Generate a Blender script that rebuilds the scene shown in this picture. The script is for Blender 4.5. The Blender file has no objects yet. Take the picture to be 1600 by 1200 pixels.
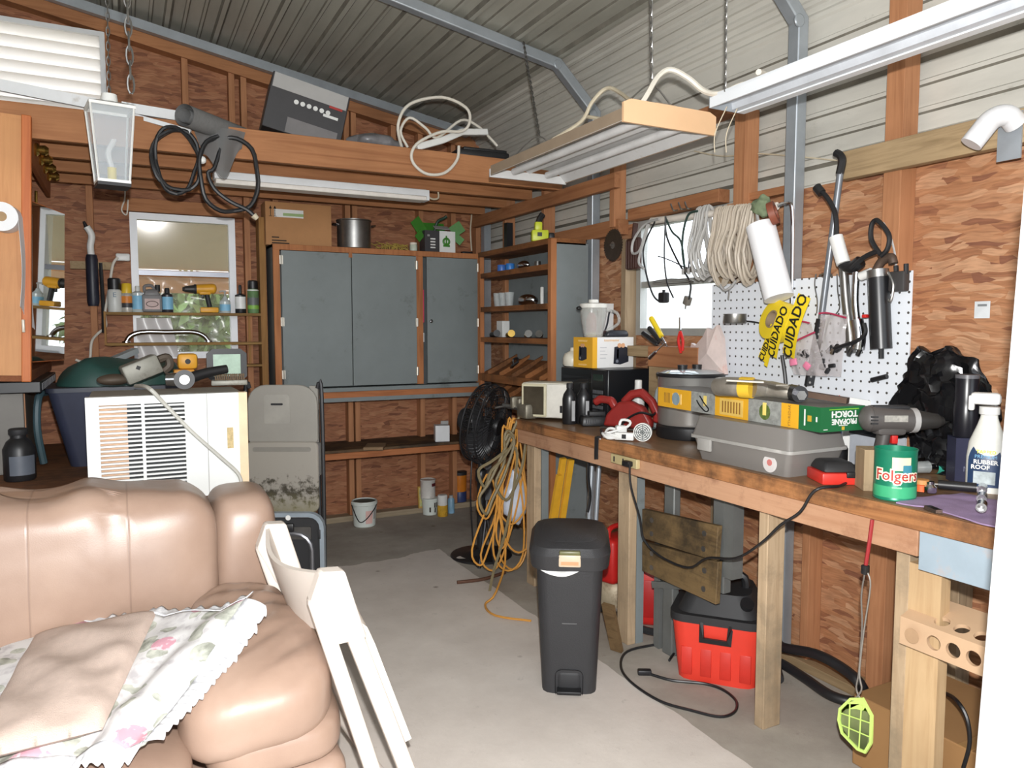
import bpy, bmesh, math, random
from mathutils import Vector, Matrix, Euler, noise
random.seed(7)
PI = math.pi
SC = bpy.context.scene
COL = SC.collection
# ---------------------------------------------------------------- camera model (metres, X along back wall, Y into the shed, Z up)
FPX, CAMH, YAW, PITCH = 1168.0, 1.5, math.radians(27.5), math.atan(87 / 1168)
FW = Vector((math.sin(YAW) * math.cos(PITCH), math.cos(YAW) * math.cos(PITCH), -math.sin(PITCH)))
RT = Vector((math.cos(YAW), -math.sin(YAW), 0))
UP = RT.cross(FW)
EYE = Vector((0, 0, CAMH))

def V(*a): return Vector(a)
def ray(u, v): return FW + RT * ((u - 800) / FPX) - UP * ((v - 600) / FPX)
def oz(u, v, z=0.0):
    d = ray(u, v); return EYE + d * ((z - CAMH) / d.z)
def ox(u, v, x):
    d = ray(u, v); return EYE + d * (x / d.x)
def oy(u, v, y):
    d = ray(u, v); return EYE + d * (y / d.y)
def od(u, v, d): return EYE + ray(u, v) * d
def mpp(p): return (Vector(p) - EYE).dot(FW) / FPX

# ---------------------------------------------------------------- materials
MATS = {}
def nodes(name):
    m = bpy.data.materials.new(name); m.use_nodes = True
    nt = m.node_tree; b = nt.nodes['Principled BSDF']
    return m, nt, b
def nn(nt, t, **kw):
    n = nt.nodes.new(t)
    for k, v in kw.items():
        if k.startswith('i_'):
            n.inputs[k[2:].replace('_', ' ')].default_value = v
        else: setattr(n, k, v)
    return n
def srgb(c):
    return tuple((x / 12.92 if x <= .04045 else ((x + .055) / 1.055) ** 2.4) for x in [v / 255 for v in c]) + (1,)
def coords(nt, scale=(1, 1, 1), rot=(0, 0, 0), kind='Object'):
    tc = nn(nt, 'ShaderNodeTexCoord'); mp = nn(nt, 'ShaderNodeMapping')
    mp.inputs['Scale'].default_value = scale; mp.inputs['Rotation'].default_value = rot
    nt.links.new(tc.outputs[kind], mp.inputs['Vector']); return mp.outputs['Vector']
def ramp(nt, fac, stops):
    r = nn(nt, 'ShaderNodeValToRGB'); e = r.color_ramp.elements
    while len(e) < len(stops): e.new(.5)
    for i, (p, c) in enumerate(stops):
        e[i].position = p; e[i].color = c
    nt.links.new(fac, r.inputs['Fac']); return r.outputs['Color']
def mixc(nt, fac, a, b, mode='MIX'):
    m = nn(nt, 'ShaderNodeMix', data_type='RGBA', blend_type=mode)
    for s, i in ((fac, 0), (a, 6), (b, 7)):
        if hasattr(s, 'links'): nt.links.new(s, m.inputs[i])
        else: m.inputs[i].default_value = s
    return m.outputs[2]
def math_(nt, op, a, b=0.0, c=0.0):
    m = nn(nt, 'ShaderNodeMath', operation=op)
    for i, s in enumerate((a, b, c)):
        if hasattr(s, 'links'): nt.links.new(s, m.inputs[i])
        else: m.inputs[i].default_value = s
    return m.outputs[0]
def bump(nt, b, h, strength=.2, dist=.01):
    n = nn(nt, 'ShaderNodeBump'); n.inputs['Strength'].default_value = strength; n.inputs['Distance'].default_value = dist
    nt.links.new(h, n.inputs['Height']); nt.links.new(n.outputs[0], b.inputs['Normal'])

def M(name, col, rough=.55, metal=0.0, var=.12, scale=8, dirt=None, dirt_at=.6, bmp=0.0, bscale=60, spec=.5, coat=0.0):
    """plain painted / plastic / metal surface with a little wear"""
    if name in MATS: return MATS[name]
    m, nt, b = nodes(name)
    c = srgb(col); b.inputs['Roughness'].default_value = rough; b.inputs['Metallic'].default_value = metal
    b.inputs['Specular IOR Level'].default_value = spec; b.inputs['Coat Weight'].default_value = coat
    v = coords(nt)
    n = nn(nt, 'ShaderNodeTexNoise', i_Scale=scale, i_Detail=6.0, i_Roughness=.65); nt.links.new(v, n.inputs['Vector'])
    lo = tuple(x * (1 - var) for x in c[:3]) + (1,); hi = tuple(min(1, x * (1 + var)) for x in c[:3]) + (1,)
    col_ = ramp(nt, n.outputs['Fac'], [(.3, lo), (.7, hi)])
    if dirt:
        n2 = nn(nt, 'ShaderNodeTexNoise', i_Scale=scale * .6 + 2, i_Detail=9.0, i_Roughness=.72); nt.links.new(v, n2.inputs['Vector'])
        f = ramp(nt, n2.outputs['Fac'], [(dirt_at - .06, (0, 0, 0, 1)), (dirt_at + .12, (.8, .8, .8, 1))])
        col_ = mixc(nt, f, col_, srgb(dirt))
    nt.links.new(col_, b.inputs['Base Color'])
    if bmp:
        n3 = nn(nt, 'ShaderNodeTexNoise', i_Scale=bscale, i_Detail=4.0); nt.links.new(v, n3.inputs['Vector'])
        bump(nt, b, n3.outputs['Fac'], bmp, .004)
    MATS[name] = m; return m

def wood(name, c1, c2, axis='X', rough=.7, grain=1.0, stain=None, stain_at=.6, knots=True):
    """sawn lumber with grain along one local axis"""
    if name in MATS: return MATS[name]
    m, nt, b = nodes(name); b.inputs['Roughness'].default_value = rough; b.inputs['Specular IOR Level'].default_value = .3
    s = {'X': (1.2, 22, 22), 'Y': (22, 1.2, 22), 'Z': (22, 22, 1.2)}[axis]
    v = coords(nt, tuple(x * grain for x in s))
    w = nn(nt, 'ShaderNodeTexNoise', i_Scale=1.0, i_Detail=5.0, i_Roughness=.6, i_Distortion=.8); nt.links.new(v, w.inputs['Vector'])
    col_ = ramp(nt, w.outputs['Fac'], [(.3, srgb(c2)), (.5, srgb(c1)), (.72, tuple(x * .8 + y * .2 for x, y in zip(srgb(c2), srgb(c1))))])
    v2 = coords(nt)
    n2 = nn(nt, 'ShaderNodeTexNoise', i_Scale=1.7, i_Detail=6.0); nt.links.new(v2, n2.inputs['Vector'])
    col_ = mixc(nt, ramp(nt, n2.outputs['Fac'], [(.4, (0, 0, 0, 1)), (.75, (.55, .55, .55, 1))]), col_, srgb(tuple(int(x * .72) for x in c2)))
    if knots:
        ks = {'X': (1.6, 5, 5), 'Y': (5, 1.6, 5), 'Z': (5, 5, 1.6)}[axis]
        vo = nn(nt, 'ShaderNodeTexVoronoi', i_Scale=1.0, i_Randomness=1.0); nt.links.new(coords(nt, ks), vo.inputs['Vector'])
        col_ = mixc(nt, ramp(nt, vo.outputs['Distance'], [(.03, (.85, .85, .85, 1)), (.11, (0, 0, 0, 1))]), col_, srgb((70, 36, 20)))
    if stain:
        n3 = nn(nt, 'ShaderNodeTexNoise', i_Scale=3.5, i_Detail=9.0, i_Roughness=.7); nt.links.new(v2, n3.inputs['Vector'])
        col_ = mixc(nt, ramp(nt, n3.outputs['Fac'], [(stain_at - .08, (0, 0, 0, 1)), (stain_at + .1, (.85, .85, .85, 1))]), col_, srgb(stain))
    nt.links.new(col_, b.inputs['Base Color'])
    bump(nt, b, w.outputs['Fac'], .15, .003)
    MATS[name] = m; return m

def osb(name, plane, cols, size=1.0):
    """strand board: long chips of several browns lying in three directions"""
    m, nt, b = nodes(name); b.inputs['Roughness'].default_value = .65; b.inputs['Specular IOR Level'].default_value = .35
    tc = nn(nt, 'ShaderNodeTexCoord')
    sep = nn(nt, 'ShaderNodeSeparateXYZ'); nt.links.new(tc.outputs['Object'], sep.inputs[0])
    cb = nn(nt, 'ShaderNodeCombineXYZ')
    nt.links.new(sep.outputs['Y' if plane == 'YZ' else 'X'], cb.inputs[0]); nt.links.new(sep.outputs['Z'], cb.inputs[1])
    warp = nn(nt, 'ShaderNodeTexNoise', i_Scale=3.0, i_Detail=3.0); nt.links.new(cb.outputs[0], warp.inputs['Vector'])
    wv = nn(nt, 'ShaderNodeVectorMath', operation='MULTIPLY_ADD'); nt.links.new(warp.outputs['Color'], wv.inputs[0])
    wv.inputs[1].default_value = (.10, .10, 0); nt.links.new(cb.outputs[0], wv.inputs[2])
    layers = []
    for k, (ang, sx, sy) in enumerate(((.05, 7, 34), (.75, 8, 30), (-.6, 9, 38))):
        mp = nn(nt, 'ShaderNodeMapping'); mp.inputs['Rotation'].default_value = (0, 0, ang)
        mp.inputs['Scale'].default_value = (sx / size, sy / size, 1); mp.inputs['Location'].default_value = (k * 3.3, k * 1.7, k)
        nt.links.new(wv.outputs[0], mp.inputs['Vector'])
        vo = nn(nt, 'ShaderNodeTexVoronoi', i_Scale=1.0, voronoi_dimensions='2D'); nt.links.new(mp.outputs[0], vo.inputs['Vector'])
        sx_ = nn(nt, 'ShaderNodeSeparateColor'); nt.links.new(vo.outputs['Color'], sx_.inputs[0])
        layers.append((sx_.outputs[0], sx_.outputs[1], vo.outputs['Distance']))
    val = layers[0][0]
    for k in (1, 2):
        g = math_(nt, 'GREATER_THAN', layers[k][1], .56)
        mx = nn(nt, 'ShaderNodeMix', data_type='FLOAT'); nt.links.new(g, mx.inputs[0])
        nt.links.new(val, mx.inputs[2]); nt.links.new(layers[k][0], mx.inputs[3]); val = mx.outputs[0]
    c = [srgb(x) for x in cols]
    col_ = ramp(nt, val, [(0.0, c[0]), (.12, c[1]), (.35, c[2]), (.6, c[3]), (.85, c[4]), (1, c[2])])
    fn = nn(nt, 'ShaderNodeTexNoise', i_Scale=1.0, i_Detail=4.0)
    mp = nn(nt, 'ShaderNodeMapping'); mp.inputs['Scale'].default_value = (14, 130, 1); nt.links.new(wv.outputs[0], mp.inputs['Vector'])
    nt.links.new(mp.outputs[0], fn.inputs['Vector'])
    col_ = mixc(nt, .62, col_, ramp(nt, fn.outputs['Fac'], [(.32, (.50, .48, .46, 1)), (.62, (1, 1, 1, 1))]), 'MULTIPLY')
    ln = nn(nt, 'ShaderNodeTexNoise', i_Scale=1.3, i_Detail=3.0); nt.links.new(cb.outputs[0], ln.inputs['Vector'])
    col_ = mixc(nt, .7, col_, ramp(nt, ln.outputs['Fac'], [(.3, (.72, .70, .70, 1)), (.65, (1, 1, 1, 1))]), 'MULTIPLY')
    nt.links.new(col_, b.inputs['Base Color']); bump(nt, b, val, .12, .003)
    MATS[name] = m; return m

def glass(name, tint=(255, 255, 255), rough=.05, alpha=.25, spec=.6):
    """clear or cloudy pane: transparent with a coloured, glossy film"""
    if name in MATS: return MATS[name]
    m, nt, b = nodes(name)
    b.inputs['Base Color'].default_value = srgb(tint); b.inputs['Roughness'].default_value = rough
    b.inputs['Alpha'].default_value = alpha; b.inputs['Specular IOR Level'].default_value = spec
    MATS[name] = m; return m

def emit(name, col, s):
    m, nt, b = nodes(name); b.inputs['Emission Color'].default_value = srgb(col); b.inputs['Emission Strength'].default_value = s
    b.inputs['Base Color'].default_value = srgb(col); return m

# ---------------------------------------------------------------- mesh building
def frame(axis, up=None):
    """rotation whose local Z is axis"""
    z = Vector(axis).normalized()
    a = Vector(up) if up is not None else (V(0, 0, 1) if abs(z.z) < .95 else V(1, 0, 0))
    x = a.cross(z).normalized(); y = z.cross(x)
    return Matrix((x, y, z)).transposed()
def rotm(r):
    if r is None: return Matrix.Identity(3)
    if isinstance(r, Matrix): return r.to_3x3()
    if isinstance(r, (int, float)): return Matrix.Rotation(r, 3, 'Z')
    return Euler(r).to_matrix()
def smooth_path(pts, k=6, closed=False):
    P = [Vector(p) for p in pts]; n = len(P); out = []
    if n < 3: return P
    rng = range(n) if closed else range(n - 1)
    for i in rng:
        p0 = P[(i - 1) % n] if closed or i > 0 else P[0]
        p1 = P[i]; p2 = P[(i + 1) % n]
        p3 = P[(i + 2) % n] if closed or i + 2 < n else P[-1]
        for j in range(k):
            t = j / k
            out.append(.5 * ((2 * p1) + (p2 - p0) * t + (2 * p0 - 5 * p1 + 4 * p2 - p3) * t * t + (3 * p1 - p0 - 3 * p2 + p3) * t ** 3))
    if not closed: out.append(P[-1])
    return out

class MB:
    def __init__(s): s.bm = bmesh.new(); s.mi = 0
    def face(s, vs):
        try:
            f = s.bm.faces.new(vs); f.material_index = s.mi; return f
        except ValueError: return None
    def box(s, c, size, rot=None, taper=None):
        R = rotm(rot); c = Vector(c); h = [x / 2 for x in size]; vs = []
        for z in (-1, 1):
            t = taper if (taper and z > 0) else 1
            t = (t, t) if isinstance(t, (int, float)) else t
            for x, y in ((-1, -1), (1, -1), (1, 1), (-1, 1)):
                vs.append(s.bm.verts.new(c + R @ V(x * h[0] * t[0], y * h[1] * t[1], z * h[2])))
        for f in ((3, 2, 1, 0), (4, 5, 6, 7), (0, 1, 5, 4), (1, 2, 6, 5), (2, 3, 7, 6), (3, 0, 4, 7)):
            s.face([vs[i] for i in f])
        return s
    def bx(s, x0, x1, y0, y1, z0, z1):
        return s.box(((x0 + x1) / 2, (y0 + y1) / 2, (z0 + z1) / 2), (x1 - x0, y1 - y0, z1 - z0))
    def rbox(s, c, size, rad, rot=None, seg=2, taper=None):
        t = MB(); t.box((0, 0, 0), size, None, taper)
        bmesh.ops.bevel(t.bm, geom=t.bm.edges[:], offset=rad, segments=seg, affect='EDGES', profile=.5)
        return s.add(t, rotm(rot), Vector(c))
    def add(s, t, R=None, c=None):
        R = R or Matrix.Identity(3); c = c or V(0, 0, 0); mp = {}
        for v in t.bm.verts: mp[v] = s.bm.verts.new(c + R @ v.co)
        for f in t.bm.faces:
            g = s.face([mp[v] for v in f.verts])
            if g: g.material_index = max(f.material_index, s.mi)
        t.bm.free(); return s
    def rings(s, rings, cap0=True, cap1=True, closed=False):
        R = [[s.bm.verts.new(p) for p in r] for r in rings]; n = len(R[0])
        for a, b in zip(R, R[1:] + (R[:1] if closed else [])):
            for i in range(n): s.face([a[i], a[(i + 1) % n], b[(i + 1) % n], b[i]])
        if not closed:
            if cap0: s.face(R[0][::-1])
            if cap1: s.face(R[-1])
        return s
    def cyl(s, p0, p1, r0, r1=None, n=16, caps=True):
        r1 = r0 if r1 is None else r1; p0, p1 = Vector(p0), Vector(p1); F = frame(p1 - p0)
        rg = [[p + F @ V(math.cos(2 * PI * i / n) * r, math.sin(2 * PI * i / n) * r, 0) for i in range(n)] for p, r in ((p0, r0), (p1, r1))]
        return s.rings(rg, caps, caps)
    def lathe(s, prof, c=(0, 0, 0), rot=None, n=24, sx=1.0, sy=1.0, capb=True, capt=True):
        """prof: (radius, height) pairs bottom to top"""
        R = rotm(rot); c = Vector(c)
        rg = [[c + R @ V(math.cos(2 * PI * i / n) * r * sx, math.sin(2 * PI * i / n) * r * sy, z) for i in range(n)] for r, z in [(max(r, 1e-4), z) for r, z in prof]]
        return s.rings(rg, capb, capt)
    def tube(s, pts, r, n=8, closed=False, k=5, caps=True, flat=1.0):
        P = smooth_path(pts, k, closed) if k > 1 else [Vector(p) for p in pts]
        m = len(P); rg = []; up = None
        for i, p in enumerate(P):
            a = P[(i - 1) % m] if (closed or i > 0) else p; b = P[(i + 1) % m] if (closed or i < m - 1) else p
            t = (b - a)
            if t.length < 1e-7: t = V(0, 0, 1)
            t.normalize()
            if up is None: up = V(0, 0, 1) if abs(t.z) < .9 else V(1, 0, 0)
            x = up.cross(t)
            if x.length < 1e-4: x = V(0, 1, 0).cross(t)
            x.normalize(); y = t.cross(x); up = y
            rr = r(i / max(1, m - 1)) if callable(r) else r
            rg.append([p + x * math.cos(2 * PI * j / n) * rr + y * math.sin(2 * PI * j / n) * rr * flat for j in range(n)])
        return s.rings(rg, caps, caps, closed)
    def bars(s, pts, r=None, w=.04, h=.04, closed=False, upv=(0, 0, 1)):
        """square bar through points with mitred corners"""
        P = [Vector(p) for p in pts]; m = len(P); rg = []
        for i, p in enumerate(P):
            a = P[(i - 1) % m] if (closed or i > 0) else None; b = P[(i + 1) % m] if (closed or i < m - 1) else None
            d1 = (p - a).normalized() if a is not None else (b - p).normalized(); d2 = (b - p).normalized() if b is not None else d1
            t = (d1 + d2).normalized(); x = Vector(upv).cross(t)
            if x.length < 1e-3: x = V(1, 0, 0).cross(t)
            x.normalize(); y = t.cross(x); k = 1 / max(.35, math.sqrt((1 + d1.dot(d2)) / 2))
            inpl = (d2 - d1); kx = k if inpl.length > 1e-4 and abs(inpl.normalized().dot(x)) > .5 else 1; ky = k if inpl.length > 1e-4 and abs(inpl.normalized().dot(y)) > .5 else 1
            rg.append([p + x * (sx * w / 2 * kx) + y * (sy * h / 2 * ky) for sx, sy in ((-1, -1), (1, -1), (1, 1), (-1, 1))])
        return s.rings(rg, True, True, closed)
    def prism(s, poly, d, c=(0, 0, 0), rot=None):
        """poly in local XZ, thickness d along local Y (0..d)"""
        R = rotm(rot); c = Vector(c)
        a = [s.bm.verts.new(c + R @ V(x, 0, z)) for x, z in poly]; b = [s.bm.verts.new(c + R @ V(x, d, z)) for x, z in poly]
        n = len(poly); s.face(a); s.face(b[::-1])
        for i in range(n): s.face([a[i], b[i], b[(i + 1) % n], a[(i + 1) % n]])
        return s
    def ell(s, c, r, rot=None, n=16, m=10, e=1.0, ez=1.0):
        """(super)ellipsoid"""
        R = rotm(rot); c = Vector(c); rg = []
        pw = lambda x, e: math.copysign(abs(x) ** e, x)
        for j in range(m + 1):
            ph = -PI / 2 + PI * j / m; cz, sz = pw(math.cos(ph), ez), pw(math.sin(ph), ez)
            cz = max(cz, 1e-3)
            rg.append([c + R @ V(r[0] * cz * pw(math.cos(2 * PI * i / n), e), r[1] * cz * pw(math.sin(2 * PI * i / n), e), r[2] * sz) for i in range(n)])
        return s.rings(rg)
    def sheet(s, fn, nu, nv, th=0.0):
        """fn(u,v)->point; th: thickness"""
        g = [[s.bm.verts.new(fn(i / nu, j / nv)) for j in range(nv + 1)] for i in range(nu + 1)]
        fs = []
        for i in range(nu):
            for j in range(nv): fs.append(s.face([g[i][j], g[i + 1][j], g[i + 1][j + 1], g[i][j + 1]]))
        if th:
            bmesh.ops.recalc_face_normals(s.bm, faces=[f for f in fs if f])
            bmesh.ops.solidify(s.bm, geom=[f for f in fs if f], thickness=th)
        return s
    def warp(s, fn):
        for v in s.bm.verts: v.co = fn(v.co)
        return s
    def mesh(s, name, mats, smooth, angle):
        bmesh.ops.recalc_face_normals(s.bm, faces=s.bm.faces[:])
        me = bpy.data.meshes.new(name)
        s.bm.to_mesh(me); s.bm.free()
        for m in (mats if isinstance(mats, (list, tuple)) else [mats]): me.materials.append(m)
        if smooth:
            for p in me.polygons: p.use_smooth = True
            me.set_sharp_from_angle(angle=angle)
        return me
    def build(s, name, mats, parent=None, at=None, rot=None, bevel=0.0, smooth=True, angle=.7, sub=0, label=None):
        """link as ONE mesh object; without parent or place the origin moves to the base centre"""
        if parent is None and at is None:
            xs = [v.co for v in s.bm.verts]
            at = V((min(p.x for p in xs) + max(p.x for p in xs)) / 2, (min(p.y for p in xs) + max(p.y for p in xs)) / 2, min(p.z for p in xs))
            for v in s.bm.verts: v.co -= at
        me = s.mesh(name, mats, smooth, angle)
        o = bpy.data.objects.new(name, me); COL.objects.link(o)
        if parent is not None: o.parent = parent
        if at is not None: o.location = at
        if rot is not None: o.rotation_euler = rot if not isinstance(rot, (int, float)) else (0, 0, rot)
        if bevel:
            b = o.modifiers.new('edges', 'BEVEL'); b.width = bevel; b.segments = 2; b.limit_method = 'ANGLE'; b.angle_limit = .6
        if sub:
            b = o.modifiers.new('round', 'SUBSURF'); b.levels = b.render_levels = sub
        if label: o['label'] = label
        return o

def tag(o, label, cat, group=None):
    o['label'] = label; o['category'] = cat
    if group: o['group'] = group
    return o
def struct(o): o['kind'] = 'structure'; return o
def thing(name, label, cat, at=(0, 0, 0), rot=0, group=None):
    o = bpy.data.objects.new(name, None); COL.objects.link(o); o.empty_display_size = .05
    o.location = at; o.rotation_euler = (0, 0, rot) if isinstance(rot, (int, float)) else (rot.to_euler() if isinstance(rot, Matrix) else rot)
    return tag(o, label, cat, group)
def kids(o): return [c for c in bpy.data.objects if c.parent == o]
def dup(root, at, rot, label=None):
    r = root.copy(); COL.objects.link(r); r.location = at
    r.rotation_euler = (0, 0, rot) if isinstance(rot, (int, float)) else rot
    if label: r['label'] = label
    for ch in kids(root):
        c = ch.copy(); COL.objects.link(c); c.parent = r
        for g in kids(ch):
            d = g.copy(); COL.objects.link(d); d.parent = c
    return r
def txt(body, size, mat, parent, at, rot, name='lettering', ext=.0004, bold=0.0, sx=1.0, space=1.0, shear=0.0):
    """lettering as a mesh, lying in local XY, centred"""
    cu = bpy.data.curves.new('lettering', 'FONT'); cu.body = body; cu.size = size; cu.extrude = ext; cu.offset = bold
    cu.align_x = 'CENTER'; cu.align_y = 'CENTER'; cu.resolution_u = 2; cu.space_character = space; cu.shear = shear
    o = bpy.data.objects.new('lettering', cu); COL.objects.link(o)
    me = bpy.data.meshes.new_from_object(o.evaluated_get(bpy.context.evaluated_depsgraph_get()))
    bpy.data.objects.remove(o); bpy.data.curves.remove(cu)
    me.materials.clear(); me.materials.append(mat)
    o = bpy.data.objects.new(name, me); COL.objects.link(o); o.parent = parent; o.location = at
    o.rotation_euler = rot if not isinstance(rot, Matrix) else rot.to_euler()
    o.scale = (sx, 1, 1)
    return o
FACE_MY = (PI / 2, 0, 0)              # lettering readable by someone looking along +Y
FACE_MX = (PI / 2, 0, -PI / 2)        # readable by someone looking along +X

def torus_pts(c, r, ax, n=16, ph=0, sx=1.0, sy=1.0):
    F = frame(ax); c = Vector(c)
    return [c + F @ V(math.cos(2 * PI * i / n + ph) * r * sx, math.sin(2 * PI * i / n + ph) * r * sy, 0) for i in range(n)]
# ================================================================ surfaces
GALV = M('galvanized', (158, 164, 170), .36, .35, .14, 5)
DKMET = M('dark_metal', (70, 70, 72), .4, .8)
CHROME = M('chrome', (205, 205, 208), .18, 1.0, .05)
STEEL = M('steel', (150, 148, 145), .35, .9, .15, 14)
BLACK = M('black_plastic', (30, 30, 32), .42, 0, .2)
MBLACK = M('black_matte', (38, 38, 40), .6, 0, .15)
WHITE = M('white_plastic', (225, 225, 222), .4, 0, .04)
WPAINT = M('white_paint', (222, 224, 226), .5, 0, .05, 9, (170, 160, 145), .68)
CREAM = M('cream_plastic', (226, 216, 200), .45, 0, .04)
GREYP = M('grey_paint', (122, 129, 130), .6, 0, .1, 3, (72, 72, 68), .62)
REDP = M('red_plastic', (200, 40, 36), .42, 0, .1)
CARD = M('cardboard', (176, 128, 84), .8, 0, .08, 5, (140, 100, 66), .66)
W_BEAM = wood('red_fir_x', (178, 124, 84), (148, 96, 62), 'X')
W_BEAMY = wood('red_fir_y', (176, 122, 84), (146, 94, 62), 'Y')
W_STUD = wood('fir_z', (184, 130, 92), (156, 104, 70), 'Z')
W_GREY = wood('weathered_z', (168, 146, 118), (128, 108, 84), 'Z')
W_GREYY = wood('weathered_y', (170, 146, 112), (134, 112, 82), 'Y')
OSB_R = osb('strand_board_side', 'YZ', [(140, 92, 70), (164, 112, 80), (184, 130, 92), (204, 158, 122), (180, 128, 92)], .82)
OSB_B = osb('strand_board_back', 'XZ', [(128, 80, 58), (154, 102, 72), (172, 116, 82), (186, 132, 96), (162, 106, 76)], .7)
def ribbed(name, col):
    m, nt, b = nodes(name); b.inputs['Roughness'].default_value = .5; b.inputs['Metallic'].default_value = .0
    n = nn(nt, 'ShaderNodeTexNoise', i_Scale=1.5, i_Detail=8.0, i_Roughness=.65); nt.links.new(coords(nt, (2.5, .5, 2.5)), n.inputs['Vector'])
    c = srgb(col)
    cc = ramp(nt, n.outputs['Fac'], [(.3, tuple(x * .72 for x in c[:3]) + (1,)), (.6, c)])
    n2 = nn(nt, 'ShaderNodeTexNoise', i_Scale=9.0, i_Detail=10.0, i_Roughness=.8); nt.links.new(coords(nt, (1, .6, 1)), n2.inputs['Vector'])
    cc = mixc(nt, ramp(nt, n2.outputs['Fac'], [(.60, (0, 0, 0, 1)), (.75, (.6, .6, .6, 1))]), cc, srgb((120, 116, 104)))
    nt.links.new(cc, b.inputs['Base Color']); return m
SHEET = ribbed('painted_steel_sheet', (206, 203, 194))
ROOFM = ribbed('galvalume_sheet', (178, 177, 166))
RIB_SHADE = M('rib_shade', (120, 116, 106), .7, 0, .3, 6)  # darker tone that paints shade lines along the sheet ribs

# ================================================================ floor
def concrete():
    m, nt, b = nodes('concrete'); b.inputs['Roughness'].default_value = .85; b.inputs['Specular IOR Level'].default_value = .25
    v = coords(nt)
    n = nn(nt, 'ShaderNodeTexNoise', i_Scale=2.2, i_Detail=9.0, i_Roughness=.65); nt.links.new(v, n.inputs['Vector'])
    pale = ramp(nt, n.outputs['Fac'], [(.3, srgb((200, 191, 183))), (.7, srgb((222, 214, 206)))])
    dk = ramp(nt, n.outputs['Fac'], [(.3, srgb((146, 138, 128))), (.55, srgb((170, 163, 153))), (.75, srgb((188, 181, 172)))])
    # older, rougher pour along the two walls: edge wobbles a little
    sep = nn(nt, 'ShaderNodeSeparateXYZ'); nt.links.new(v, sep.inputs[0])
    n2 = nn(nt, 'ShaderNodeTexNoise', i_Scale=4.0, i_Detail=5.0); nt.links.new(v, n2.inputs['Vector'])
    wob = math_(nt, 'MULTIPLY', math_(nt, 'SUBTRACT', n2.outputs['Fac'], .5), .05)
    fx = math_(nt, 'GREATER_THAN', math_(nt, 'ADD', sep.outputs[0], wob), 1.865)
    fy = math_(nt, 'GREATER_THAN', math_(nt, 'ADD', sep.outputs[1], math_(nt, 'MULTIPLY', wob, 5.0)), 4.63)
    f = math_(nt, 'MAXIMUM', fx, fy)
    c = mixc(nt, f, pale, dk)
    n3 = nn(nt, 'ShaderNodeTexNoise', i_Scale=14.0, i_Detail=9.0, i_Roughness=.75); nt.links.new(v, n3.inputs['Vector'])
    c = mixc(nt, ramp(nt, n3.outputs['Fac'], [(.6, (0, 0, 0, 1)), (.8, (.5, .5, .5, 1))]), c, srgb((96, 86, 74)))
    vo = nn(nt, 'ShaderNodeTexVoronoi', i_Scale=3.2); nt.links.new(v, vo.inputs['Vector'])
    c = mixc(nt, ramp(nt, vo.outputs['Distance'], [(.03, (.7, .7, .7, 1)), (.07, (0, 0, 0, 1))]), c, srgb((110, 96, 80)))
    nt.links.new(c, b.inputs['Base Color']); bump(nt, b, n3.outputs['Fac'], .25, .006); return m
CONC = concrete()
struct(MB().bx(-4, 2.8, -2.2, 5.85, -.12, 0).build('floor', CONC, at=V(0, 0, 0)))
GROUND = M('outside_ground', (150, 146, 128), .9, 0, .25, 3, (96, 110, 60), .5)
struct(MB().bx(-20, 30, -25, 25, -.3, -.13).build('ground', GROUND, at=V(0, 0, 0)))

# ================================================================ steel shell: wall, curved eave, roof - one rolled profile along Y
def profile():
    pts = [(2.76, 0.0)]; z = 0.0
    def rib(a, b, d, nrm):
        L = (b - a).length; out = []; n = int(L / .1); dirv = (b - a) / L
        for i in range(n):
            t = (i + .5) / n * L
            big = i % 3 == 0; h = -.024 if big else -.010; w = .024 if big else .012
            for q, k in ((-w, 0), (-w * .45, h), (w * .45, h), (w, 0)):
                out.append(a + dirv * (t + q) + nrm * k)
        return out
    a, b = V(2.76, 0, 0), V(2.76, 0, 2.80)
    P = [a] + rib(a, b, 0, V(1, 0, 0)) + [b]
    cx, cz, r = 2.40, 2.80, .36
    for i in range(1, 9):
        t = (PI / 2 - .178) * i / 8
        for dt, k in (((-.05, 0), (-.02, .010), (.02, .010), (.05, 0)) if i < 8 else ((0, 0),)): P.append(V(cx + (r - k) * math.cos(t + dt), 0, cz + (r - k) * math.sin(t + dt)))
    t = PI / 2 - .178; c = V(cx + r * math.cos(t), 0, cz + r * math.sin(t))
    ridge = V(-.9, 0, c.z + (c.x + .9) * .18)
    return P, c, ridge, rib
P_, EAVE, RIDGE, _rib = profile()
def shell(pts, mat, name, y0, y1):
    m = MB()
    a = [m.bm.verts.new(V(p.x, y0, p.z)) for p in pts]; b = [m.bm.verts.new(V(p.x, y1, p.z)) for p in pts]
    for i in range(len(pts) - 1):
        f = m.face([a[i], a[i + 1], b[i + 1], b[i]]); d = (pts[i + 1] - pts[i]).length
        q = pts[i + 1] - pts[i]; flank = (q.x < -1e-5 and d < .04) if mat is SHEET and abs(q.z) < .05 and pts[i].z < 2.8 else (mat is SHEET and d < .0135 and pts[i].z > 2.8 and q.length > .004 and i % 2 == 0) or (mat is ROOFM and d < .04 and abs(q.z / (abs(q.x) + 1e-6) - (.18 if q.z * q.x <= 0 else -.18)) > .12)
        if f and flank: f.material_index = 1      # rib shading painted in as a darker flank colour
    bmesh.ops.recalc_face_normals(m.bm, faces=m.bm.faces[:])
    bmesh.ops.solidify(m.bm, geom=m.bm.faces[:], thickness=.004)
    return struct(m.build(name, [mat, RIB_SHADE], at=V(0, 0, 0), angle=.35))
WY0, WY1, WZ0, WZ1 = 2.88, 3.60, 1.46, 2.12       # window opening in the right wall
low = [p for p in P_ if p.z <= WZ0 + 1e-6] + [V(2.76, 0, WZ0)]
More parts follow.
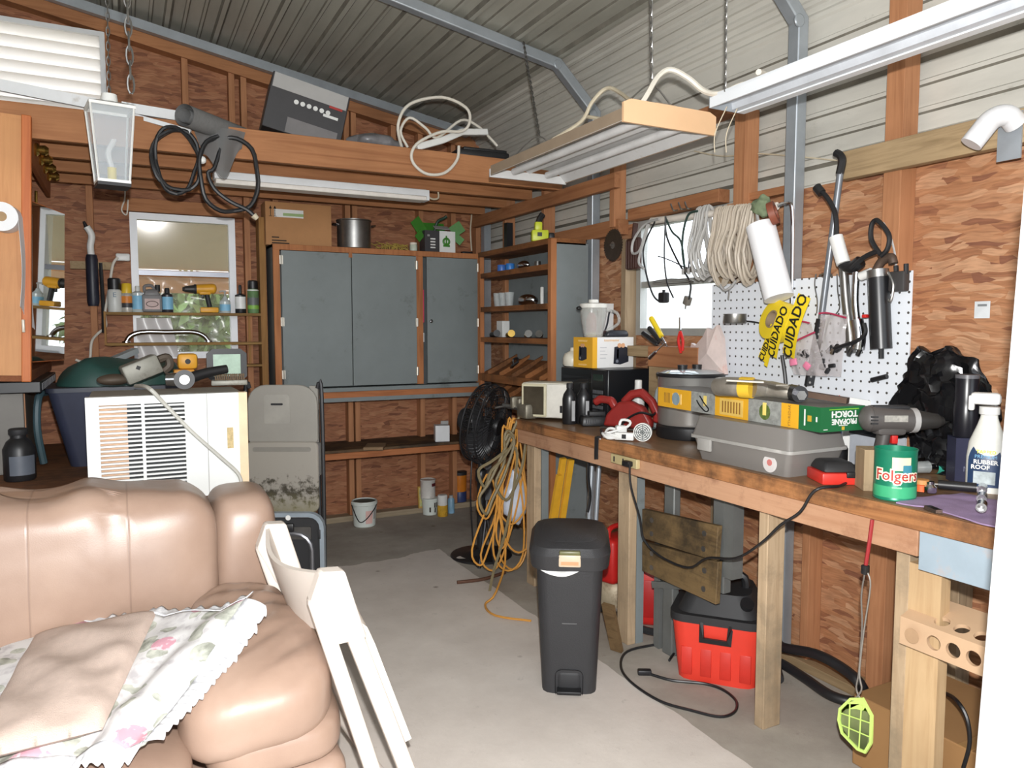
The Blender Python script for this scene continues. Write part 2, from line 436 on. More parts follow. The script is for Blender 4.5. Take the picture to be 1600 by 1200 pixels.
mid = [V(2.76, 0, WZ0)] + [p for p in P_ if WZ0 < p.z < WZ1] + [V(2.76, 0, WZ1)]
top = [V(2.76, 0, WZ1)] + [p for p in P_ if p.z > WZ1]
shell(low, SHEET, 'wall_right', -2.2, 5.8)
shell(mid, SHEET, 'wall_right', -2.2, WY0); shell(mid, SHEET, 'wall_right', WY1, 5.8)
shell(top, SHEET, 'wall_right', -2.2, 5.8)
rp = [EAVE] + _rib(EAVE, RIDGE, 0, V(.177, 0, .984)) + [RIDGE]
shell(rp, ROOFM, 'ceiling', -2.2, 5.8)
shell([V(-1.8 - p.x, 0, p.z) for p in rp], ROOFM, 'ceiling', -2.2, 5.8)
struct(MB().bx(-4.6, -4.5, -2.2, 5.8, 0, 3.3).build('wall_left', SHEET, at=V(0, 0, 0)))

# strand board lining of the right wall, a hole left for the window
def hole_wall(name, mat, along, t0, t1, z0, z1, a0, a1, holes, parts=None):
    """one lining sheet with rectangular holes; along = 'X' or 'Y' range a0..a1"""
    m = MB()
    cuts = sorted({a0, a1} | {h[0] for h in holes} | {h[1] for h in holes}); zc = sorted({z0, z1} | {h[2] for h in holes} | {h[3] for h in holes})
    for p, q in zip(cuts, cuts[1:]):
        for r, t in zip(zc, zc[1:]):
            if any(h[0] <= p and q <= h[1] and h[2] <= r and t <= h[3] for h in holes): continue
            if along == 'Y': m.bx(t0, t1, p, q, r, t)
            else: m.bx(p, q, t0, t1, r, t)
    return struct(m.build(name, mat, at=V(0, 0, 0)))
hole_wall('wall_right', OSB_R, 'Y', 2.715, 2.727, 0.02, 2.11, -.6, 5.77, [(WY0, WY1, WZ0, WZ1)])

# back wall: strand board up to the roof line, with window and louvre holes
def zr(x): return 3.055 + .18 * (2.40 - x)
BWX0, BWX1, BWZ0, BWZ1 = .07, .74, 1.29, 2.28     # back window
LVX0, LVX1, LVZ0, LVZ1 = -.95, -.035, 2.84, 3.42      # louvre
def back_wall():
    m = MB(); xs = sorted({-4.4, -.9, BWX0, BWX1, LVX0, LVX1, 2.74})
    f = lambda x: min(zr(x), zr(-1.8 - x)) + .1
    for p, q in zip(xs, xs[1:]):
        hole = (BWZ0, BWZ1) if (p >= BWX0 and q <= BWX1) else (LVZ0, LVZ1) if (p >= LVX0 and q <= LVX1) else None
        lo = .02
        if hole: m.bx(p, q, 5.765, 5.777, lo, hole[0]); lo = hole[1]
        m.prism([(p, lo), (q, lo), (q, f(q)), (p, f(p))], .012, (0, 5.765, 0))
    return struct(m.build('wall_back', OSB_B, at=V(0, 0, 0)))
back_wall()

# ================================================================ framing: each stud, plate and board its own piece
def piece(x0, x1, y0, y1, z0, z1, mat, name='trim_1'):
    o = MB().bx(x0, x1, y0, y1, z0, z1).build(name, mat, bevel=.002); return struct(o)
def stud_r(u, v, w=.04, z0=.04, z1=2.75, mat=W_STUD):
    y = ox(u, v, 2.63).y; piece(2.625, 2.714, y - w, y, z0, z1, mat)
stud_r(953, 350, .045, 2.105, 2.6); stud_r(1148, 250, .07, 2.02, 2.53)
stud_r(1386, 150, .075)
for y in (.45, 1.12, 4.6, 5.2): piece(2.625, 2.714, y - .04, y, .04, 2.75, W_STUD)
for y, z1 in ((2.86, 2.02), (3.655, 2.02)): piece(2.63, 2.714, y - .045, y, .04, z1, W_GREY)
piece(2.627, 2.713, 1.58, 1.62, .04, .84, W_GREY)
piece(2.63, 2.714, 2.24, 2.28, .04, .84, W_STUD)
piece(2.60, 2.714, -.6, 5.66, 0, .04, W_GREYY)                       # floor plate
piece(2.66, 2.714, 2.46, 2.77, 2.105, 2.14, W_BEAMY); piece(2.64, 2.714, 2.86, 3.61, 2.125, 2.19, W_BEAMY)
piece(2.64, 2.714, 3.7, 4.55, 2.06, 2.15, W_BEAMY)
piece(2.60, 2.714, 2.9, 3.6, 1.34, 1.40, W_GREYY)                    # window sill board
piece(2.585, 2.624, .5, 2.105, 2.095, 2.205, W_GREYY)                 # board nailed across the studs
piece(2.63, 2.714, 2.8, 3.63, 2.535, 2.605, W_BEAMY)                   # upper girt
# loft ledger on the right and back wall framing
piece(2.58, 2.62, 3.66, 5.66, 2.322, 2.408, W_BEAMY)
bx = [-4.2, -3.6, -3.0, -2.4, -1.8, -1.2, -.6, -.18, -.06, .80, 1.0, 1.53, 1.585, 2.12, 2.40, 2.62]
for x in bx:
    z0 = .045; z1 = min(zr(x), zr(-1.8 - x)) - .06
    if x == -.06: z0 = 2.5
    if x in (-.6, -.18): z1 = 2.80
    if BWX0 - .02 < x < BWX1: z0 = 2.4
    piece(x, x + .04, 5.676, 5.764, z0, z1, W_STUD)
for x in (.42, .72, 1.30, 1.9): piece(x, x + .04, 5.676, 5.764, 2.58, zr(x) - .07, W_STUD)
piece(.80 - .78, .80, 5.68, 5.764, 2.285, 2.37, W_BEAM)               # window header
piece(-3.5, 2.60, 5.66, 5.762, 0, .044, wood('weathered_x', (168, 152, 128), (132, 116, 94), 'X'))
def sloped(name, x0, x1, y0, y1, dz0, dz1, mat):
    m = MB(); m.prism([(x0, zr(x0) + dz0), (x1, zr(x1) + dz0), (x1, zr(x1) + dz1), (x0, zr(x0) + dz1)], y1 - y0, (0, y0, 0))
    return struct(m.build(name, mat))
sloped('trim_2', -.9, 2.6, 5.66, 5.76, -.075, .0, W_BEAM)             # wooden top plate under the roof
sloped('trim_3', -.9, 2.52, 5.60, 5.655, .0, .06, GALV)               # galvanised end rafter
# galvanised tube bows
for y in (2.42, 4.02):
    m = MB(); w = .062
    m.bars([(2.675, y, 0), (2.675, y, 2.84), (2.40, y, 3.10), (-.9, y, 3.10 + .18 * 3.3)], w=w, h=w, upv=(0, 1, 0))
    m.cyl((2.648, y - .034, 2.83), (2.648, y - .02, 2.83), .03, .03, 12); m.cyl((2.39, y - .034, 3.09), (2.39, y - .02, 3.09), .03, .03, 12)
    struct(m.build('trim_4', GALV, bevel=.006))
struct(MB().bx(2.64, 2.70, 5.56, 5.62, 0, 2.9).build('trim_4', GALV))

# ================================================================ windows
VINYL = M('white_vinyl', (232, 234, 238), .4, 0, .04, 6, (190, 180, 160), .7)
def win_frame(along, d0, d1, a0, a1, z0, z1, w, rails=()):
    m = MB()
    def b(p, q, r, t, e=0):
        if along == 'Y': m.bx(d0 + e, d1 - e, p, q, r, t)
        else: m.bx(p, q, d0 + e, d1 - e, r, t)
    b(a0, a0 + w, z0, z1); b(a1 - w, a1, z0, z1); b(a0 + w, a1 - w, z1 - w, z1); b(a0 + w, a1 - w, z0, z0 + w)
    for z in rails: b(a0 + w, a1 - w, z, z + .035, .006)
    return m
GREYV = M('grey_aluminium', (176, 178, 176), .45, .4, .06)
wr = struct(win_frame('Y', 2.70, 2.75, WY0, WY1, WZ0, WZ1, .04, (1.735,)).build('window_1', GREYV, at=V(0, 0, 0)))
pane = MB().bx(2.722, 2.726, WY0 + .03, WY1 - .03, WZ0 + .03, WZ1 - .03).build('window_pane', glass('clear_glass', (235, 240, 240), .03, .08), wr)
wb = struct(win_frame('X', 5.70, 5.764, BWX0, BWX1, BWZ0, BWZ1, .045).build('window_2', VINYL, at=V(0, 0, 0)))
# upper sash hangs slightly open at the top, lower one is behind clear plastic sheet
FILM = glass('dusty_plastic_film', (206, 196, 166), .10, .36, .6)
up = MB(); up.box((0, 0, 0), (BWX1 - BWX0 - .08, .004, .33)); up.build('upper_pane', FILM, wb, at=V((BWX0 + BWX1) / 2, 5.735, 2.065), rot=(math.radians(7.0), 0, math.radians(-1.9)))
r_ = MB(); r_.bx(BWX0 + .03, BWX1 - .03, 5.705, 5.735, 1.862, 1.895); r_.build('sash_rail', M('grey_rail', (150, 152, 160), .4, .5), wb)
lp = MB()
lp.sheet(lambda u, v: V(BWX0 + .04 + u * (BWX1 - BWX0 - .08), 5.735 + .02 * noise.noise(V(u * 7, v * 9, 3)), 1.32 + v * .535), 22, 22)
lp.build('plastic_film', glass('crinkled_film', (216, 214, 190), .2, .3, .7), wb)

# louvre high in the gable
LV = thing('gable_louvre', 'white slatted louvre vent letting daylight in high on the back wall', 'vent', ((LVX0 + LVX1) / 2, 5.72, LVZ0))
m = win_frame('X', -.05, .05, LVX0 - LV.location.x, LVX1 - LV.location.x, 0, LVZ1 - LVZ0, .03); m.build('frame', WPAINT, LV)
m = MB(); n = 7; W = LVX1 - LVX0 - .06
for i in range(n):
    m.box((0, 0, .065 + i * .076), (W, .092, .005), (math.radians(-52), 0, 0))
lm, lt_, lb = nodes('louvre_plastic'); lb.inputs['Base Color'].default_value = srgb((240, 238, 234))
tr = nn(lt_, 'ShaderNodeBsdfTranslucent'); tr.inputs[0].default_value = srgb((246, 242, 238)); ms = nn(lt_, 'ShaderNodeMixShader'); ms.inputs[0].default_value = .6
lt_.links.new(lb.outputs[0], ms.inputs[1]); lt_.links.new(tr.outputs[0], ms.inputs[2]); lt_.links.new(ms.outputs[0], lt_.nodes['Material Output'].inputs[0])
m.build('slats', lm, LV)
# ================================================================ loft
DECK = 2.575
def beam(name, label, y0, y1, z0, z1, x0, x1, mat=W_BEAM):
    return tag(MB().bx(x0, x1, y0, y1, z0, z1).build(name, mat, bevel=.003), label, 'beam')
beam('loft_beam', 'wide reddish front beam of the storage loft with a dark knot', 4.31, 4.35, 2.41, 2.572, -4.4, 2.62)
beam('loft_joist', 'reddish joist right behind the front beam of the loft', 4.72, 4.76, 2.41, 2.556, -4.4, 2.62)
beam('loft_joist', 'reddish joist second behind the front beam of the loft', 5.12, 5.16, 2.41, 2.556, -4.4, 2.62)
beam('loft_joist', 'reddish loft joist closest to the back wall', 5.50, 5.54, 2.41, 2.556, -4.4, 2.62)
tag(MB().bx(-4.4, 2.62, 4.355, 5.66, 2.557, 2.573).build('loft_deck', wood('ply_deck', (150, 104, 66), (120, 78, 46), 'X')), 'plywood deck lying on the loft joists', 'deck')

# black printed carton lying crooked on the loft
BK = M('printed_black_card', (58, 56, 58), .5, 0, .12); LG = M('printed_grey_card', (168, 166, 164), .55, 0, .05)
p = oy(470, 205, 4.66); t = thing('appliance_carton', 'black and grey printed carton tilted on the loft', 'box', (p.x, 4.66, DECK + .065), (0, math.radians(13), math.radians(-4)))
m = MB().box((0, .15, .165), (.46, .32, .33)); m.build('carton', BK, t, bevel=.004)
MB().box((.0, -.012, .285), (.44, .004, .085)).build('top_band', LG, t, label='pale grey printed band')
MB().box((.05, -.012, .05), (.30, .003, .09)).build('product_panel', M('card_photo_grey', (120, 116, 116), .5), t)
for i in range(6): MB().cyl((-.07 + i * .038, -.0125, .195), (-.07 + i * .038, -.0145, .195), .014, n=14).build('icon', M('print_white', (225, 225, 222), .5), t)
MB().box((.14, -.0125, .175), (.09, .003, .016)).build('icon', MATS['print_white'], t)
MB().box((.16, -.0125, .235), (.08, .003, .014)).build('icon', M('print_red', (170, 50, 44), .5), t, label='small red printed stripe')
tag(MB().sheet(lambda u, v: V(p.x - .2 + u * .33, 4.40 + v * .14, DECK + .012 + .012 * noise.noise(V(u * 4, v * 4, 1))), 12, 6, .004).build('paper_sheets', M('grey_paper', (150, 146, 140), .7)), 'loose grey paper lying on the loft in front of the printed carton', 'paper')

# grey plastic sack, cables, black tray
p = oy(588, 226, 4.5)
m = MB(); m.ell((0, 0, .045), (.17, .10, .05), None, 26, 12)
m.warp(lambda c: c * (1 + .25 * noise.noise(c * 14)) if c.z > .01 else c)
tag(m.build('plastic_sack', M('smoky_plastic', (120, 118, 120), .28, 0, .25, 12), at=V(p.x, 4.5, DECK)), 'crumpled grey plastic sack lying on the loft', 'bag')
p = oy(752, 246, 4.45)
m = MB(); m.rbox((0, 0, .03), (.36, .14, .055), .012); m.rbox((.02, 0, .066), (.30, .10, .02), .006)
tag(m.build('black_tray', BLACK, at=V(p.x, 4.47, DECK), rot=-.05), 'flat black plastic case on the right end of the loft', 'case')
WC = M('white_cable', (214, 208, 196), .5, 0, .05); OC = M('old_white_cable', (196, 184, 160), .55, 0, .08)
y = 4.285
t = thing('power_strip', 'white power strip with a looped cord lying on the loft beam', 'power strip', oy(700, 235, 4.40))
L = t.location
m = MB(); pts = [oy(650, 236, 4.34) - L + V(0, 0, .02), oy(690, 225, 4.35) - L + V(0, 0, .02), oy(720, 212, 4.37) - L + V(0, 0, .02), oy(760, 212, 4.39) - L + V(0, 0, .02)]
m.bars(pts, w=.05, h=.04); m.build('outlet_bar', WHITE, t, bevel=.006)
def px(pts, y): return [oy(u, v, yy) for u, v, yy in [(q[0], q[1], q[2] if len(q) > 2 else y) for q in pts]]
m = MB(); m.tube([q - L for q in px([(628, 232, 4.36), (622, 195), (640, 163), (690, 152), (728, 168), (734, 190), (722, 205), (690, 206), (655, 222), (643, 240), (648, 258), (668, 272), (695, 270), (714, 250), (717, 228)], 4.28)], .009, 8)
m.build('cord', WC, t)
m = MB(); m.tube([q - L for q in px([(637, 230, 4.37), (626, 205, 4.36), (640, 184, 4.35), (665, 200, 4.34), (683, 215, 4.34), (720, 188, 4.36), (745, 196, 4.38), (765, 215, 4.40), (777, 228, 4.40)], 4.36)], .008, 8)
m.build('cord', WC, t)

# long white strip light below the loft
a = oy(333, 282, 4.76); b = oy(661, 305, 4.76)
t = thing('strip_light', 'long white strip light fixed under the loft joist', 'light fixture', ((a.x + b.x) / 2, 4.74, 2.4105))
w = b.x - a.x
MB().bx(-w / 2, w / 2, -.05, .05, -.045, -.001).build('housing', WPAINT, t, bevel=.004)
MB().bx(-w / 2 + .005, w / 2 - .005, -.065, .05, -.075, -.046).build('cover', M('off_white_cover', (228, 222, 214), .45), t, bevel=.006)
MB().bx(w / 2 - .003, w / 2 + .018, -.05, .05, -.07, -.004).build('end_cap', WPAINT, t)
m = MB(); m.tube([V(w / 2 + .015, 0, -.03), V(w / 2 + .06, 0, -.05), V(w / 2 + .10, 0, -.04), V(w / 2 + .10, 0, .0)], .006, 7); m.build('wire', OC, t)

# grey insect screen: a roll lying on the front beam with its loose end hanging down
SCR = glass('insect_screen', (112, 112, 112), .8, .82, .2)
t = thing('screen_roll', 'grey roll of insect screen on the loft beam with its end hanging down', 'roll', oy(330, 195, 4.30))
L = t.location; a = oy(288, 180, 4.12) - L; b = oy(380, 215, 4.52) - L
m = MB(); F = frame(b - a); n = 40; rg = []
for k in range(9):
    q = a.lerp(b, k / 8); rg.append([q + F @ V(math.cos(2 * PI * i / 20) * .055, math.sin(2 * PI * i / 20) * .055, 0) for i in range(20)])
m.rings(rg, False, False); 
rg2 = [[q + (a.lerp(b, k / 8) - q) * .35 for q in r] for k, r in enumerate(rg)]; m.rings(rg2, False, False)
m.build('roll', M('screen_mesh_grey', (122, 122, 122), .8, 0, .12, 60), t)
c0, c1 = oy(300, 195, 4.27) - L, oy(384, 206, 4.27) - L; d0, d1 = oy(318, 240, 4.26) - L, oy(378, 232, 4.26) - L
def scr(u, v):
    q = c0.lerp(c1, u).lerp(d0.lerp(d1, u), v); q.y += .02 * math.sin(u * 7 + v * 2)
    if v > .6: q.z -= .09 * (v - .6) / .4 * max(0, math.sin(u * PI)) ** 2 * 1.6
    return q
MB().sheet(scr, 20, 14).build('loose_end', SCR, t)

# white sticks on the loft, left
for i, (a, b, w, lab) in enumerate((((0, 133), (150, 163), .055, 'long white trim board lying along the loft under the louvre'), ((190, 167), (276, 181), .05, 'short white trim board pointing at the screen roll'), ((205, 180), (298, 206), .022, 'thin white stick hanging over the front beam of the loft'))):
    A = oy(a[0], a[1], 4.40 if i < 2 else 4.34); B = oy(b[0], b[1], 4.40 if i < 2 else 4.24)
    if i == 0: A = A + (A - B) * .5
    tag(MB().bars([A, B], w=.02 if i < 2 else .018, h=w).build('trim_board', WPAINT), lab, 'trim board')

# black hoses hung on the beam
HOSE = M('black_rubber', (34, 34, 36), .45, 0, .15)
c = oy(275, 247, 4.27)
m = MB()
pts = []
for i in range(46):
    t_ = i / 12 * 2 * PI; q = .95 + .09 * math.sin(i * 1.3)
    pts.append(c + V(math.cos(t_) * .112 * q, -.02 + .03 * noise.noise(V(i * .4, 0, 0)), math.sin(t_) * .15 * q - (.03 if math.sin(t_) < -.5 else 0)))
m.tube(pts, .0095, 7, k=3)
tag(m.build('hose_coil', HOSE), 'small tight coil of black hose hung on the loft beam', 'hose')
c = oy(357, 273, 4.26); pts = []
for i in range(27):
    t_ = PI * .9 - i / 12 * 2 * PI; q = 1 + .06 * math.sin(i * 2.1)
    pts.append(c + V(math.cos(t_) * .15 * q, -.015 + .02 * math.sin(i), math.sin(t_) * .20 * q))
pts += px([(335, 262), (325, 270), (335, 295), (360, 315), (385, 327), (398, 338)], 4.24)
t = thing('hose_loop', 'large loose loop of black hose with a pale plug on the loft beam', 'hose', c)
m = MB(); m.tube([q - c for q in pts], .011, 8, k=3); m.build('hose', HOSE, t)
e = px([(396, 336), (402, 342)], 4.24); MB().cyl(e[0] - c, e[1] - c, .018, .013, 10).build('connector', OC, t, label='pale connector')
MB().ell(oy(316, 250, 4.24) - c, (.02, .018, .02)).build('clip', WHITE, t, label='white clip')

# hanging lantern with clear panes, and chains
def chain(a, b, r=.012, th=.0026, mat=None, name='chain', label=None, parent=None, n=None):
    a, b = Vector(a), Vector(b); L = (b - a).length; n = n or max(3, int(L / (r * 2.5))); d = (b - a) / n; m = MB(); F = frame(d)
    for i in range(n):
        c = a + d * (i + .5); x = F @ V(1, 0, 0) if i % 2 else F @ V(0, 1, 0); z = d.normalized(); h = d.length * .5 + th * 2
        m.tube([c + z * math.sin(t) * h * 1.05 + x * math.cos(t) * r * .55 for t in [2 * PI * k / 10 for k in range(10)]], th, 5, closed=True, k=1)
    o = m.build(name, mat or STEEL, parent)
    if label: tag(o, label, 'chain')
    return o
def roofz(x): return EAVE.z + (EAVE.x - x) * .18 if x > -.9 else RIDGE.z - (-.9 - x) * .18
p = od(176, 292, 3.2); t = thing('hanging_lantern', 'white lantern with clear tapered panes hanging on a chain', 'lantern', p, math.radians(8))
hh = .372; 
def loop4(w, z): return [V(-w, -w, z), V(w, -w, z), V(w, w, z), V(-w, w, z)]
m = MB(); wb_, wt = .058, .082
for sx, sy in ((-1, -1), (1, -1), (1, 1), (-1, 1)): m.bars([V(sx * wb_, sy * wb_, .012), V(sx * wt, sy * wt, .33)], w=.006, h=.006)
for z, w in ((.326, wt), (.016, wb_)): m.bars(loop4(w, z), w=.010, h=.012, closed=True)
m.build('lantern_frame', WHITE, t)
m = MB().rings([loop4(wt + .006, .333), loop4(.03, .352)]); m.cyl((0, 0, .352), (0, 0, .385), .034, .030, 16); m.build('lantern_cap', WHITE, t)
MB().box((0, 0, .004), (.126, .126, .014)).build('lantern_base', MBLACK, t)
m = MB().rings([loop4(wb_ - .002, .018), loop4(wt - .002, .326)], False, False); m.build('glass_panes', glass('lantern_pane', (206, 216, 222), .08, .34), t)
m = MB(); m.cyl((.0, 0, .012), (0, 0, .08), .018, n=12); m.build('lamp_holder', M('yellow_plastic', (214, 190, 60), .5), t, label='yellow lamp holder')
m = MB(); m.tube([V(0, 0, .08), V(-.012, 0, .14), V(.008, 0, .19), V(.01, 0, .2)], .012, 8); m.build('bulb', glass('bulb_glass', (235, 235, 235), .05, .5), t)
top = p + V(0, 0, .386); rz = V(top.x + .02, top.y, roofz(top.x) - .01)
chain(top, rz, .012, .0022, label='thin chain holding the lantern under the roof')
q = od(205, 143, 2.6); chain(q, V(q.x - .01, q.y, roofz(q.x) - .01), .019, .0035, label='heavier loose chain hanging free beside the lantern')

# ================================================================ grey wall cabinet
CX0, CX1, CZ0, CZ1, CY0, CY1 = .945, 2.55, .995, 2.085, 5.40, 5.672
W_ORX = wood('orange_fir_x', (182, 116, 74), (152, 92, 56), 'X'); W_ORZ = wood('orange_fir_z', (184, 122, 78), (154, 96, 60), 'Z')
GREYD = M('grey_door_paint', (122, 129, 129), .6, 0, .08, 2.5, (66, 66, 60), .64)
t = thing('wall_cabinet', 'wide grey painted wall cabinet with three doors in an orange wood frame', 'cabinet', ((CX0 + CX1) / 2, CY0, CZ0))
O = t.location; hw = (CX1 - CX0) / 2; H_ = CZ1 - CZ0; D = CY1 - CY0
m = MB(); m.bx(-hw, -hw + .018, .02, D, 0, H_); m.bx(hw - .018, hw, .02, D, 0, H_); m.bx(-hw, hw, .02, D, H_ - .02, H_); m.bx(-hw, hw, .02, D, .03, .05); m.bx(-hw, hw, D - .01, D, 0, H_)
m.build('carcass', M('grey_side_paint', (98, 104, 106), .6, 0, .1), t)
d1 = oy(655, 392, CY0).x - O.x
m = MB(); m.bx(-hw, -hw + .045, 0, .03, 0, H_); m.bx(hw - .05, hw, 0, .03, .07, H_); m.bx(-hw, hw, -.002, .028, H_ - .04, H_); m.bx(d1 - .028, d1 + .028, -.001, .029, .08, H_ - .04)
m.build('face_frame', W_ORZ, t, bevel=.002)
m = MB(); m.bx(-hw, hw, -.04, .03, .045, .075); m.build('bottom_ledge', GREYD, t, bevel=.003)
m = MB(); m.bx(-hw + .03, hw, -.02, .03, .0, .045); m.build('bottom_rail', W_ORX, t)
m = MB(); m.bx(-hw + .03, hw, -.016, .02, -.03, .0); m.build('lower_strip', GREYP, t)
xm = oy(548, 400, CY0).x - O.x
dn = {}
for nm, a, b in (('left', -hw + .052, xm - .003), ('middle', xm + .003, d1 - .03), ('right', d1 + .055, hw - .052)):
    dn[nm] = MB().bx(a, b, -.016, .003, .085, H_ - .044).build('door', GREYD, t, bevel=.002)
    hx = a if nm == 'left' else b
    for z in (.18, .55, .98):
        g = MB(); g.bx(hx - .012, hx + .012, -.019, -.012, z - .03, z + .03); g.cyl((hx, -.021, z - .032), (hx, -.021, z + .032), .005, n=8); g.build('hinge', M('plated_hinge', (196, 190, 178), .4, .7), dn[nm])
g = MB(); g.cyl((d1 + .085, -.016, .56), (d1 + .085, -.026, .56), .014, n=16); g.cyl((d1 + .085, -.026, .56), (d1 + .085, -.030, .56), .006, n=10); g.build('lock', CHROME, dn['right'], label='small round chrome lock')
MB().bx(xm - .02, xm + .006, -.02, -.012, H_ - .075, H_ - .04).build('catch', W_ORZ, dn['left'])
for (z0, z1, mt, nm) in ((.55, .80, M('pink_plastic', (214, 60, 96), .4), 'pink strip of something'), (.40, .47, WHITE, 'white strip')): 
    tag(MB().bx(O.x + d1 + .035, O.x + d1 + .05, CY0 + .04, CY0 + .06, O.z + z0, O.z + z1).build('stored_item', mt), nm + ' showing in the gap beside the narrow cabinet door', 'stored item')

# things on top of the cabinet
ZT = CZ1
a, b = oy(416, 380, 5.47), oy(519, 380, 5.47)
t = thing('cardboard_box', 'closed brown cardboard box with arrows on top of the grey cabinet', 'box', ((a.x + b.x) / 2, 5.57, ZT)); w = b.x - a.x
MB().bx(-w / 2, w / 2, -.09, .09, 0, .30).build('box_body', CARD, t, bevel=.003)
MB().bx(-w / 2 + .06, w / 2 - .2, -.0925, -.09, .195, .25).build('shipping_label', WHITE, t, label='torn white label'); MB().bx(-w / 2 + .12, w / 2 - .20, -.0935, -.0925, .205, .225).build('label_stripe', M('green_stripe', (150, 176, 120), .6), t)
INK = M('black_ink', (52, 40, 32), .8)
for k in (0, 1):
    g = MB(); x = -w / 2 + .035 + k * .03; g.bx(x - .002, x + .002, -.0925, -.0905, .20, .265); g.prism([(x - .010, .25), (x + .010, .25), (x, .272)], .002, (0, -.0925, 0)); g.bx(x - .012, x + .012, -.0925, -.0905, .197, .200); g.build('arrow', INK, t)
for z, wd in ((.05, .05), (.028, .10), (.010, .12)): MB().bx(-w / 2 + .04, -w / 2 + .04 + wd, -.0925, -.0905, z, z + .008).build('print', INK, t)
p = oy(554, 384, 5.52); t = thing('stock_pot', 'tall stainless steel pot with side handles on the grey cabinet', 'pot', (p.x, 5.53, ZT))
MB().lathe([(.115, 0), (.122, .006), (.124, .2), (.130, .206), (.130, .212), (.121, .212), (.119, .01)], n=36).build('pot_body', STEEL, t)
for s in (-1, 1): m = MB(); m.tube([V(s * .122, -.04, .175), V(s * .155, -.03, .18), V(s * .155, .03, .18), V(s * .122, .04, .175)], .005, 7); m.build('handle', CHROME, t)
# dry stems
m = MB(); c = oy(615, 386, 5.5)
for k in range(26):
    a_ = random.uniform(-.10, .12); q = V(c.x + a_, 5.5 + random.uniform(-.04, .06), ZT + .004)
    m.tube([q, q + V(random.uniform(-.05, .05), 0, random.uniform(.02, .05)), q + V(random.uniform(-.10, .1), random.uniform(-.03, .03), random.uniform(.0, .06))], .0028, 5, k=3)
tag(m.build('dry_stems', M('straw', (176, 150, 70), .7, 0, .25)), 'tangle of dry yellow plant stems on the grey cabinet', 'dried plant')
p = oy(646, 388, 5.5); t = thing('small_jar', 'small pale jar beside the green carton on the cabinet', 'jar', (p.x, 5.5, ZT))
MB().lathe([(.028, 0), (.03, .005), (.03, .05), (.026, .055)], n=18).build('jar_body', M('jade_white', (196, 204, 186), .4), t); MB().lathe([(.028, .055), (.028, .07)], n=18).build('lid', CREAM, t)
# open green and white carton with a reel printed on it
GRN = M('carton_green', (64, 128, 44), .5, 0, .1); 
p0, p1 = oy(664, 392, 5.44), oy(711, 391, 5.44); t = thing('reel_carton', 'open green and white carton with flaps up on the grey cabinet', 'box', ((p0.x + p1.x) / 2, 5.44, ZT)); w = p1.x - p0.x
xs = -w / 2 + w * .48
MB().bx(-w / 2, w / 2, 0, .12, 0, .165).build('carton_body', BK, t)
MB().bx(xs, w / 2 + .001, -.002, 0, 0, .165).build('white_panel', WHITE, t, label='white front panel')
m = MB(); m.tube(torus_pts((xs + .055, -.004, .085), .024, (0, 1, 0), 18), .009, 6, closed=True, k=1); m.bx(xs + .03, xs + .085, -.006, -.002, .045, .06); m.bx(xs + .05, xs + .062, -.006, -.002, .055, .13); m.build('printed_reel', GRN, t)
txt('IX', .022, MATS['print_white'], t, (-w / 2 + .03, -.003, .125), FACE_MY)
for i in range(4): MB().bx(-w / 2 + .045, -w / 2 + .085, -.003, -.001, .03 + i * .022, .04 + i * .022).build('print', MATS['print_white'], t)
for k, (c, s, r) in enumerate((((-w / 2 - .03, .05, .20), (.12, .003, .09), (0, .9, .2)), ((w / 2 + .03, .03, .19), (.10, .003, .09), (0, -.6, -.3)), ((0, .13, .20), (.18, .003, .09), (-.4, 0, 0)), ((.0, -.03, .185), (.12, .06, .003), (.5, 0, 0)), ((-w / 2 - .035, .02, .12), (.07, .003, .06), (0, -.8, .3)), ((w / 2 + .04, .02, .11), (.07, .003, .06), (0, .7, -.3)))):
    MB().box(c, s, r).build('flap', GRN if k != 3 else LG, t)
m = MB(); m.tube([V(-.02, .06, .17), V(.0, .05, .24), V(.05, .04, .27), V(.07, .03, .285)], .012, 8); m.build('tube_end', M('dark_green', (30, 60, 44), .5), t)
tag(MB().rbox((0, 0, .01), (.09, .05, .02), .008).build('small_pouch', BLACK, at=V(oy(730, 392, 5.46).x, 5.47, ZT)), 'small black pouch at the right end of the cabinet top', 'pouch')
m = MB(); m.tube(px([(737, 392), (735, 360), (737, 335), (735, 322)], 5.65), .006, 7); tag(m.build('wall_cable', OC), 'thin pale cable running up the back wall beside the green carton', 'cable')

# ================================================================ bench shelf under the cabinet
t = thing('wall_shelf', 'low wooden shelf with a grimy top along the back wall', 'shelf', (1.6, 5.30, .56)); 
MB().bx(-.75, 1.0, 0, .46, .045, .063).build('shelf_board', wood('grimy_board', (112, 88, 62), (74, 58, 44), 'X', stain=(46, 40, 34), stain_at=.5), t)
MB().bx(-.75, 1.0, -.02, .02, 0, .045).build('front_rail', W_ORX, t, bevel=.003)
for x in (-.4, .6): MB().bx(x, x + .04, .02, .37, 0, .044).build('bracket', W_STUD, t)
p = oz(592, 702, .625); t = thing('folded_paper', 'folded brown paper bag lying on the low wall shelf', 'paper', (p.x, p.y + .09, .625), -.4)
m = MB(); m.box((0, 0, .008), (.14, .26, .014)); m.cyl((-.07, -.13, .012), (.07, -.13, .012), .014, n=10); m.build('bag', M('kraft_paper', (138, 112, 84), .8), t)
p = oz(694, 690, .625); t = thing('white_carton', 'plain white carton with an open lid on the low wall shelf', 'box', (p.x, p.y + .05, .625), -.25)
MB().bx(-.055, .055, -.05, .05, 0, .125).build('carton_body', WPAINT, t, bevel=.002); MB().box((.03, .05, .135), (.06, .004, .03), (.3, 0, 0)).build('flap', LG, t)
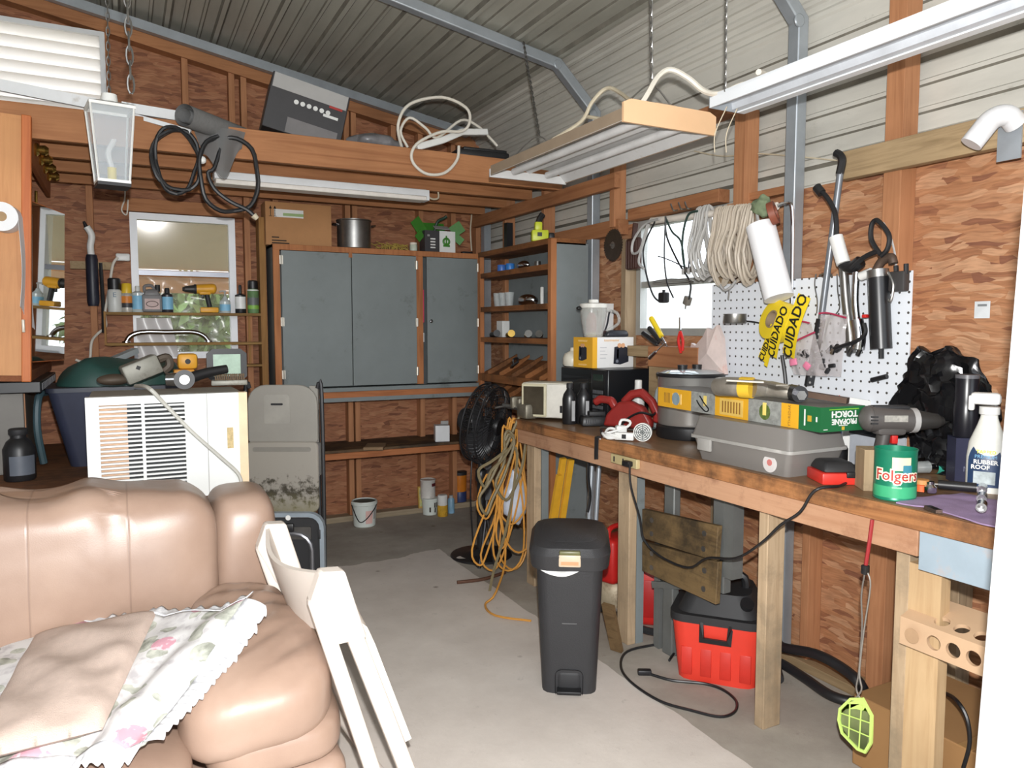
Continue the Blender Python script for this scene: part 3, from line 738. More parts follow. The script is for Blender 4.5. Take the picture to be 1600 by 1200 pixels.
# ================================================================ floor along the back wall
def put(u, v, z=0.0): return oz(u, v, z)
BUCK = M('bucket_white', (214, 220, 214), .45, 0, .05)
p = put(569, 826); p = p + V(.03, .09, 0); k = mpp(p)
t = thing('white_bucket', 'white plastic bucket with a dark rim and black bail handle', 'bucket', p)
MB().lathe([(.075, 0), (.082, .006), (.094, .165), (.099, .17), (.099, .185), (.094, .19), (.094, .196), (.088, .196), (.078, .02)], n=30).build('bucket_body', BUCK, t)
MB().lathe([(.0, .185), (.09, .188)], n=24, capb=False).build('contents', M('dark_green_contents', (64, 78, 72), .6), t)
m = MB(); m.tube([V(-.10, -.01, .17), V(-.07, -.09, .06), V(-.02, -.105, .07), V(.05, -.09, .14), V(.09, -.03, .175)], .004, 6); m.build('bail', BLACK, t)
m = MB(); 
def patch(m, r0, r1, a0, a1, z0, z1, off=.001):
    m.sheet(lambda u, v: V(math.cos(a0 + (a1 - a0) * u) * (r0 + (r1 - r0) * v + off), math.sin(a0 + (a1 - a0) * u) * (r0 + (r1 - r0) * v + off), z0 + (z1 - z0) * v), 10, 3)
patch(m, .083, .091, -1.75, -1.1, .03, .13); m.build('bucket_label', M('pink_label', (224, 184, 176), .5), t, label='faded pink label')
m = MB(); patch(m, .085, .092, -1.0, -.75, .06, .14); m.build('bucket_label', LG, t)
# small picture board leaning on the wall
p = oz(655, 792, .02); t = thing('picture_board', 'small yellow edged painted board leaning on the back wall', 'picture', (p.x, 5.64, .0), (math.radians(-6), 0, 0))
MB().bx(-.06, .06, -.012, 0, .045, .22).build('board', wood('pale_pine', (196, 160, 84), (170, 130, 60), 'Z', knots=False), t)
MB().bx(-.05, .055, -.014, -.012, .06, .21).build('painting', M('picture_paint', (150, 160, 120), .6, 0, .6, 22, (214, 200, 120), .5), t)
# tub with paint can on top, spray cans, bottles
p = oz(676, 806); t = thing('white_tub', 'white plastic tub with black print under the paint can', 'tub', p + V(.0, .06, 0))
MB().lathe([(.05, 0), (.056, .004), (.066, .125), (.07, .127), (.07, .136), (.0, .137)], n=26).build('tub_body', BUCK, t)
for a_, z in ((-1.35, .085), (-1.05, .085), (-2.0, .05), (-1.3, .045)): m = MB(); patch(m, .0575, .061, a_, a_ + .2, z - .02, z + .02, .004); m.build('print', INK, t)
q = p + V(-.01, .075, .138); t = thing('paint_can', 'dripped white paint can standing on the white tub', 'paint can', q)
MB().lathe([(.062, 0), (.062, .003), (.06, .01), (.06, .135), (.064, .14), (.064, .148), (.056, .148), (.056, .143), (.0, .143)], n=26).build('can_body', M('white_can', (208, 204, 198), .4, 0, .1, 8, (150, 140, 130), .6), t)
m = MB(); patch(m, .06, .06, -1.4, -.5, .095, .12, .002); m.build('can_label', M('maroon', (92, 34, 40), .5), t, label='maroon oval mark')
p = oz(695, 808); t = thing('wax_tin', 'yellow spray tin with a tall white cap on the floor', 'spray can', p + V(.0, .045, 0))
MB().lathe([(.040, 0), (.042, .004), (.042, .09)], n=22).build('tin_body', M('tin_yellow', (206, 160, 50), .45, 0, .3, 20, (60, 50, 30), .58), t); MB().lathe([(.038, .09), (.04, .094), (.04, .165), (.034, .172)], n=22).build('cap', WHITE, t)
p = oz(708, 803); t = thing('spray_can', 'slim blue spray can on the floor beside the yellow tin', 'spray can', p + V(.0, .04, 0))
MB().lathe([(.027, 0), (.028, .004), (.028, .11), (.02, .125)], n=18).build('can_body', M('can_blue', (130, 170, 196), .4, 0, .2, 14), t); MB().lathe([(.017, .125), (.017, .145)], n=14).build('cap', LG, t)
p = oz(722, 793); t = thing('orange_jar', 'orange jar standing on a blue tin behind the fan pole', 'jar', p + V(.005, .06, .13))
MB().lathe([(.055, 0), (.058, .01), (.06, .13), (.06, .14)], n=22).build('jar_body', M('amber', (206, 122, 36), .4, 0, .15), t); MB().lathe([(.062, .14), (.062, .165), (.055, .168)], n=22).build('lid', MBLACK, t)
t = thing('blue_tin', 'dark blue tin under the orange jar', 'tin', p + V(.005, .06, 0)); MB().lathe([(.056, 0), (.058, .004), (.058, .126), (.056, .13)], n=22).build('tin_body', M('tin_navy', (48, 62, 108), .45), t)
# left over rack of slats with small stuff behind the fan pole
t = thing('slat_rack', 'narrow wooden slat rack with red and black packs behind the fan', 'rack', oz(757, 790) + V(0, .12, 0), -.2)
for i, x in enumerate((-.11, -.01, .09)): MB().bx(x, x + .022, 0, .03, 0, .62).build('slat', W_STUD, t)
for i in range(5):
    MB().bx(-.09 + .1 * (i % 2), -.02 + .1 * (i % 2), .035, .08, .06 + i * .09, .13 + i * .09).build('pack', [REDP, MBLACK, WHITE, M('pack_red', (170, 46, 48), .5), M('pack_green', (70, 96, 70), .5)][i], t)
MB().bx(-.11, .12, .03, .09, .03, .05).build('bottom_board', W_STUD, t)

# pedestal fan
p = oz(752, 868); FB = M('fan_black', (36, 36, 38), .38, 0, .12); t = thing('pedestal_fan', 'black pedestal fan on a round base, head turned to the right', 'fan', p)
m = MB(); m.lathe([(.20, 0), (.205, .006), (.20, .014), (.11, .022), (.05, .034), (.035, .05)], n=40)
m.build('base', FB, t); MB().lathe([(.03, .0), (.055, .001)], (-.125, -.03, .0172), n=18, sx=1.2, sy=.6).build('base_opening', CONC, t, label='oval opening in the base')
MB().cyl((0, 0, .04), (0, 0, .56), .0285, .026).build('pole', FB, t); MB().cyl((0, 0, .50), (0, 0, .92), .019, .017).build('inner_pole', FB, t)
MB().lathe([(.034, .5), (.038, .52), (.038, .57), (.03, .58)], n=18).build('collar', FB, t)
hd = od(757, 660, (p - EYE).dot(FW)) - p; ax = V(.60, -.785, -.16).normalized(); F = frame(ax)
hd.x, hd.y = .03, -.03
MB().cyl(V(0, 0, .88), hd - ax * .10 + V(0, 0, -.03), .022, .03, 12).build('neck', FB, t)
m = MB(); m.cyl(hd - ax * .19, hd - ax * .07, .07, .075, 20); m.build('motor', FB, t, bevel=.01)
R_ = .262
m = MB()
for z, r in ((-.055, R_ * .97), (0, R_), (.045, R_ * .96)): m.tube([hd + F @ V(math.cos(a) * r, math.sin(a) * r, z) for a in [2 * PI * i / 40 for i in range(40)]], .006, 6, closed=True, k=1)
for s, z0 in ((1, .085), (-1, -.085)):
    for i in range(56):
        a = 2 * PI * i / 56; e = V(math.cos(a), math.sin(a), 0); e2 = V(math.cos(a + .18), math.sin(a + .18), 0)
        m.tube([hd + F @ (e * .06 + V(0, 0, z0)), hd + F @ (e * R_ * .55 + V(0, 0, z0 * .95)), hd + F @ (e2 * R_ * .9 + V(0, 0, z0 * .7)), hd + F @ (e2 * R_ + V(0, 0, 0))], .0024, 4, k=2)
    for r in (.10, .15, .2, .24): m.tube([hd + F @ V(math.cos(a) * r, math.sin(a) * r, z0 * (1 if r < .16 else .86 if r < .22 else .7)) for a in [2 * PI * i / 32 for i in range(32)]], .0022, 4, closed=True, k=1)
m.build('grille', FB, t)
m = MB().cyl(hd + ax * .075, hd + ax * .098, .068, .055, 26); m.build('grille_cap', BLACK, t)
m = MB()
for k in range(5):
    a0 = 2 * PI * k / 5
    m.sheet(lambda u, v: hd + F @ V(math.cos(a0 + (v - .5) * 1.05 + u * .25) * (.04 + u * .195), math.sin(a0 + (v - .5) * 1.05 + u * .25) * (.04 + u * .195), (v - .5) * .06), 6, 6, .003)
m.cyl(hd - ax * .03, hd + ax * .03, .045, n=16); m.build('blades', M('blade_grey', (58, 58, 60), .45), t)
m = MB(); m.tube([V(-.03, .05, .8), V(-.06, .03, .5), V(-.05, .05, .3), V(-.03, .06, .04)], .005, 6); m.build('cord', BLACK, t)

# ================================================================ shelf ladder with bottles in front of the back window
SLIM = wood('olive_trim', (150, 116, 66), (120, 90, 48), 'X', knots=False); SLIMZ = wood('olive_trim_z', (158, 116, 66), (126, 86, 46), 'Z', knots=False)
xa, xb = -.09, .878
t = thing('window_shelf', 'narrow wooden shelf rack across the back window', 'shelf', ((xa + xb) / 2, 5.54, 1.2)); O = t.location
for z in (1.588, 1.386): MB().bx(xa - O.x, xb - O.x, 0, .135, z - O.z, z - O.z + .018).build('shelf_board', SLIM, t)
MB().bx(xb - O.x - .16, xb - O.x, 0, .135, .03, .045).build('shelf_board', SLIM, t)
MB().bx(xb - O.x, xb - O.x + .042, 0, .135, -.45, 1.08).build('post', SLIMZ, t)
MB().bx(xa - O.x - .012, xa - O.x, 0, .13, .19, .41).build('end_strip', SLIMZ, t)
MB().bx(xb - O.x - .07, xb - O.x - .055, .12, .134, .03, .39).build('batten', SLIMZ, t)
ZS = 1.607
def on_shelf(u, y=5.60): q = oy(u, 487, y); return V(q.x, y, ZS)
def can(name, label, u, r, h, body, cap, caph, cat='spray can', bands=(), y=5.60, capr=.9, neck=.8):
    t = thing(name, label, cat, on_shelf(u, y) if not isinstance(u, Vector) else u)
    MB().lathe([(r * .95, 0), (r, .004), (r, h - caph - .012), (r * neck, h - caph)], n=22).build('can_body', body, t)
    MB().lathe([(r * capr, h - caph), (r * capr, h - .008), (r * capr * .8, h)], n=20).build('cap', cap, t)
    for z0, z1, mt in bands: MB().lathe([(r + .0008, z0), (r + .0008, z1)], n=22, capb=False, capt=False).build('label', mt, t)
    return t
t = can('spray_can', 'white spray can with a tall black cap, first on the window shelf', 180, .043, .222, M('can_white', (206, 208, 204), .4, 0, .05), BLACK, .075)
txt('E', .045, M('teal_print', (54, 88, 110), .5), t, (0, -.0445, .11), FACE_MY)
can('spray_can', 'small spray can with yellow cap on the window shelf', 199, .034, .19, M('can_silver', (190, 186, 178), .35, .3), M('cap_yellow', (230, 190, 50), .4), .065, bands=((.06, .105, M('band_orange', (214, 130, 50), .5)), (.03, .06, BK)))
t = can('clear_bottle', 'clear bottle with light blue label on the window shelf', 216, .036, .175, glass('cloudy_bottle', (205, 214, 214), .2, .75), M('cap_pale', (210, 212, 208), .4), .035, 'bottle', ((.02, .11, M('label_blue', (130, 186, 216), .5)),), capr=.42, neck=.45)
t = thing('grey_jug', 'grey plastic jug with a handle on the window shelf', 'jug', on_shelf(238))
GJ = M('jug_grey', (122, 120, 120), .45, 0, .06)
m = MB(); m.rbox((0, 0, .06), (.125, .075, .12), .015); m.rbox((.0, 0, .13), (.115, .07, .05), .016, None, 2, (.6, .7)); m.build('jug_body', GJ, t)
m = MB(); m.tube([V(-.04, 0, .13), V(-.042, 0, .172), V(.0, 0, .178), V(.02, 0, .145)], .010, 8); m.build('handle', GJ, t)
MB().cyl((.036, 0, .14), (.036, 0, .185), .017, n=14).build('cap', MBLACK, t); MB().bx(-.045, .045, -.040, -.0375, .02, .09).build('label', M('label_mauve', (186, 160, 154), .5), t)
m = MB(); m.tube(torus_pts((0, -.0405, .055), .036, (0, 1, 0), 18, 0, 1, .5), .002, 4, closed=True, k=1); m.build('printed_oval', INK, t)
can('peroxide_bottle', 'dark bottle with blue label on the window shelf', 262, .036, .165, M('bottle_brown', (50, 48, 52), .35), MBLACK, .035, 'bottle', ((.02, .105, MATS['label_blue']),), capr=.45, neck=.5)
def drill(t, body, grip, s=1.0, base=None, kind=0, nose=None):
    """pistol drill pointing along local -X, standing on its battery"""
    m = MB(); m.cyl((-.035 * s, 0, .165 * s), (.075 * s, 0, .17 * s), .033 * s, .036 * s, 18); m.ell((.075 * s, 0, .17 * s), (.025 * s, .035 * s, .035 * s)); m.rbox((.02 * s, 0, .15 * s), (.08 * s, .05 * s, .05 * s), .012 * s); m.build('motor_housing', body, t)
    m = MB(); m.cyl((-.05 * s, 0, .165 * s), (-.035 * s, 0, .165 * s), .034 * s, .034 * s, 18); m.build('torque_ring', nose or MBLACK, t)
    m = MB(); m.cyl((-.11 * s, 0, .163 * s), (-.05 * s, 0, .165 * s), .020 * s, .029 * s, 18); m.cyl((-.125 * s, 0, .163 * s), (-.11 * s, 0, .163 * s), .012 * s, .019 * s, 14); m.build('chuck', M('chuck_grey', (64, 62, 60), .45, .4), t)
    m = MB(); m.tube([V(.03 * s, 0, .15 * s), V(.038 * s, 0, .10 * s), V(.05 * s, 0, .04 * s)], .021 * s, 12, flat=.8); m.build('grip', grip, t)
    MB().rbox((.006 * s, 0, .118 * s), (.018 * s, .02 * s, .034 * s), .005 * s).build('trigger', base or MBLACK, t)
    if kind:
        MB().bx(-.012 * s, .05 * s, .034 * s, .0375 * s, .165 * s, .182 * s).build('label_plate', M('plate_silver', (172, 168, 160), .35, .4, .3, 60), t); MB().rbox((.02 * s, 0, .2 * s), (.10 * s, .03 * s, .012 * s), .005 * s).build('top_rib', MBLACK, t)
        for k in range(3): MB().bx(.066 * s, .084 * s, .030 * s, .0365 * s, (.158 + k * .009) * s, (.162 + k * .009) * s).build('vent', MBLACK, t)
    m = MB(); m.rbox((.045 * s, 0, .02 * s), (.12 * s, .07 * s, .038 * s), .008 * s); m.build('battery', body if kind == 0 else MBLACK, t)
YEL = M('tool_yellow', (222, 160, 44), .45, 0, .08)
t = thing('cordless_drill', 'yellow and black cordless drill standing on the window shelf', 'drill', on_shelf(316) + V(0, -.01, 0)); drill(t, YEL, MBLACK, .98, BLACK)
t = thing('pump_bottle', 'clear pump bottle on the window shelf before the frame', 'bottle', on_shelf(352))
MB().lathe([(.034, 0), (.036, .004), (.036, .08), (.014, .105), (.012, .115)], n=20).build('bottle_body', MATS['cloudy_bottle'], t); MB().lathe([(.0368, .015), (.0368, .06)], n=20, capb=False, capt=False).build('label', MATS['label_blue'], t)
m = MB(); m.cyl((0, 0, .115), (0, 0, .15), .006, n=8); m.tube([V(.01, 0, .15), V(-.02, 0, .152), V(-.035, 0, .146)], .006, 7); m.build('pump', LG, t)
t = can('dropper_bottle', 'black bottle with white label on the window shelf', 376, .036, .198, BLACK, BLACK, .06, 'bottle', ((.03, .115, WHITE),), capr=.3, neck=.35)
can('spray_can', 'green spray can with a black cap at the right end of the window shelf', 396, .039, .232, M('can_green', (96, 128, 84), .4, 0, .3, 12), BLACK, .06, bands=((.03, .055, M('band_green', (128, 176, 70), .5)), (.06, .11, M('band_grey', (96, 100, 100), .5)), (.158, .166, WHITE)))
# chrome bar on the second shelf, bits below
t = thing('grab_bar', 'curved chrome grab bar lying on the lower window shelf', 'bar', V(oy(262, 533, 5.6).x, 5.60, 1.405))
L = t.location; m = MB(); m.tube([V(oy(u, 500, 5.6).x - L.x, 0, z) for u, z in ((196, .004), (203, .045), (222, .07), (262, .07), (300, .07), (317, .045), (325, .004))], .0165, 14); m.build('bar', CHROME, t)
for u in (196, 325): MB().cyl(V(oy(u, 500, 5.6).x - L.x, 0, 0), V(oy(u, 500, 5.6).x - L.x, 0, .01), .026, n=16).build('flange', CHROME, t)
m = MB(); m.sheet(lambda u, v: V(BWX0 + .02 + u * .26 - .05 * v * u, 5.690 + .012 * math.sin(u * 9 + v * 3), 1.30 + v * .27), 16, 10, .002)
tag(m.build('plastic_curtain', M('milky_plastic', (206, 202, 200), .3, 0, .06)), 'milky plastic sheet over the lower left of the back window', 'plastic sheet')
# big dark tool hung on the wall left of the window
p = oy(144, 420, 5.66); t = thing('hand_pump', 'black hand pump with a bent white spout hung on the back wall', 'pump', V(p.x, 5.66, 1.62))
zz = lambda v: oy(144, v, 5.62).z - 1.62
MB().lathe([(.03, zz(478)), (.036, zz(472)), (.036, zz(405)), (.03, zz(398))], (0, -.04, 0), n=18).build('barrel', M('navy_black', (34, 36, 50), .45), t)
m = MB(); m.tube([V(0, -.04, zz(400)), V(-.004, -.04, zz(385)), V(.006, -.045, zz(368)), V(-.02, -.05, zz(355))], .021, 12); m.build('spout', WHITE, t, label='bent white spout')
MB().cyl(V(-.02, -.05, zz(357)), V(-.035, -.05, zz(347)), .014, .008, 10).build('nozzle', BLACK, t)
m = MB(); m.tube([V(.05, -.012, zz(410)), V(.055, -.012, zz(480)), V(.05, -.02, zz(520))], .012, 8); m.build('lever', DKMET, t); MB().cyl((0, -.04, zz(398)), (.0, .09, zz(398)), .008, n=8).build('hook', STEEL, t)
tag(MB().bx(oy(110, 415, 5.67).x, oy(178, 415, 5.67).x, 5.645, 5.675, oy(110, 420, 5.67).z, oy(110, 408, 5.67).z).build('wooden_cleat', W_GREYY), 'short wooden cleat on the back wall behind the hand pump', 'cleat')
t = thing('plug_adapter', 'white plug and cord at the left window frame', 'cord', oy(192, 402, 5.66)); L = t.location
MB().rbox((0, 0, 0), (.085, .035, .05), .01).build('plug', WHITE, t); m = MB(); m.tube([q - L for q in px([(184, 402), (176, 415), (170, 455), (164, 490), (165, 510), (152, 522), (143, 535, 5.6), (140, 562, 5.6), (128, 565, 5.6), (118, 562, 5.6)], 5.64)], .0085, 8); m.build('cord', WC, t)
m = MB(); m.tube(px([(195, 288), (195, 310), (190, 328), (198, 335), (200, 312)], 5.62), .005, 6); tag(m.build('wire_loop', WC), 'loose white wire loop on the wall above the window corner', 'wire')

# ================================================================ corner bookcase along the right wall
BY0, BY1, BX = 4.0, 5.05, 2.356
t = thing('tool_bookcase', 'tall open bookcase with a grey painted side and wooden shelves in the corner', 'bookcase', (BX, BY0, 0))
W_SH = wood('shelf_brown_y', (150, 98, 58), (110, 68, 38), 'Y', stain=(60, 44, 32), stain_at=.56)
MB().bx(.03, .268, 0, .02, 0, 2.03).build('side_panel', GREYP, t); MB().bx(-.005, .035, -.004, .038, 0, 2.05).build('front_post', W_ORZ, t, bevel=.002); MB().bx(-.002, .03, 1.03, 1.06, 0, 2.05).build('front_post', W_ORZ, t)
MB().bx(.25, .266, .02, 1.06, .9, 2.05).build('back_panel', GREYP, t)
SHZ = (1.90, 1.655, 1.435, 1.19, 1.03, .6, .2)
for z in SHZ[:3] + SHZ[5:]: MB().bx(0, .25, .038, 1.05, z - .035, z).build('shelf', W_SH, t)
MB().bx(-.004, .25, .0, 1.06, 2.02, 2.055).build('top', W_SH, t)
for z in (1.19, 1.0):
    o = MB().box((.13, .55, z + .02), (.26, 1.0, .018), (0, math.radians(-26), 0)).build('bin_shelf', W_SH, t)
    MB().bx(-.004, .02, .04, 1.05, z - .075, z - .02).build('bin_rail', W_SH, t)
    for k in range(5): MB().prism([(.0, z - .06), (.24, z + .10), (.24, z + .12), (.0, z - .0)], .014, (0, .14 + k * .19, 0)).build('divider', W_SH, t)
def bs(u, z, x=BX + .09): q = ox(u, 450, x); return V(x, q.y, z)
for k, (u, c) in enumerate(((784, (62, 110, 190)), (797, (50, 120, 196)))):
    t = thing('blue_cap_jar', ('rear' if k == 0 else 'front') + ' blue jar on the top bookcase shelf', 'jar', bs(u, 1.90)); MB().lathe([(.03, 0), (.032, .004), (.032, .05), (.03, .055)], n=18).build('jar_body', M('jar_blue%d' % k, c, .4), t)
t = thing('silver_scoop', 'silver scoop head on the top bookcase shelf', 'scoop', bs(818, 1.90)); m = MB(); m.ell((0, 0, .03), (.03, .07, .03), (0, .2, 0)); m.build('bowl', CHROME, t)
t = thing('metal_fitting', 'dull metal fitting at the right of the top bookcase shelf', 'fitting', bs(840, 1.90)); MB().cyl((0, 0, 0), (0, 0, .04), .025, .02).build('ring', STEEL, t)
GLS = glass('drinking_glass', (220, 226, 226), .03, .32, .9)
for k, (u, side) in enumerate(((778, 'left'), (786, 'middle'), (796, 'right'))):
    t = thing('drinking_glass', side + ' one of three clear glasses on the bookcase', 'glass', bs(u, 1.655), group='glasses on the bookcase'); MB().lathe([(.026, 0), (.036, .10), (.033, .10), (.023, .006), (0, .006)], n=20).build('tumbler', GLS, t)
t = thing('metal_bowl', 'shiny metal ladle bowl beside the clear glasses', 'bowl', bs(825, 1.655)); m = MB(); m.ell((0, 0, .035), (.05, .09, .04), (0, .25, .2)); m.build('bowl', CHROME, t); m = MB(); m.tube([V(0, -.06, .03), V(-.02, -.15, .012)], .007, 6); m.build('handle', CHROME, t)
t = thing('white_tube', 'narrow white tube standing at the right end of the bookcase shelf', 'tube', bs(847, 1.655)); MB().lathe([(.012, 0), (.012, .11), (.008, .115)], n=12).build('tube_body', WHITE, t)
t = thing('white_block', 'white box standing on the bookcase shelf below the glasses', 'box', bs(786, 1.435, BX + .16)); MB().bx(-.03, .03, -.05, .05, 0, .12).build('box_body', WHITE, t, bevel=.004)
for k, (u, mt, lab, ln) in enumerate(((776, BLACK, 'black handled tool lying on the third bookcase shelf', .09), (800, M('brass', (170, 140, 70), .35, .8), 'brass fitting lying on the third bookcase shelf', .07), (828, CHROME, 'chrome cup lying on the third bookcase shelf', .05), (846, STEEL, 'steel ring lying at the front of the third bookcase shelf', .03))):
    t = thing('shelf_tool', lab, 'tool', bs(u, 1.435)); m = MB(); m.tube([V(0, ln, .018), V(-.01, 0, .022), V(-.03, -ln * .7, .03)], lambda s: .016 + .01 * s, 10); m.build('tool_body', mt, t)
t = thing('corner_clamp', 'small black clamp lying in the upper tilted bin', 'clamp', bs(805, 1.19 + .03)); m = MB(); m.bars([V(0, .06, 0), V(-.03, -.02, .02), V(.0, -.05, .05)], w=.02, h=.012); m.tube([V(0, .02, .02), V(0, .03, .06), V(.02, 0, .07), V(0, -.02, .03)], .006, 6); m.build('clamp_body', BLACK, t)
# yellow-green glue gun standing on the bookcase
LIME = M('lime_plastic', (196, 206, 50), .42, 0, .06); q = ox(862, 372, BX + .12)
t = thing('lime_power_tool', 'lime green and black cordless tool standing on the bookcase corner', 'power tool', V(BX + .06, q.y + .05, 2.055), -.35)
m = MB(); m.rbox((0, 0, .04), (.11, .06, .075), .01); m.rbox((-.01, 0, .10), (.05, .05, .06), .012); m.build('tool_body', LIME, t)
m = MB(); m.tube([V(-.01, 0, .12), V(.0, 0, .15), V(.02, 0, .18)], .02, 8); m.build('grip', BLACK, t); MB().rbox((.075, 0, .03), (.04, .055, .06), .01).build('battery', BLACK, t); MB().bx(-.02, .01, -.032, -.030, .035, .06).build('badge', BLACK, t)
tag(MB().bx(2.55, 2.60, 4.98, 5.03, 2.0555, 2.28).build('black_case', BLACK), 'slim black case standing upright in the corner on the bookcase', 'case')
# ================================================================ workbench along the right wall
BT = .975
W_TOP = wood('bench_top_wood', (142, 110, 80), (114, 86, 62), 'Y', rough=.4, stain=(78, 60, 46), stain_at=.62, knots=False)
W_EDGE = wood('bench_edge_fir', (184, 128, 82), (126, 80, 48), 'Y', grain=1.3, stain=(62, 48, 38), stain_at=.56)
W_APR = wood('bench_apron_fir', (200, 156, 124), (180, 132, 100), 'Y', stain=(128, 84, 62), stain_at=.6)
W_LEG = wood('bench_leg_pine', (192, 168, 138), (168, 142, 112), 'Z', stain=(134, 120, 100), stain_at=.58)
BEY = 3.84
t = thing('workbench', 'long wooden workbench with worn brown top along the right wall', 'workbench', (2.03, 2.3, 0)); O = t.location
MB().bx(0, .60, -1.75, BEY - O.y, BT - .022, BT).build('bench_top', W_TOP, t)
MB().bx(-.012, .03, -1.75, BEY - O.y, BT - .058, BT - .001).build('front_edge', W_EDGE, t, bevel=.003)
MB().bx(.005, .043, -.95, BEY - O.y, .835, BT - .059).build('apron', W_APR, t, bevel=.003)
MB().bx(.006, .044, -1.75, -.955, .80, BT - .059).build('apron', M('blue_grey_wood', (150, 166, 178), .65, 0, .1, 5, (190, 150, 120), .6), t, label='blue grey painted apron board')
MB().bx(.54, .58, -1.75, BEY - O.y, .84, BT - .022).build('rear_rail', W_APR, t)
for y, a, b, mt in ((3.71, .045, .09, W_LEG), (2.80, .045, .088, W_LEG), (1.955, .088, .045, W_LEG), (1.40, .09, .045, W_LEG)):
    MB().bx(.046, .046 + a, y - O.y, y - O.y + b, 0, BT - .023).build('leg', mt, t, bevel=.003)
MB().bx(.092, .135, 2.80 - O.y, 2.84 - O.y, 0, .80).build('leg_brace', GREYP, t, label='grey painted brace on a leg')
MB().bx(.092, .135, 3.70 - O.y, 3.74 - O.y, 0, .9).build('leg_brace', GREYP, t, label='grey painted brace on the far leg')
MB().bx(.046, .09, 1.30 - O.y, 1.40 - O.y, 0, .80).build('leg', wood('pine_gold', (206, 176, 136), (184, 150, 110), 'Z'), t)
bp = lambda u, v: oz(u, v, BT)
CAMROT = lambda p: math.atan2(-(p.x), (p.y))      # z rotation so that local -Y looks at the camera

# outlet strip on the apron, cord to the charger
q = ox(980, 720, 2.035); t = thing('outlet_strip', 'cream outlet strip screwed to the bench apron', 'outlet', V(2.034, q.y, q.z)); L = t.location
MB().bx(-.022, 0, -.10, .10, -.022, .022).build('strip_body', M('ivory', (196, 180, 134), .5), t, bevel=.004)
for y in (.07, .0): MB().bx(-.024, -.021, y - .004, y + .004, -.012, .012).build('socket', MBLACK, t)
m = MB(); m.rbox((-.035, -.05, -.002), (.03, .05, .026), .006); m.build('plug', BLACK, t)
def cable(name, label, pts, r, mat=BLACK, cat='cable', n=7, k=5):
    m = MB(); m.tube(pts, r, n, k=k); return tag(m.build(name, mat), label, cat)
# shop clutter at the bench end: vise and cords
q = ox(818, 618, 2.07); t = thing('bench_vise', 'worn metal vise at the far end of the workbench', 'vise', V(2.065, 3.775, BT))
VM = M('vise_metal', (138, 132, 118), .45, .6, .3, 16)
m = MB(); m.rbox((0, 0, .05), (.09, .12, .09), .02); m.rbox((.02, .05, .09), (.12, .04, .06), .01); m.build('vise_body', VM, t)
m = MB(); m.rbox((.0, .10, .09), (.11, .035, .07), .01); m.build('jaw', VM, t); m = MB(); m.cyl((-.03, .0, .06), (-.03, .24, .06), .014, n=12); m.cyl((-.10, .22, .05), (.05, .22, .07), .007, n=8); m.build('screw_handle', STEEL, t)
# small electric heater / oven with glass front
a = bp(826, 652); t = thing('toaster_oven', 'small cream toaster oven with a glass door at the far bench end', 'toaster oven', V(2.185, 3.60, BT), math.radians(40))
Wd = .25; MB().rbox((.09, .11, .115), (.18, Wd, .2), .008).build('oven_body', M('oven_cream', (226, 222, 206), .4), t)
m = MB(); m.bx(-.014, .0, .085, .11 + Wd / 2, .02, .21); m.build('door_frame', M('aged_cream', (200, 192, 164), .4), t, bevel=.006)
MB().bx(-.018, -.012, .098, .22, .035, .195).build('door_glass', M('dark_glass', (66, 60, 50), .08, 0, .3, 6), t, label='dark glass door')
MB().rbox((-.006, .018, .115), (.02, .125, .19), .006).build('control_panel', M('oven_cream2', (228, 224, 214), .4), t); MB().bx(-.018, -.014, -.02, .0, .05, .09).build('switch', BLACK, t)
# two oil bottles
for k, (u, lab) in enumerate(((887, 'black oil bottle in front of the microwave, nearer the toaster oven'), (909, 'black oil bottle in front of the microwave, nearer the charger'))):
    c = bp(u, 664) + V(.03, .03, 0)
    if k == 0:
        ob = thing('oil_bottle', lab, 'bottle', c, CAMROT(c), 'oil bottles by the microwave')
        MB().lathe([(.036, 0), (.040, .006), (.040, .14), (.034, .165), (.018, .19), (.015, .2)], n=22, sx=1, sy=.72).build('bottle_body', M('oil_black', (30, 30, 32), .3), ob)
        MB().lathe([(.018, .2), (.018, .222), (.015, .226)], n=18).build('cap', MBLACK, ob); MB().bx(.012, .030, -.0300, -.026, .02, .13).build('label', M('label_grey', (130, 130, 132), .35), ob)
    else: dup(ob, c, CAMROT(c), lab)
c = bp(930, 667) + V(.03, .05, 0); t = thing('battery_charger', 'black battery charger on the bench in front of the microwave', 'charger', c, CAMROT(c) + .2)
m = MB(); m.rbox((0, 0, .028), (.165, .12, .055), .014, None, 2, .9); m.build('charger_body', BLACK, t); m = MB(); m.rbox((.01, .01, .065), (.09, .07, .025), .006)
m.build('battery_dock', MBLACK, t)
for i in range(5): MB().bx(-.06 + i * .012, -.053 + i * .012, -.062, -.055, .018, .04).build('slot', DKMET, t)
# microwave with goods on top
MW = M('microwave_black', (26, 27, 30), .3, 0, .1); t = thing('microwave_oven', 'black microwave oven at the far end of the bench', 'microwave', V(2.335, 3.385, BT))
MB().bx(.02, .33, 0, .46, .012, .298).build('microwave_body', MW, t, bevel=.006)
o = MB().bx(0, .019, .13, .46, .016, .294).build('door', M('gloss_black', (20, 21, 23), .12), t, bevel=.004); MB().bx(-.003, 0, .16, .43, .06, .25).build('window', M('smoked_glass', (34, 34, 36), .06), o)
o = MB().bx(0, .019, .002, .128, .016, .294).build('control_panel', MW, t)
for i in range(5):
    for j in range(3): MB().bx(-.003, .0, .018 + j * .034, .046 + j * .034, .05 + i * .028, .07 + i * .028).build('button', M('button_grey', (92, 94, 98), .45), o)
MB().bx(-.003, 0, .02, .11, .235, .27).build('display', M('display_green', (40, 56, 50), .15), o)
MT = BT + .299
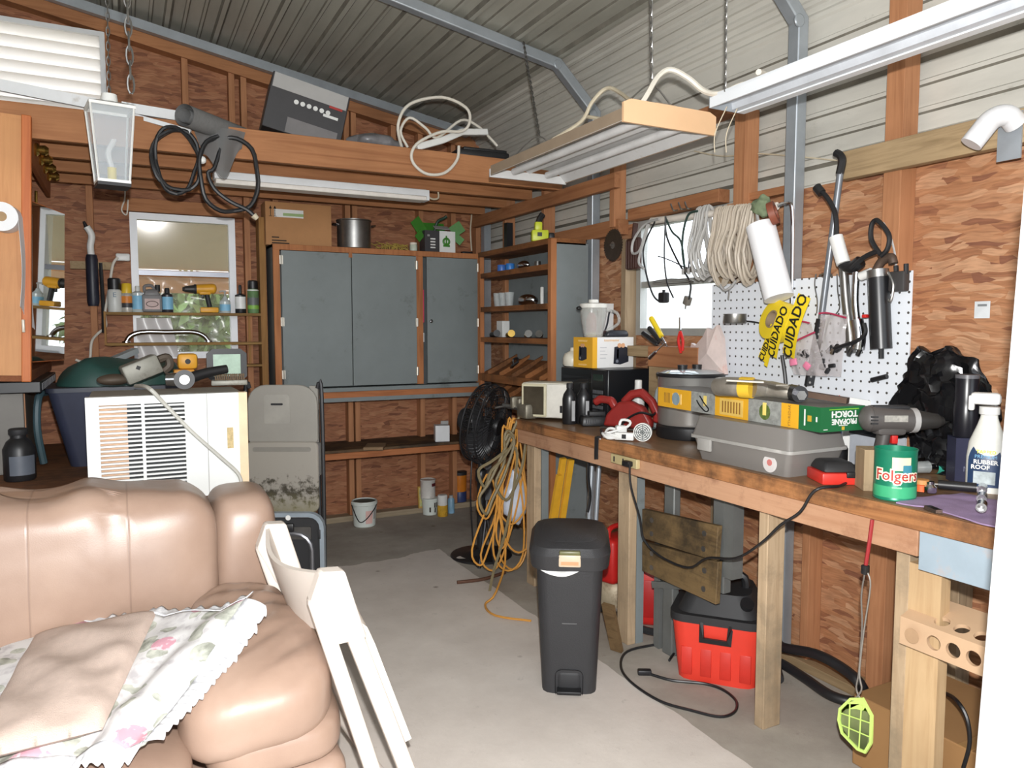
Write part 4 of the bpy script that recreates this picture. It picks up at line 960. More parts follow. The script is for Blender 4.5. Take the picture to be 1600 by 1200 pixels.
t = thing('white_kettle', 'small cream dish dome standing on the microwave beside the toaster carton', 'dish', V(2.41, 3.83, MT)); MB().lathe([(.055, 0), (.062, .01), (.062, .05), (.05, .075), (.02, .09), (.016, .11), (.0, .112)], n=26).build('dome', M('cream_gloss', (222, 216, 200), .35), t)
a = ox(925, 562, 2.36); t = thing('toaster_carton', 'yellow and white carton printed with a black toaster on the microwave', 'box', V(2.36, 3.545, MT)); YB = M('carton_yellow', (234, 176, 50), .45, 0, .04)
w, d, h = .285, .20, .175
MB().bx(0, w, 0, d, 0, h).build('carton_body', M('carton_white', (232, 230, 228), .5, 0, .03), t, bevel=.002); MB().bx(-.0015, 0, 0, d, 0, h).build('yellow_end', YB, t, label='orange yellow carton end'); 
MB().bx(0, .03, -.0015, 0, 0, h).build('yellow_edge', YB, t)
def toaster_print(t, c, s, face):
    f = (lambda x, z: V(c[0] + x, -.003, c[2] + z)) if face == 'Y' else (lambda x, z: V(-.003, c[1] - x, c[2] + z))
    def poly(pts, mt, nm):
        m = MB(); m.face([m.bm.verts.new(f(x * s, z * s)) for x, z in pts]); 
        bmesh.ops.recalc_face_normals(m.bm, faces=m.bm.faces[:]); bmesh.ops.solidify(m.bm, geom=m.bm.faces[:], thickness=.0008); return m.build(nm, mt, t)
    poly([(-.5, -.5), (-.05, -.55), (.5, -.4), (.5, .35), (.1, .5), (-.45, .42)], M('print_black', (40, 42, 52), .4), 'printed_toaster')
    poly([(-.28, -.2), (-.16, -.2), (-.16, .3), (-.28, .3)], M('print_grey', (120, 124, 134), .4), 'printed_slot')
    m = MB(); q = f(-.27 * s, -.36 * s); m.cyl(q, q + (V(0, -.0015, 0) if face == 'Y' else V(-.0015, 0, 0)), .09 * s, n=14); m.build('printed_dial', MATS['print_grey'], t)
    for x in (-.12, .12): m = MB(); q = f(x * s, .5 * s); m.cyl(q, q + (V(0, -.001, 0) if face == 'Y' else V(-.001, 0, 0)), .13 * s, n=14); m.build('printed_toast', M('print_toast', (224, 170, 130), .5), t)
toaster_print(t, (.195, 0, .075), .105, 'Y'); toaster_print(t, (0, .10, .085), .085, 'X')
for i in range(4): MB().bx(.05, .05 + (.04, .05, .035, .045)[i], -.002, -.0008, .055 + i * .02, .058 + i * .02).build('print', M('print_pale', (170, 170, 174), .5), t)
txt('toastmaster', .022, M('print_orange', (224, 170, 90), .5), t, (.13, -.0012, .158), FACE_MY); txt('toastmaster', .02, M('print_cream', (244, 214, 150), .5), t, (-.002, .10, .155), FACE_MX); txt('toastmaster', .018, MATS['print_cream'], t, (-.002, .10, .018), FACE_MX)
KT = MT + h + .001
p = V(2.42, 3.63, KT); t = thing('blender_jar', 'clear blender jar with a white lid on the toaster carton', 'blender', p)
CL = glass('clear_plastic', (214, 214, 208), .06, .30, .8)
MB().lathe([(.052, 0), (.056, .01), (.076, .12), (.078, .17), (.075, .17), (.053, .012), (0, .01)], n=30).build('jar', CL, t)
m = MB(); m.tube([V(.07, -.03, .155), V(.12, -.06, .14), V(.13, -.065, .08), V(.07, -.03, .035)], .009, 8); m.build('handle', CL, t)
MB().lathe([(.079, .168), (.08, .19), (.05, .196), (.03, .197), (.028, .215), (0, .216)], n=28).build('lid', M('lid_white', (226, 224, 216), .4), t); MB().ell((-.085, .02, .165), (.018, .016, .012)).build('spout', BLACK, t)
p = V(2.565, 3.62, KT); t = thing('blender_stand', 'flat black appliance base lying on the right of the toaster carton', 'appliance part', p, -.25); m = MB(); m.rbox((0, 0, .02), (.15, .10, .04), .016, None, 3, .85); m.build('base_body', M('gloss_charcoal', (44, 46, 52), .3), t)
t = thing('printed_white_box', 'white carton with a black curved tool printed on it, behind the blender jar', 'box', V(2.59, 3.81, MT)); MB().bx(-.03, .055, -.06, .06, 0, .375).build('carton_body', MATS['carton_white'], t)
m = MB(); m.tube([V(-.02, -.063, .19), V(.005, -.064, .25), V(.02, -.064, .32), V(.04, -.064, .335), V(.05, -.064, .315)], .012, 7, flat=.2); m.build('printed_tool', MATS['print_black'], t)
t = thing('fire_extinguisher', 'red fire extinguisher with a chrome valve behind the blender jar', 'fire extinguisher', V(2.52, 3.80, MT))
MB().lathe([(.03, 0), (.033, .01), (.033, .28), (.022, .31), (.012, .32)], n=20).build('cylinder', M('ext_red', (190, 34, 38), .35), t); MB().lathe([(.0336, .1), (.0336, .2)], n=20, capb=False, capt=False).build('label', M('ext_label', (222, 190, 120), .5), t)
m = MB(); m.cyl((0, 0, .32), (0, 0, .345), .012); m.tube([V(0, 0, .345), V(-.03, 0, .36), V(-.05, 0, .345)], .006, 6); m.build('valve', CHROME, t); m = MB(); m.tube([V(0, 0, .335), V(.03, -.01, .33), V(.05, -.01, .30)], .012, 7); m.build('nozzle', BLACK, t)
# circular saw, small white fan with cord, bottles
p = bp(985, 668) + V(-.02, -.02, 0); SR = M('saw_red', (146, 40, 36), .45, 0, .15, 10, (100, 52, 44), .6); t = thing('circular_saw', 'dusty red circular saw on the bench in front of the microwave', 'saw', V(2.33, 3.16, BT), math.radians(-62))
m = MB(); m.prism([(-.13, .012), (.14, .012), (.145, .05), (.10, .12), (.03, .150), (-.04, .145), (-.11, .075)], .055, (0, -.045, 0)); m.build('blade_guard', SR, t, bevel=.014)
m = MB(); m.cyl((.02, .01, .075), (.02, .10, .075), .055, .05, 20); m.build('motor', SR, t, bevel=.01)
m = MB(); m.bars([V(-.03, 0, .135), V(.02, .0, .185), V(.075, .0, .195), V(.13, 0, .15), V(.165, 0, .085), V(.16, 0, .045)], w=.042, h=.04, upv=(0, 1, 0)); m.build('rear_handle', SR, t, bevel=.013)
m = MB(); m.bars([V(-.07, 0, .10), V(-.10, .0, .145), V(-.165, .0, .15), V(-.20, 0, .125)], w=.04, h=.038, upv=(0, 1, 0)); m.build('front_handle', SR, t, bevel=.013)
MB().rbox((.0, .01, .006), (.27, .15, .008), .003).build('shoe', STEEL, t)
m = MB(); m.tube([V(.14, .03, .11), V(.16, -.05, .09), V(.10, -.08, .10), V(.02, -.075, .055), V(.0, -.10, .01)], .006, 6); m.build('cord', BLACK, t)
t = thing('white_bottle', 'slim white bottle standing behind the red saw', 'bottle', bp(978, 655) + V(.02, .0, 0)); t.location = V(2.46, 3.25, BT)
MB().lathe([(.03, 0), (.034, .01), (.034, .16), (.028, .19), (.02, .20), (.019, .232), (.016, .236)], n=20).build('bottle_body', WHITE, t); MB().lathe([(.0195, .215), (.0195, .245), (.016, .248)], n=16).build('cap', WHITE, t)
t = thing('translucent_jug', 'cloudy translucent bottle with white cap behind the red saw', 'bottle', V(2.52, 3.10, BT)); MB().lathe([(.055, 0), (.06, .01), (.06, .15), (.05, .20), (.03, .235), (.024, .245)], n=22).build('bottle_body', glass('cloudy_blue', (190, 204, 206), .3, .85), t); MB().lathe([(.026, .24), (.026, .262), (.02, .264)], n=18).build('cap', WHITE, t)
p = bp(1000, 690); t = thing('small_fan_light', 'white plug gadget with a round grey grille and coiled white cord', 'gadget', p + V(-.03, .03, 0), math.radians(-50)); L = p
m = MB(); m.rbox((-.03, .0, .022), (.09, .03, .036), .005); m.build('gadget_body', WHITE, t); MB().bx(-.04, -.02, -.0165, -.0145, .012, .032).build('switch', BLACK, t); MB().rbox((-.06, .05, .035), (.05, .04, .06), .006, (0, 0, .5)).build('plug_head', WHITE, t)
MB().cyl((.055, -.005, .045), (.055, .012, .045), .043, n=30).build('grille_body', WHITE, t)
m = MB()
for r in (.036, .027, .018, .009): m.tube(torus_pts((.055, -.006, .045), r, (0, 1, 0), 24), .0022, 5, closed=True, k=1)
for a in range(4): m.box((.055, -.007, .045), (.075, .002, .0025), (0, a * PI / 4, 0))
m.build('grille', M('grille_dark', (96, 100, 100), .5), t)
m = MB(); pts = [V(-.10 + .045 * math.cos(i * .9) + i * .001, .02 + .04 * math.sin(i * .9), .012 + .004 * (i % 5) + .02 * (i > 22)) for i in range(26)] + [V(-.03, .05, .06), V(-.02, .06, .085), V(-.06, .06, .09), V(-.07, .055, .06)]; m.tube(pts, .0065, 6, k=3); m.build('cord', WHITE, t)
t = thing('fork', 'thin steel tool lying on the bench edge by the white cord', 'tool', bp(948, 682) + V(-.03, 0, .003), .9); m = MB(); m.tube([V(-.09, 0, 0), V(0, 0, .002), V(.06, 0, .004)], .004, 6); m.build('shaft', CHROME, t); m = MB(); m.tube([V(.06, 0, .004), V(.13, .01, .012)], .010, 8); m.build('handle', BLACK, t)
q = ox(932, 690, 2.012); tag(MB().bars([V(2.03, q.y, BT + .004), V(2.013, q.y, BT), V(2.011, q.y, .90), V(2.008, q.y - .005, .87)], w=.03, h=.004, upv=(1, 0, 0)).build('black_strap', MBLACK), 'short black strap hanging over the bench edge', 'strap')
# stainless electric pot
p = V(2.43, 2.80, BT); t = thing('electric_pot', 'round stainless electric pot with a glass lid on a black base', 'pot', p, 0)
MB().lathe([(.155, 0), (.16, .01), (.16, .055), (.15, .065)], n=40).build('base', BLACK, t); MB().lathe([(.15, .065), (.154, .075), (.154, .29), (.158, .296)], n=44).build('pot_body', M('brushed_steel', (196, 194, 190), .3, .75, .06), t)
MB().lathe([(.162, .294), (.164, .306), (.158, .312)], n=44).build('rim', BLACK, t); MB().lathe([(.158, .31), (.12, .325), (.0, .332)], n=40).build('lid', M('lid_glass', (196, 208, 214), .06, .2), t)
for x in (-.05, .04): MB().cyl((x, .0, .325), (x, 0, .35), .022, .024, 18).build('lid_knob', BLACK, t)
m = MB(); m.rbox((.02, -.165, .02), (.14, .03, .10), .008); m.build('control_box', BLACK, t)
# clear tool box
TB = glass('smoked_polycarbonate', (138, 134, 130), .3, .78, .5); TB2 = M('scuffed_clear', (160, 158, 154), .4, 0, .12, 9, (206, 204, 200), .62)
t = thing('clear_tool_box', 'scuffed translucent grey plastic tool box on the bench', 'tool box', V(2.185, 2.085, BT)); 
def tub(m, w0, l0, w1, l1, z0, z1, open_=True, rad=.02):
    def lp(w, l, z): 
        pts = []
        for cx, cy, a0 in ((w - rad, l - rad, 0), (-w + rad, l - rad, 90), (-w + rad, -l + rad, 180), (w - rad, -l + rad, 270)):
            for k in range(4): a = math.radians(a0 + k * 30); pts.append(V(cx + rad * math.cos(a), cy + rad * math.sin(a), z))
        return pts
    m.rings([lp(w0, l0, z0), lp(w1, l1, z1)], True, True)
m = MB(); tub(m, .125, .225, .142, .25, 0, .088); m.build('lower_tray', TB, t); m = MB(); tub(m, .152, .26, .152, .26, .086, .098); m.build('rim', TB2, t); m = MB(); tub(m, .148, .255, .130, .238, .097, .172); m.build('lid', TB, t)
MB().rbox((-.150, .17, .065), (.014, .075, .05), .005).build('latch', TB2, t)
m = MB(); m.cyl((-.1345, -.155, .04), (-.1370, -.155, .04), .032, n=26); m.build('round_sticker', M('sticker_white', (210, 206, 204), .5), t); m = MB(); m.cyl((-.137, -.155, .044), (-.138, -.155, .044), .012, n=16); m.build('sticker_print', M('sticker_red', (200, 120, 116), .5), t)
# long torch carton lying over it
ZB = BT + .173; A = V(2.085, 1.745, ZB); B = V(2.165, 2.71, ZB + .004); ang = math.atan2(B.y - A.y, B.x - A.x)
Lg = (B - A).length; t = thing('torch_carton', 'long yellow and green propane torch carton lying across the clear tool box', 'box', A, ang)   # local X runs away from camera, local -Y is the right end... 
w, h = .20, .085
MB().bx(0, Lg, -w, 0, 0, h).build('carton_body', M('card_grey', (112, 110, 106), .6), t, bevel=.002)
GT = M('torch_green', (30, 100, 58), .45, 0, .05); YT = M('torch_yellow', (230, 172, 44), .45, 0, .05)
def pan(x0, x1, mt, nm, z0=0.0, z1=h, off=.0012): return MB().bx(x0, x1, 0, off, z0, z1).build(nm, mt, t)
pan(0, .10, GT, 'green_panel'); pan(.10, .185, YT, 'yellow_panel'); pan(.185, .36, M('stone_print', (150, 152, 148), .5, 0, .35, 30), 'photo_panel'); pan(.36, .56, YT, 'yellow_panel'); pan(.56, .72, MATS['stone_print'], 'photo_panel'); pan(.72, Lg, YT, 'yellow_panel')
pan(.39, .53, M('pale_yellow', (226, 190, 100), .5), 'text_panel', .008, h - .012, .0018)
for i in range(7): pan(.405 + i * .017, .413 + i * .017, M('print_brown', (150, 110, 50), .5), 'print', .018, h - .022, .0024)
m = MB(); m.sheet(lambda u, v: V(.27 + .03 * math.cos(u * 2 * PI) * v, .002, h * .5 + .03 * math.sin(u * 2 * PI) * v), 14, 2); m.build('printed_foliage', M('print_leaf', (92, 110, 56), .5, 0, .5, 40), t); pan(.262, .280, M('print_flame', (240, 214, 120), .5), 'printed_flame', .03, h - .008, .0028)
m = MB(); m.tube([V(.66, .002, h - .015), V(.63, .002, h * .5), V(.60, .002, .02), V(.62, .002, .008), V(.66, .002, .03), V(.68, .002, .05)], .003, 5); m.build('printed_hose', BLACK, t); pan(.615, .635, MATS['print_flame'], 'printed_flame', .03, h - .012, .002)
m = MB(); m.cyl((.83, .001, h * .5), (.83, .0026, h * .5), .028, n=24); m.build('printed_badge', M('print_blue', (140, 160, 170), .5), t)
for x in (.79, .81, .85): pan(x, x + .006, MATS['print_cream'], 'print', .02, h - .02, .0026)
for i in range(5): pan(.915 - i * .01, .919 - i * .01, MATS['print_brown'], 'print', .02, h - .02, .002)
ROT_SIDE = Matrix.Rotation(PI, 3, 'Z') @ Euler(FACE_MY).to_matrix()
txt('YTHREDAK', .017, MATS['print_brown'], t, (.143, .0022, h * .5), ROT_SIDE @ Matrix.Rotation(PI / 2, 3, 'Z'), 'lettering', sx=.9)
pan(.068, .074, MATS['print_white'], 'print', .016, h - .012, .002); pan(.04, .058, M('print_gold', (196, 160, 50), .5), 'print', h * .38, h * .62, .002); pan(.014, .02, MATS['print_white'], 'print', h * .4, h * .6, .002)
MB().bx(-.0014, 0, -w, 0, 0, h).build('green_end', GT, t, label='green carton end with white lettering')
ROT_END = Matrix.Rotation(-PI / 2, 3, 'Z') @ Euler(FACE_MY).to_matrix() @ Matrix.Rotation(PI, 3, 'Z')
txt('PROPANE', .026, MATS['print_white'], t, (-.0022, -w / 2 - .005, .034), ROT_END, bold=.0009, sx=1.0)
txt('TORCH', .030, MATS['print_white'], t, (-.0022, -w / 2 - .005, .060), ROT_END, bold=.0011, sx=1.15)
MB().bx(-.0022, 0, -w + .03, -.035, .074, .0775).build('print', M('print_lime', (120, 180, 60), .5), t); MB().bx(-.0022, 0, -w / 2 - .02, -w / 2 + .02, .019, .0215).build('print', MATS['print_white'], t); MB().bx(-.0022, 0, -w / 2 - .006, -w / 2 + .006, .004, .016).build('print', MATS['print_gold'], t); MB().bx(-.0022, 0, -.03, -.012, .007, .0095).build('print', MATS['print_white'], t)
# grinder lying on the torch carton
Zg = ZB + h + .001; GM = M('cast_aluminium', (150, 144, 134), .45, .5, .25, 14)
a = oz(1130, 606, Zg + .03); t = thing('angle_grinder', 'worn metal grinder with a yellow label lying on the torch carton', 'grinder', oz(1190, 612, Zg)); L = t.location
def gp(u, v, z): return oz(u, v, Zg + z) - L
m = MB(); m.tube([gp(1124, 604, .04), gp(1140, 604, .045), gp(1160, 605, .045)], .037, 16, k=2); m.build('motor_housing', GM, t)
m = MB(); m.tube([gp(1158, 605, .045), gp(1176, 606, .045)], .040, 16, k=2); m.build('yellow_label', M('label_yellow', (226, 184, 50), .5), t)
m = MB(); m.tube([gp(1176, 606, .045), gp(1200, 608, .04), gp(1225, 612, .035), gp(1240, 614, .032)], lambda s: .035 - .012 * s, 14); m.build('handle', GM, t)
m = MB(); m.cyl(gp(1236, 613, .032), gp(1250, 616, .032), .03, .03, 14); m.build('end_nut', DKMET, t); m = MB(); m.cyl(gp(1245, 616, .03), gp(1253, 618, .03), .018, .018, 6); m.build('hex_nut', CHROME, t)
m = MB(); m.bars([gp(1250, 614, .03), gp(1325, 626, .012)], w=.035, h=.02); m.build('steel_bar', M('brown_steel', (96, 76, 64), .5, .5), t)
m = MB(); m.bars([gp(1136, 594, .085), gp(1200, 597, .082), gp(1222, 602, .08)], w=.04, h=.005); m.build('top_plate', GM, t)
q = oz(1303, 640, 1.13); t = thing('red_white_packet', 'red and white pointed packet behind the end of the torch carton', 'packet', V(2.52, 2.0, BT)); 
m = MB(); m.prism([(-.09, 0), (.09, 0), (.10, .24), (-.02, .26), (-.09, .20)], .03, (0, 0, 0), math.radians(-35)); m.build('packet_body', WHITE, t); m = MB(); m.prism([(-.091, .10), (-.0, .2), (-.02, .262), (-.092, .2)], .004, (0.0, -.003, 0), math.radians(-35)); m.build('red_corner', M('packet_red', (214, 52, 44), .45), t)
# cans and tools at the near end
p = bp(1312, 742) + V(.07, .10, 0); t = thing('blue_label_tin', 'white and blue labelled tin behind the tool box on a black case', 'tin', V(2.42, 2.02, BT + .062)); MB().lathe([(.075, 0), (.077, .004), (.077, .10), (.075, .104)], n=30).build('tin_body', WHITE, t)
m = MB(); patch(m, .0775, .0775, -2.25, -1.3, .01, .095); m.build('label', M('tin_blue', (60, 110, 168), .45), t); m = MB(); patch(m, .078, .078, -2.25, -1.7, .045, .09); m.build('label', M('tin_green', (56, 130, 84), .45), t)
tag(MB().rbox((0, 0, .03), (.17, .15, .06), .008).build('black_case', BLACK, at=V(2.42, 2.02, BT), rot=.3), 'flat black case under the blue labelled tin', 'case')
t = thing('car_battery', 'grey box battery with a black top behind the drill', 'battery', V(2.535, 1.86, BT), -.25); MB().bx(-.06, .06, -.08, .08, 0, .12).build('battery_case', M('pale_grey', (186, 190, 198), .45), t, bevel=.003); MB().bx(-.062, .062, -.082, .082, .12, .145).build('battery_top', BLACK, t); 
t = thing('cordless_drill', 'grey cordless drill with red trigger standing behind the coffee can', 'drill', V(2.352, 1.655, BT), math.radians(152)); drill(t, M('drill_grey', (84, 80, 78), .5, 0, .1), M('grip_grey', (72, 68, 66), .55), 1.27, REDP, 1, LG)
p = bp(1302, 752); t = thing('red_charger', 'red and black battery charger near the front edge of the bench', 'charger', V(2.155, 1.745, BT), math.radians(-28)); 
m = MB(); m.rbox((0, 0, .02), (.13, .14, .04), .006); m.build('charger_base', M('charger_red', (210, 52, 42), .42), t); m = MB(); m.rbox((0, 0, .058), (.125, .135, .035), .012, None, 2, (.75, .7)); m.build('charger_top', MBLACK, t); MB().rbox((.03, -.07, .035), (.03, .012, .02), .003).build('cord_clip', BLACK, t)
m = MB(); m.tube([ox(984, 725, 1.99), ox(986, 760, 1.98), ox(1000, 810, 2.02), ox(1006, 842, 2.04), ox(1030, 868, 2.06), ox(1075, 887, 2.07), ox(1105, 872, 2.05), ox(1150, 872, 2.02), ox(1190, 848, 1.99), ox(1220, 820, 1.98), ox(1250, 800, 1.985), ox(1268, 772, 1.99), bp(1290, 764) + V(-.02, 0, .006), bp(1312, 762) + V(0, 0, .006), bp(1330, 752) + V(0, 0, .012), bp(1322, 745) + V(0, 0, .03)], .005, 7); Mi = (Matrix.Translation(t.location) @ Matrix.Rotation(t.rotation_euler.z, 4, 'Z')).inverted(); m.warp(lambda c: Mi @ c); m.build('cord', BLACK, t)
t = thing('wood_block', 'short greyish wood offcut standing beside the coffee can', 'wood block', V(2.165, 1.605, BT), math.radians(-35)); MB().bx(-.038, .038, -.045, .045, 0, .135).build('block', wood('offcut', (172, 150, 120), (140, 118, 90), 'Z', stain=(90, 76, 60), stain_at=.6), t, bevel=.002)
def wrap(o, r, zc=0.0):
    for v in o.data.vertices:
        x, y, z = v.co; a = x / r; v.co = (math.sin(a) * (r + z), -math.cos(a) * (r + z), y)
    return o
p = bp(1397, 784); d_ = V(p.x, p.y, 0).normalized() * .062; p = p + d_; t = thing('coffee_can', 'green coffee can with red and white lettering on the bench front', 'can', p, CAMROT(p))
CG = M('can_green_deep', (28, 126, 96), .35, .2, .1); MB().lathe([(.060, 0), (.062, .003), (.0605, .006), (.0605, .148), (.062, .152), (.062, .156), (.0595, .156), (.058, .01), (0, .008)], n=36).build('can_body', CG, t)
MB().lathe([(.0612, .010), (.0612, .045)], n=36, capb=False, capt=False).build('lower_band', M('can_mint', (60, 164, 116), .4), t)
def cpatch(name, mt, a0, a1, z0, z1, off): m = MB(); m.sheet(lambda u, v: V(math.sin(a0 + (a1 - a0) * u) * (.0605 + off), -math.cos(a0 + (a1 - a0) * u) * (.0605 + off), z0 + (z1 - z0) * v), 12, 2); return m.build(name, mt, t)
cpatch('mountain_print', M('can_cream', (224, 210, 180), .4), -.15, .75, .095, .135, .0006); cpatch('mountain_print', M('can_teal', (60, 130, 150), .4), .35, .8, .088, .112, .0010)
def ctxt(body, size, mt, z, a=0.0, off=.0014, **k): o = txt(body, size, mt, t, (0, 0, z), (0, 0, a), **k); return wrap(o, .0605 + off)
ctxt('Folgers', .046, M('can_letter', (238, 226, 204), .4), .078, .12, .0012, bold=.0042); ctxt('Folgers', .046, M('can_letter_red', (176, 50, 44), .4), .078, .12, .0022, bold=.0004)
for z, n_ in ((.052, 14), (.042, 18)): ctxt('l' * n_, .007, M('can_print', (190, 224, 200), .4), z, .1, .0012)
# tools on the cloth
CLOTH = M('lilac_cloth', (154, 132, 168), .9, 0, .1, 30, bmp=.4, bscale=300)
def clothf(u, v): 
    q = V(2.045 + u * .30, 1.43 - v * .36, BT + .003 + .004 * noise.noise(V(u * 5, v * 6, 2)) + .002); 
    q.x += .02 * math.sin(v * 6) * (1 - u); q.y += .015 * math.sin(u * 5) * (1 - v); return q
tag(MB().sheet(clothf, 20, 22, .004).build('cloth', CLOTH), 'lilac cloth lying flat on the near end of the bench', 'cloth')
ZC = BT + .014
p = oz(1428, 770, ZC); t = thing('stopper', 'orange screw stopper beside the coffee can', 'stopper', p + V(.05, .01, 0)); MB().lathe([(.024, 0), (.024, .02), (.02, .022)], n=22).build('cap_body', M('cap_orange', (224, 96, 44), .45), t); MB().lathe([(.022, .022), (.022, .036), (.015, .037)], n=20).build('cap_top', M('cap_tan', (200, 140, 80), .5), t)
p = oz(1456, 772, ZC); t = thing('ratchet', 'chrome ratchet wrench lying on the lilac cloth', 'ratchet', p + V(.02, .02, 0)); MB().lathe([(.018, 0), (.02, .004), (.02, .018), (.012, .026), (.012, .034)], n=20).build('head', CHROME, t); m = MB(); m.tube([V(0, 0, .02), V(-.03, .08, .028), V(-.05, .15, .03)], .009, 8); m.build('handle', CHROME, t)
p = oz(1492, 770, ZC); t = thing('screwdriver', 'black handled screwdriver lying on the lilac cloth', 'screwdriver', p + V(.03, .02, .016)); m = MB(); m.tube([V(.03, -.05, 0), V(-.005, .0, 0), V(-.03, .035, 0)], .015, 10, k=2); m.build('handle', BLACK, t); m = MB(); m.cyl((-.03, .035, 0), (-.09, .12, -.004), .004, n=8); m.build('blade', STEEL, t)
for k, lab in enumerate(('nearest chrome socket at the bench end', 'second chrome socket from the near bench end', 'third chrome socket from the near bench end', 'small flat silver piece at the cloth edge')):
    if k < 3:
        p = oz(1545, 800 - k * 14, ZC + .004) + V(0.0, .02, .013); t = thing('socket', lab + ' beside the white refrigerator', 'socket', p)
        m = MB(); m.lathe([(.0135, -.028), (.0135, .028), (.009, .028), (.009, -.0)], n=18, rot=(PI / 2, 0, math.radians(-62))); m.build('socket_body', CHROME, t)
    else:
        p = oz(1458, 799, BT + .009); t = thing('metal_piece', lab + ' near the bench front', 'metal piece', p); MB().box((0, 0, .006), (.02, .055, .010), math.radians(-25)).build('piece', CHROME, t)
p = bp(1448, 744); t = thing('flashlight', 'clear flashlight with a teal head lying beside the black bag', 'flashlight', p + V(.02, .03, .026), math.radians(-20)); m = MB(); m.cyl((-.10, 0, 0), (.02, 0, 0), .02, .022, 16); m.build('barrel', glass('clear_barrel', (190, 196, 196), .1, .5), t); m = MB(); m.cyl((.02, 0, 0), (.045, 0, 0), .023, .026, 18); m.build('reflector', CHROME, t); m = MB(); m.cyl((.045, 0, 0), (.10, 0, 0), .026, .024, 18); m.build('head', M('teal_plastic', (64, 168, 146), .4), t)
BAG = M('bin_bag_black', (18, 18, 20), .22, 0, .2, 8, bmp=.0); 
m = MB(); m.ell((0, 0, .22), (.032, .165, .225), None, 64, 48, 1.0, .8)
m.warp(lambda c: V(c.x * (1 + .7 * noise.noise(c * 13)) + .030 * (abs(noise.noise(c * 17)) - .2) + .014 * noise.noise(c * 46), c.y * (1 + .55 * noise.noise(c * 6 + V(3, 0, 0))) - .10 * max(0, .22 - c.z) + .02 * noise.noise(c * 38), max(0.0, c.z * (1 + .22 * noise.noise(V(c.y * 9, 4, 0)) * (c.z > .25)) + .04 * noise.noise(c * 21)) if c.z > .02 else max(0, c.z)))
q = ox(1465, 745, 2.60); tag(m.build('black_bin_bag', BAG, at=V(2.605, 1.665, BT), angle=.35), 'crumpled shiny black plastic bag against the strand board', 'bag')
p = V(2.545, 1.535, BT); t = thing('dark_carton', 'dark blue carton under the black canister beside the spray bottle', 'box', p, CAMROT(p) + .35); MB().bx(-.04, .04, -.04, .04, 0, .155).build('carton_body', M('navy_card', (44, 46, 70), .45), t); txt('N2', .025, M('navy_print', (110, 112, 130), .5), t, (0, -.041, .05), FACE_MY)
t = thing('black_canister', 'slim black canister standing on the dark carton', 'canister', p + V(0, 0, .156)); MB().lathe([(.036, 0), (.038, .004), (.038, .115), (.036, .12), (.036, .20)], n=24).build('canister_body', M('satin_black', (28, 28, 34), .3), t); MB().lathe([(.037, .2), (.037, .212), (.03, .214)], n=22).build('cap', M('grey_cap', (96, 96, 100), .35), t)
p = V(2.455, 1.405, BT); t = thing('trigger_spray_bottle', 'white trigger spray bottle with a dark label beside the refrigerator', 'spray bottle', p, CAMROT(p) - .1)
MB().lathe([(.058, 0), (.062, .006), (.062, .11), (.056, .16), (.034, .215), (.026, .24), (.024, .255)], n=30, sx=.95, sy=.62).build('bottle_body', M('bottle_white', (222, 222, 214), .4), t)
m = MB(); m.lathe([(.027, .25), (.029, .252), (.029, .275)], n=20); m.rbox((-.012, 0, .30), (.085, .03, .04), .012); m.rbox((-.05, 0, .285), (.018, .026, .05), .006); m.build('trigger_head', WHITE, t)
m = MB(); lw = lambda v: .046 if v < .55 else .046 * math.sqrt(max(.04, 1 - ((v - .55) / .45) ** 2 * .93)); m.sheet(lambda u, v: V((u * 2 - 1) * lw(v) - .003, -.0402 + .10 * ((u * 2 - 1) * lw(v)) ** 2 / .048 * 2 + max(0, .02 + .145 * v - .11) * .24, .02 + .145 * v), 10, 14, .001); m.build('label', M('label_navy', (36, 58, 92), .4), t)
def lt(b, s, z, mt, x=0, **k): return txt(b, s, mt, t, (x, -.0416 + max(0, z - .11) * .24, z), FACE_MY, **k)
lt('TARPED', .015, .132, M('label_lime', (206, 214, 60), .5), bold=.0004); lt('PREMIUM', .015, .117, M('label_sky', (110, 170, 210), .5)); lt('RUBBER', .019, .100, MATS['print_white'], bold=.0006); lt('ROOF', .019, .083, MATS['print_white'], x=-.014, bold=.0006)
MB().bx(-.032, .028, -.0416, -.0410, .030, .070).build('label_photo', M('label_photo', (170, 180, 182), .5, 0, .3, 40), t)
# ================================================================ pegboard and what hangs on it
PBX = 2.617
def pegmat():
    m, nt, b = nodes('white_pegboard'); b.inputs['Roughness'].default_value = .5
    tc = nn(nt, 'ShaderNodeTexCoord'); sep = nn(nt, 'ShaderNodeSeparateXYZ'); nt.links.new(tc.outputs['Object'], sep.inputs[0])
    f = []
    for k in (1, 2):
        s = math_(nt, 'MULTIPLY', sep.outputs[k], 1 / .0385); f.append(math_(nt, 'SUBTRACT', math_(nt, 'FRACT', math_(nt, 'ADD', s, 100.0)), .5))
    d = math_(nt, 'SQRT', math_(nt, 'ADD', math_(nt, 'MULTIPLY', f[0], f[0]), math_(nt, 'MULTIPLY', f[1], f[1])))
    h = math_(nt, 'LESS_THAN', d, .13)
    nt.links.new(mixc(nt, h, srgb((226, 230, 236)), srgb((74, 70, 66))), b.inputs['Base Color']); return m
t = thing('pegboard', 'white perforated pegboard fixed to the studs above the bench', 'pegboard', V(PBX, 2.33, 1.0))
m = MB(); m.bx(0, .006, 1.80 - 2.33, 2.865 - 2.33, 0, .715); m.build('board', pegmat(), t)
W2 = lambda u, v, x=2.585: ox(u, v, x)
def ptube(m, pts, r, x=2.585, off=V(0, 0, 0), n=8, **k): m.tube([W2(*(q if len(q) == 3 else (q[0], q[1], x))) - off for q in pts], r, n, **k)
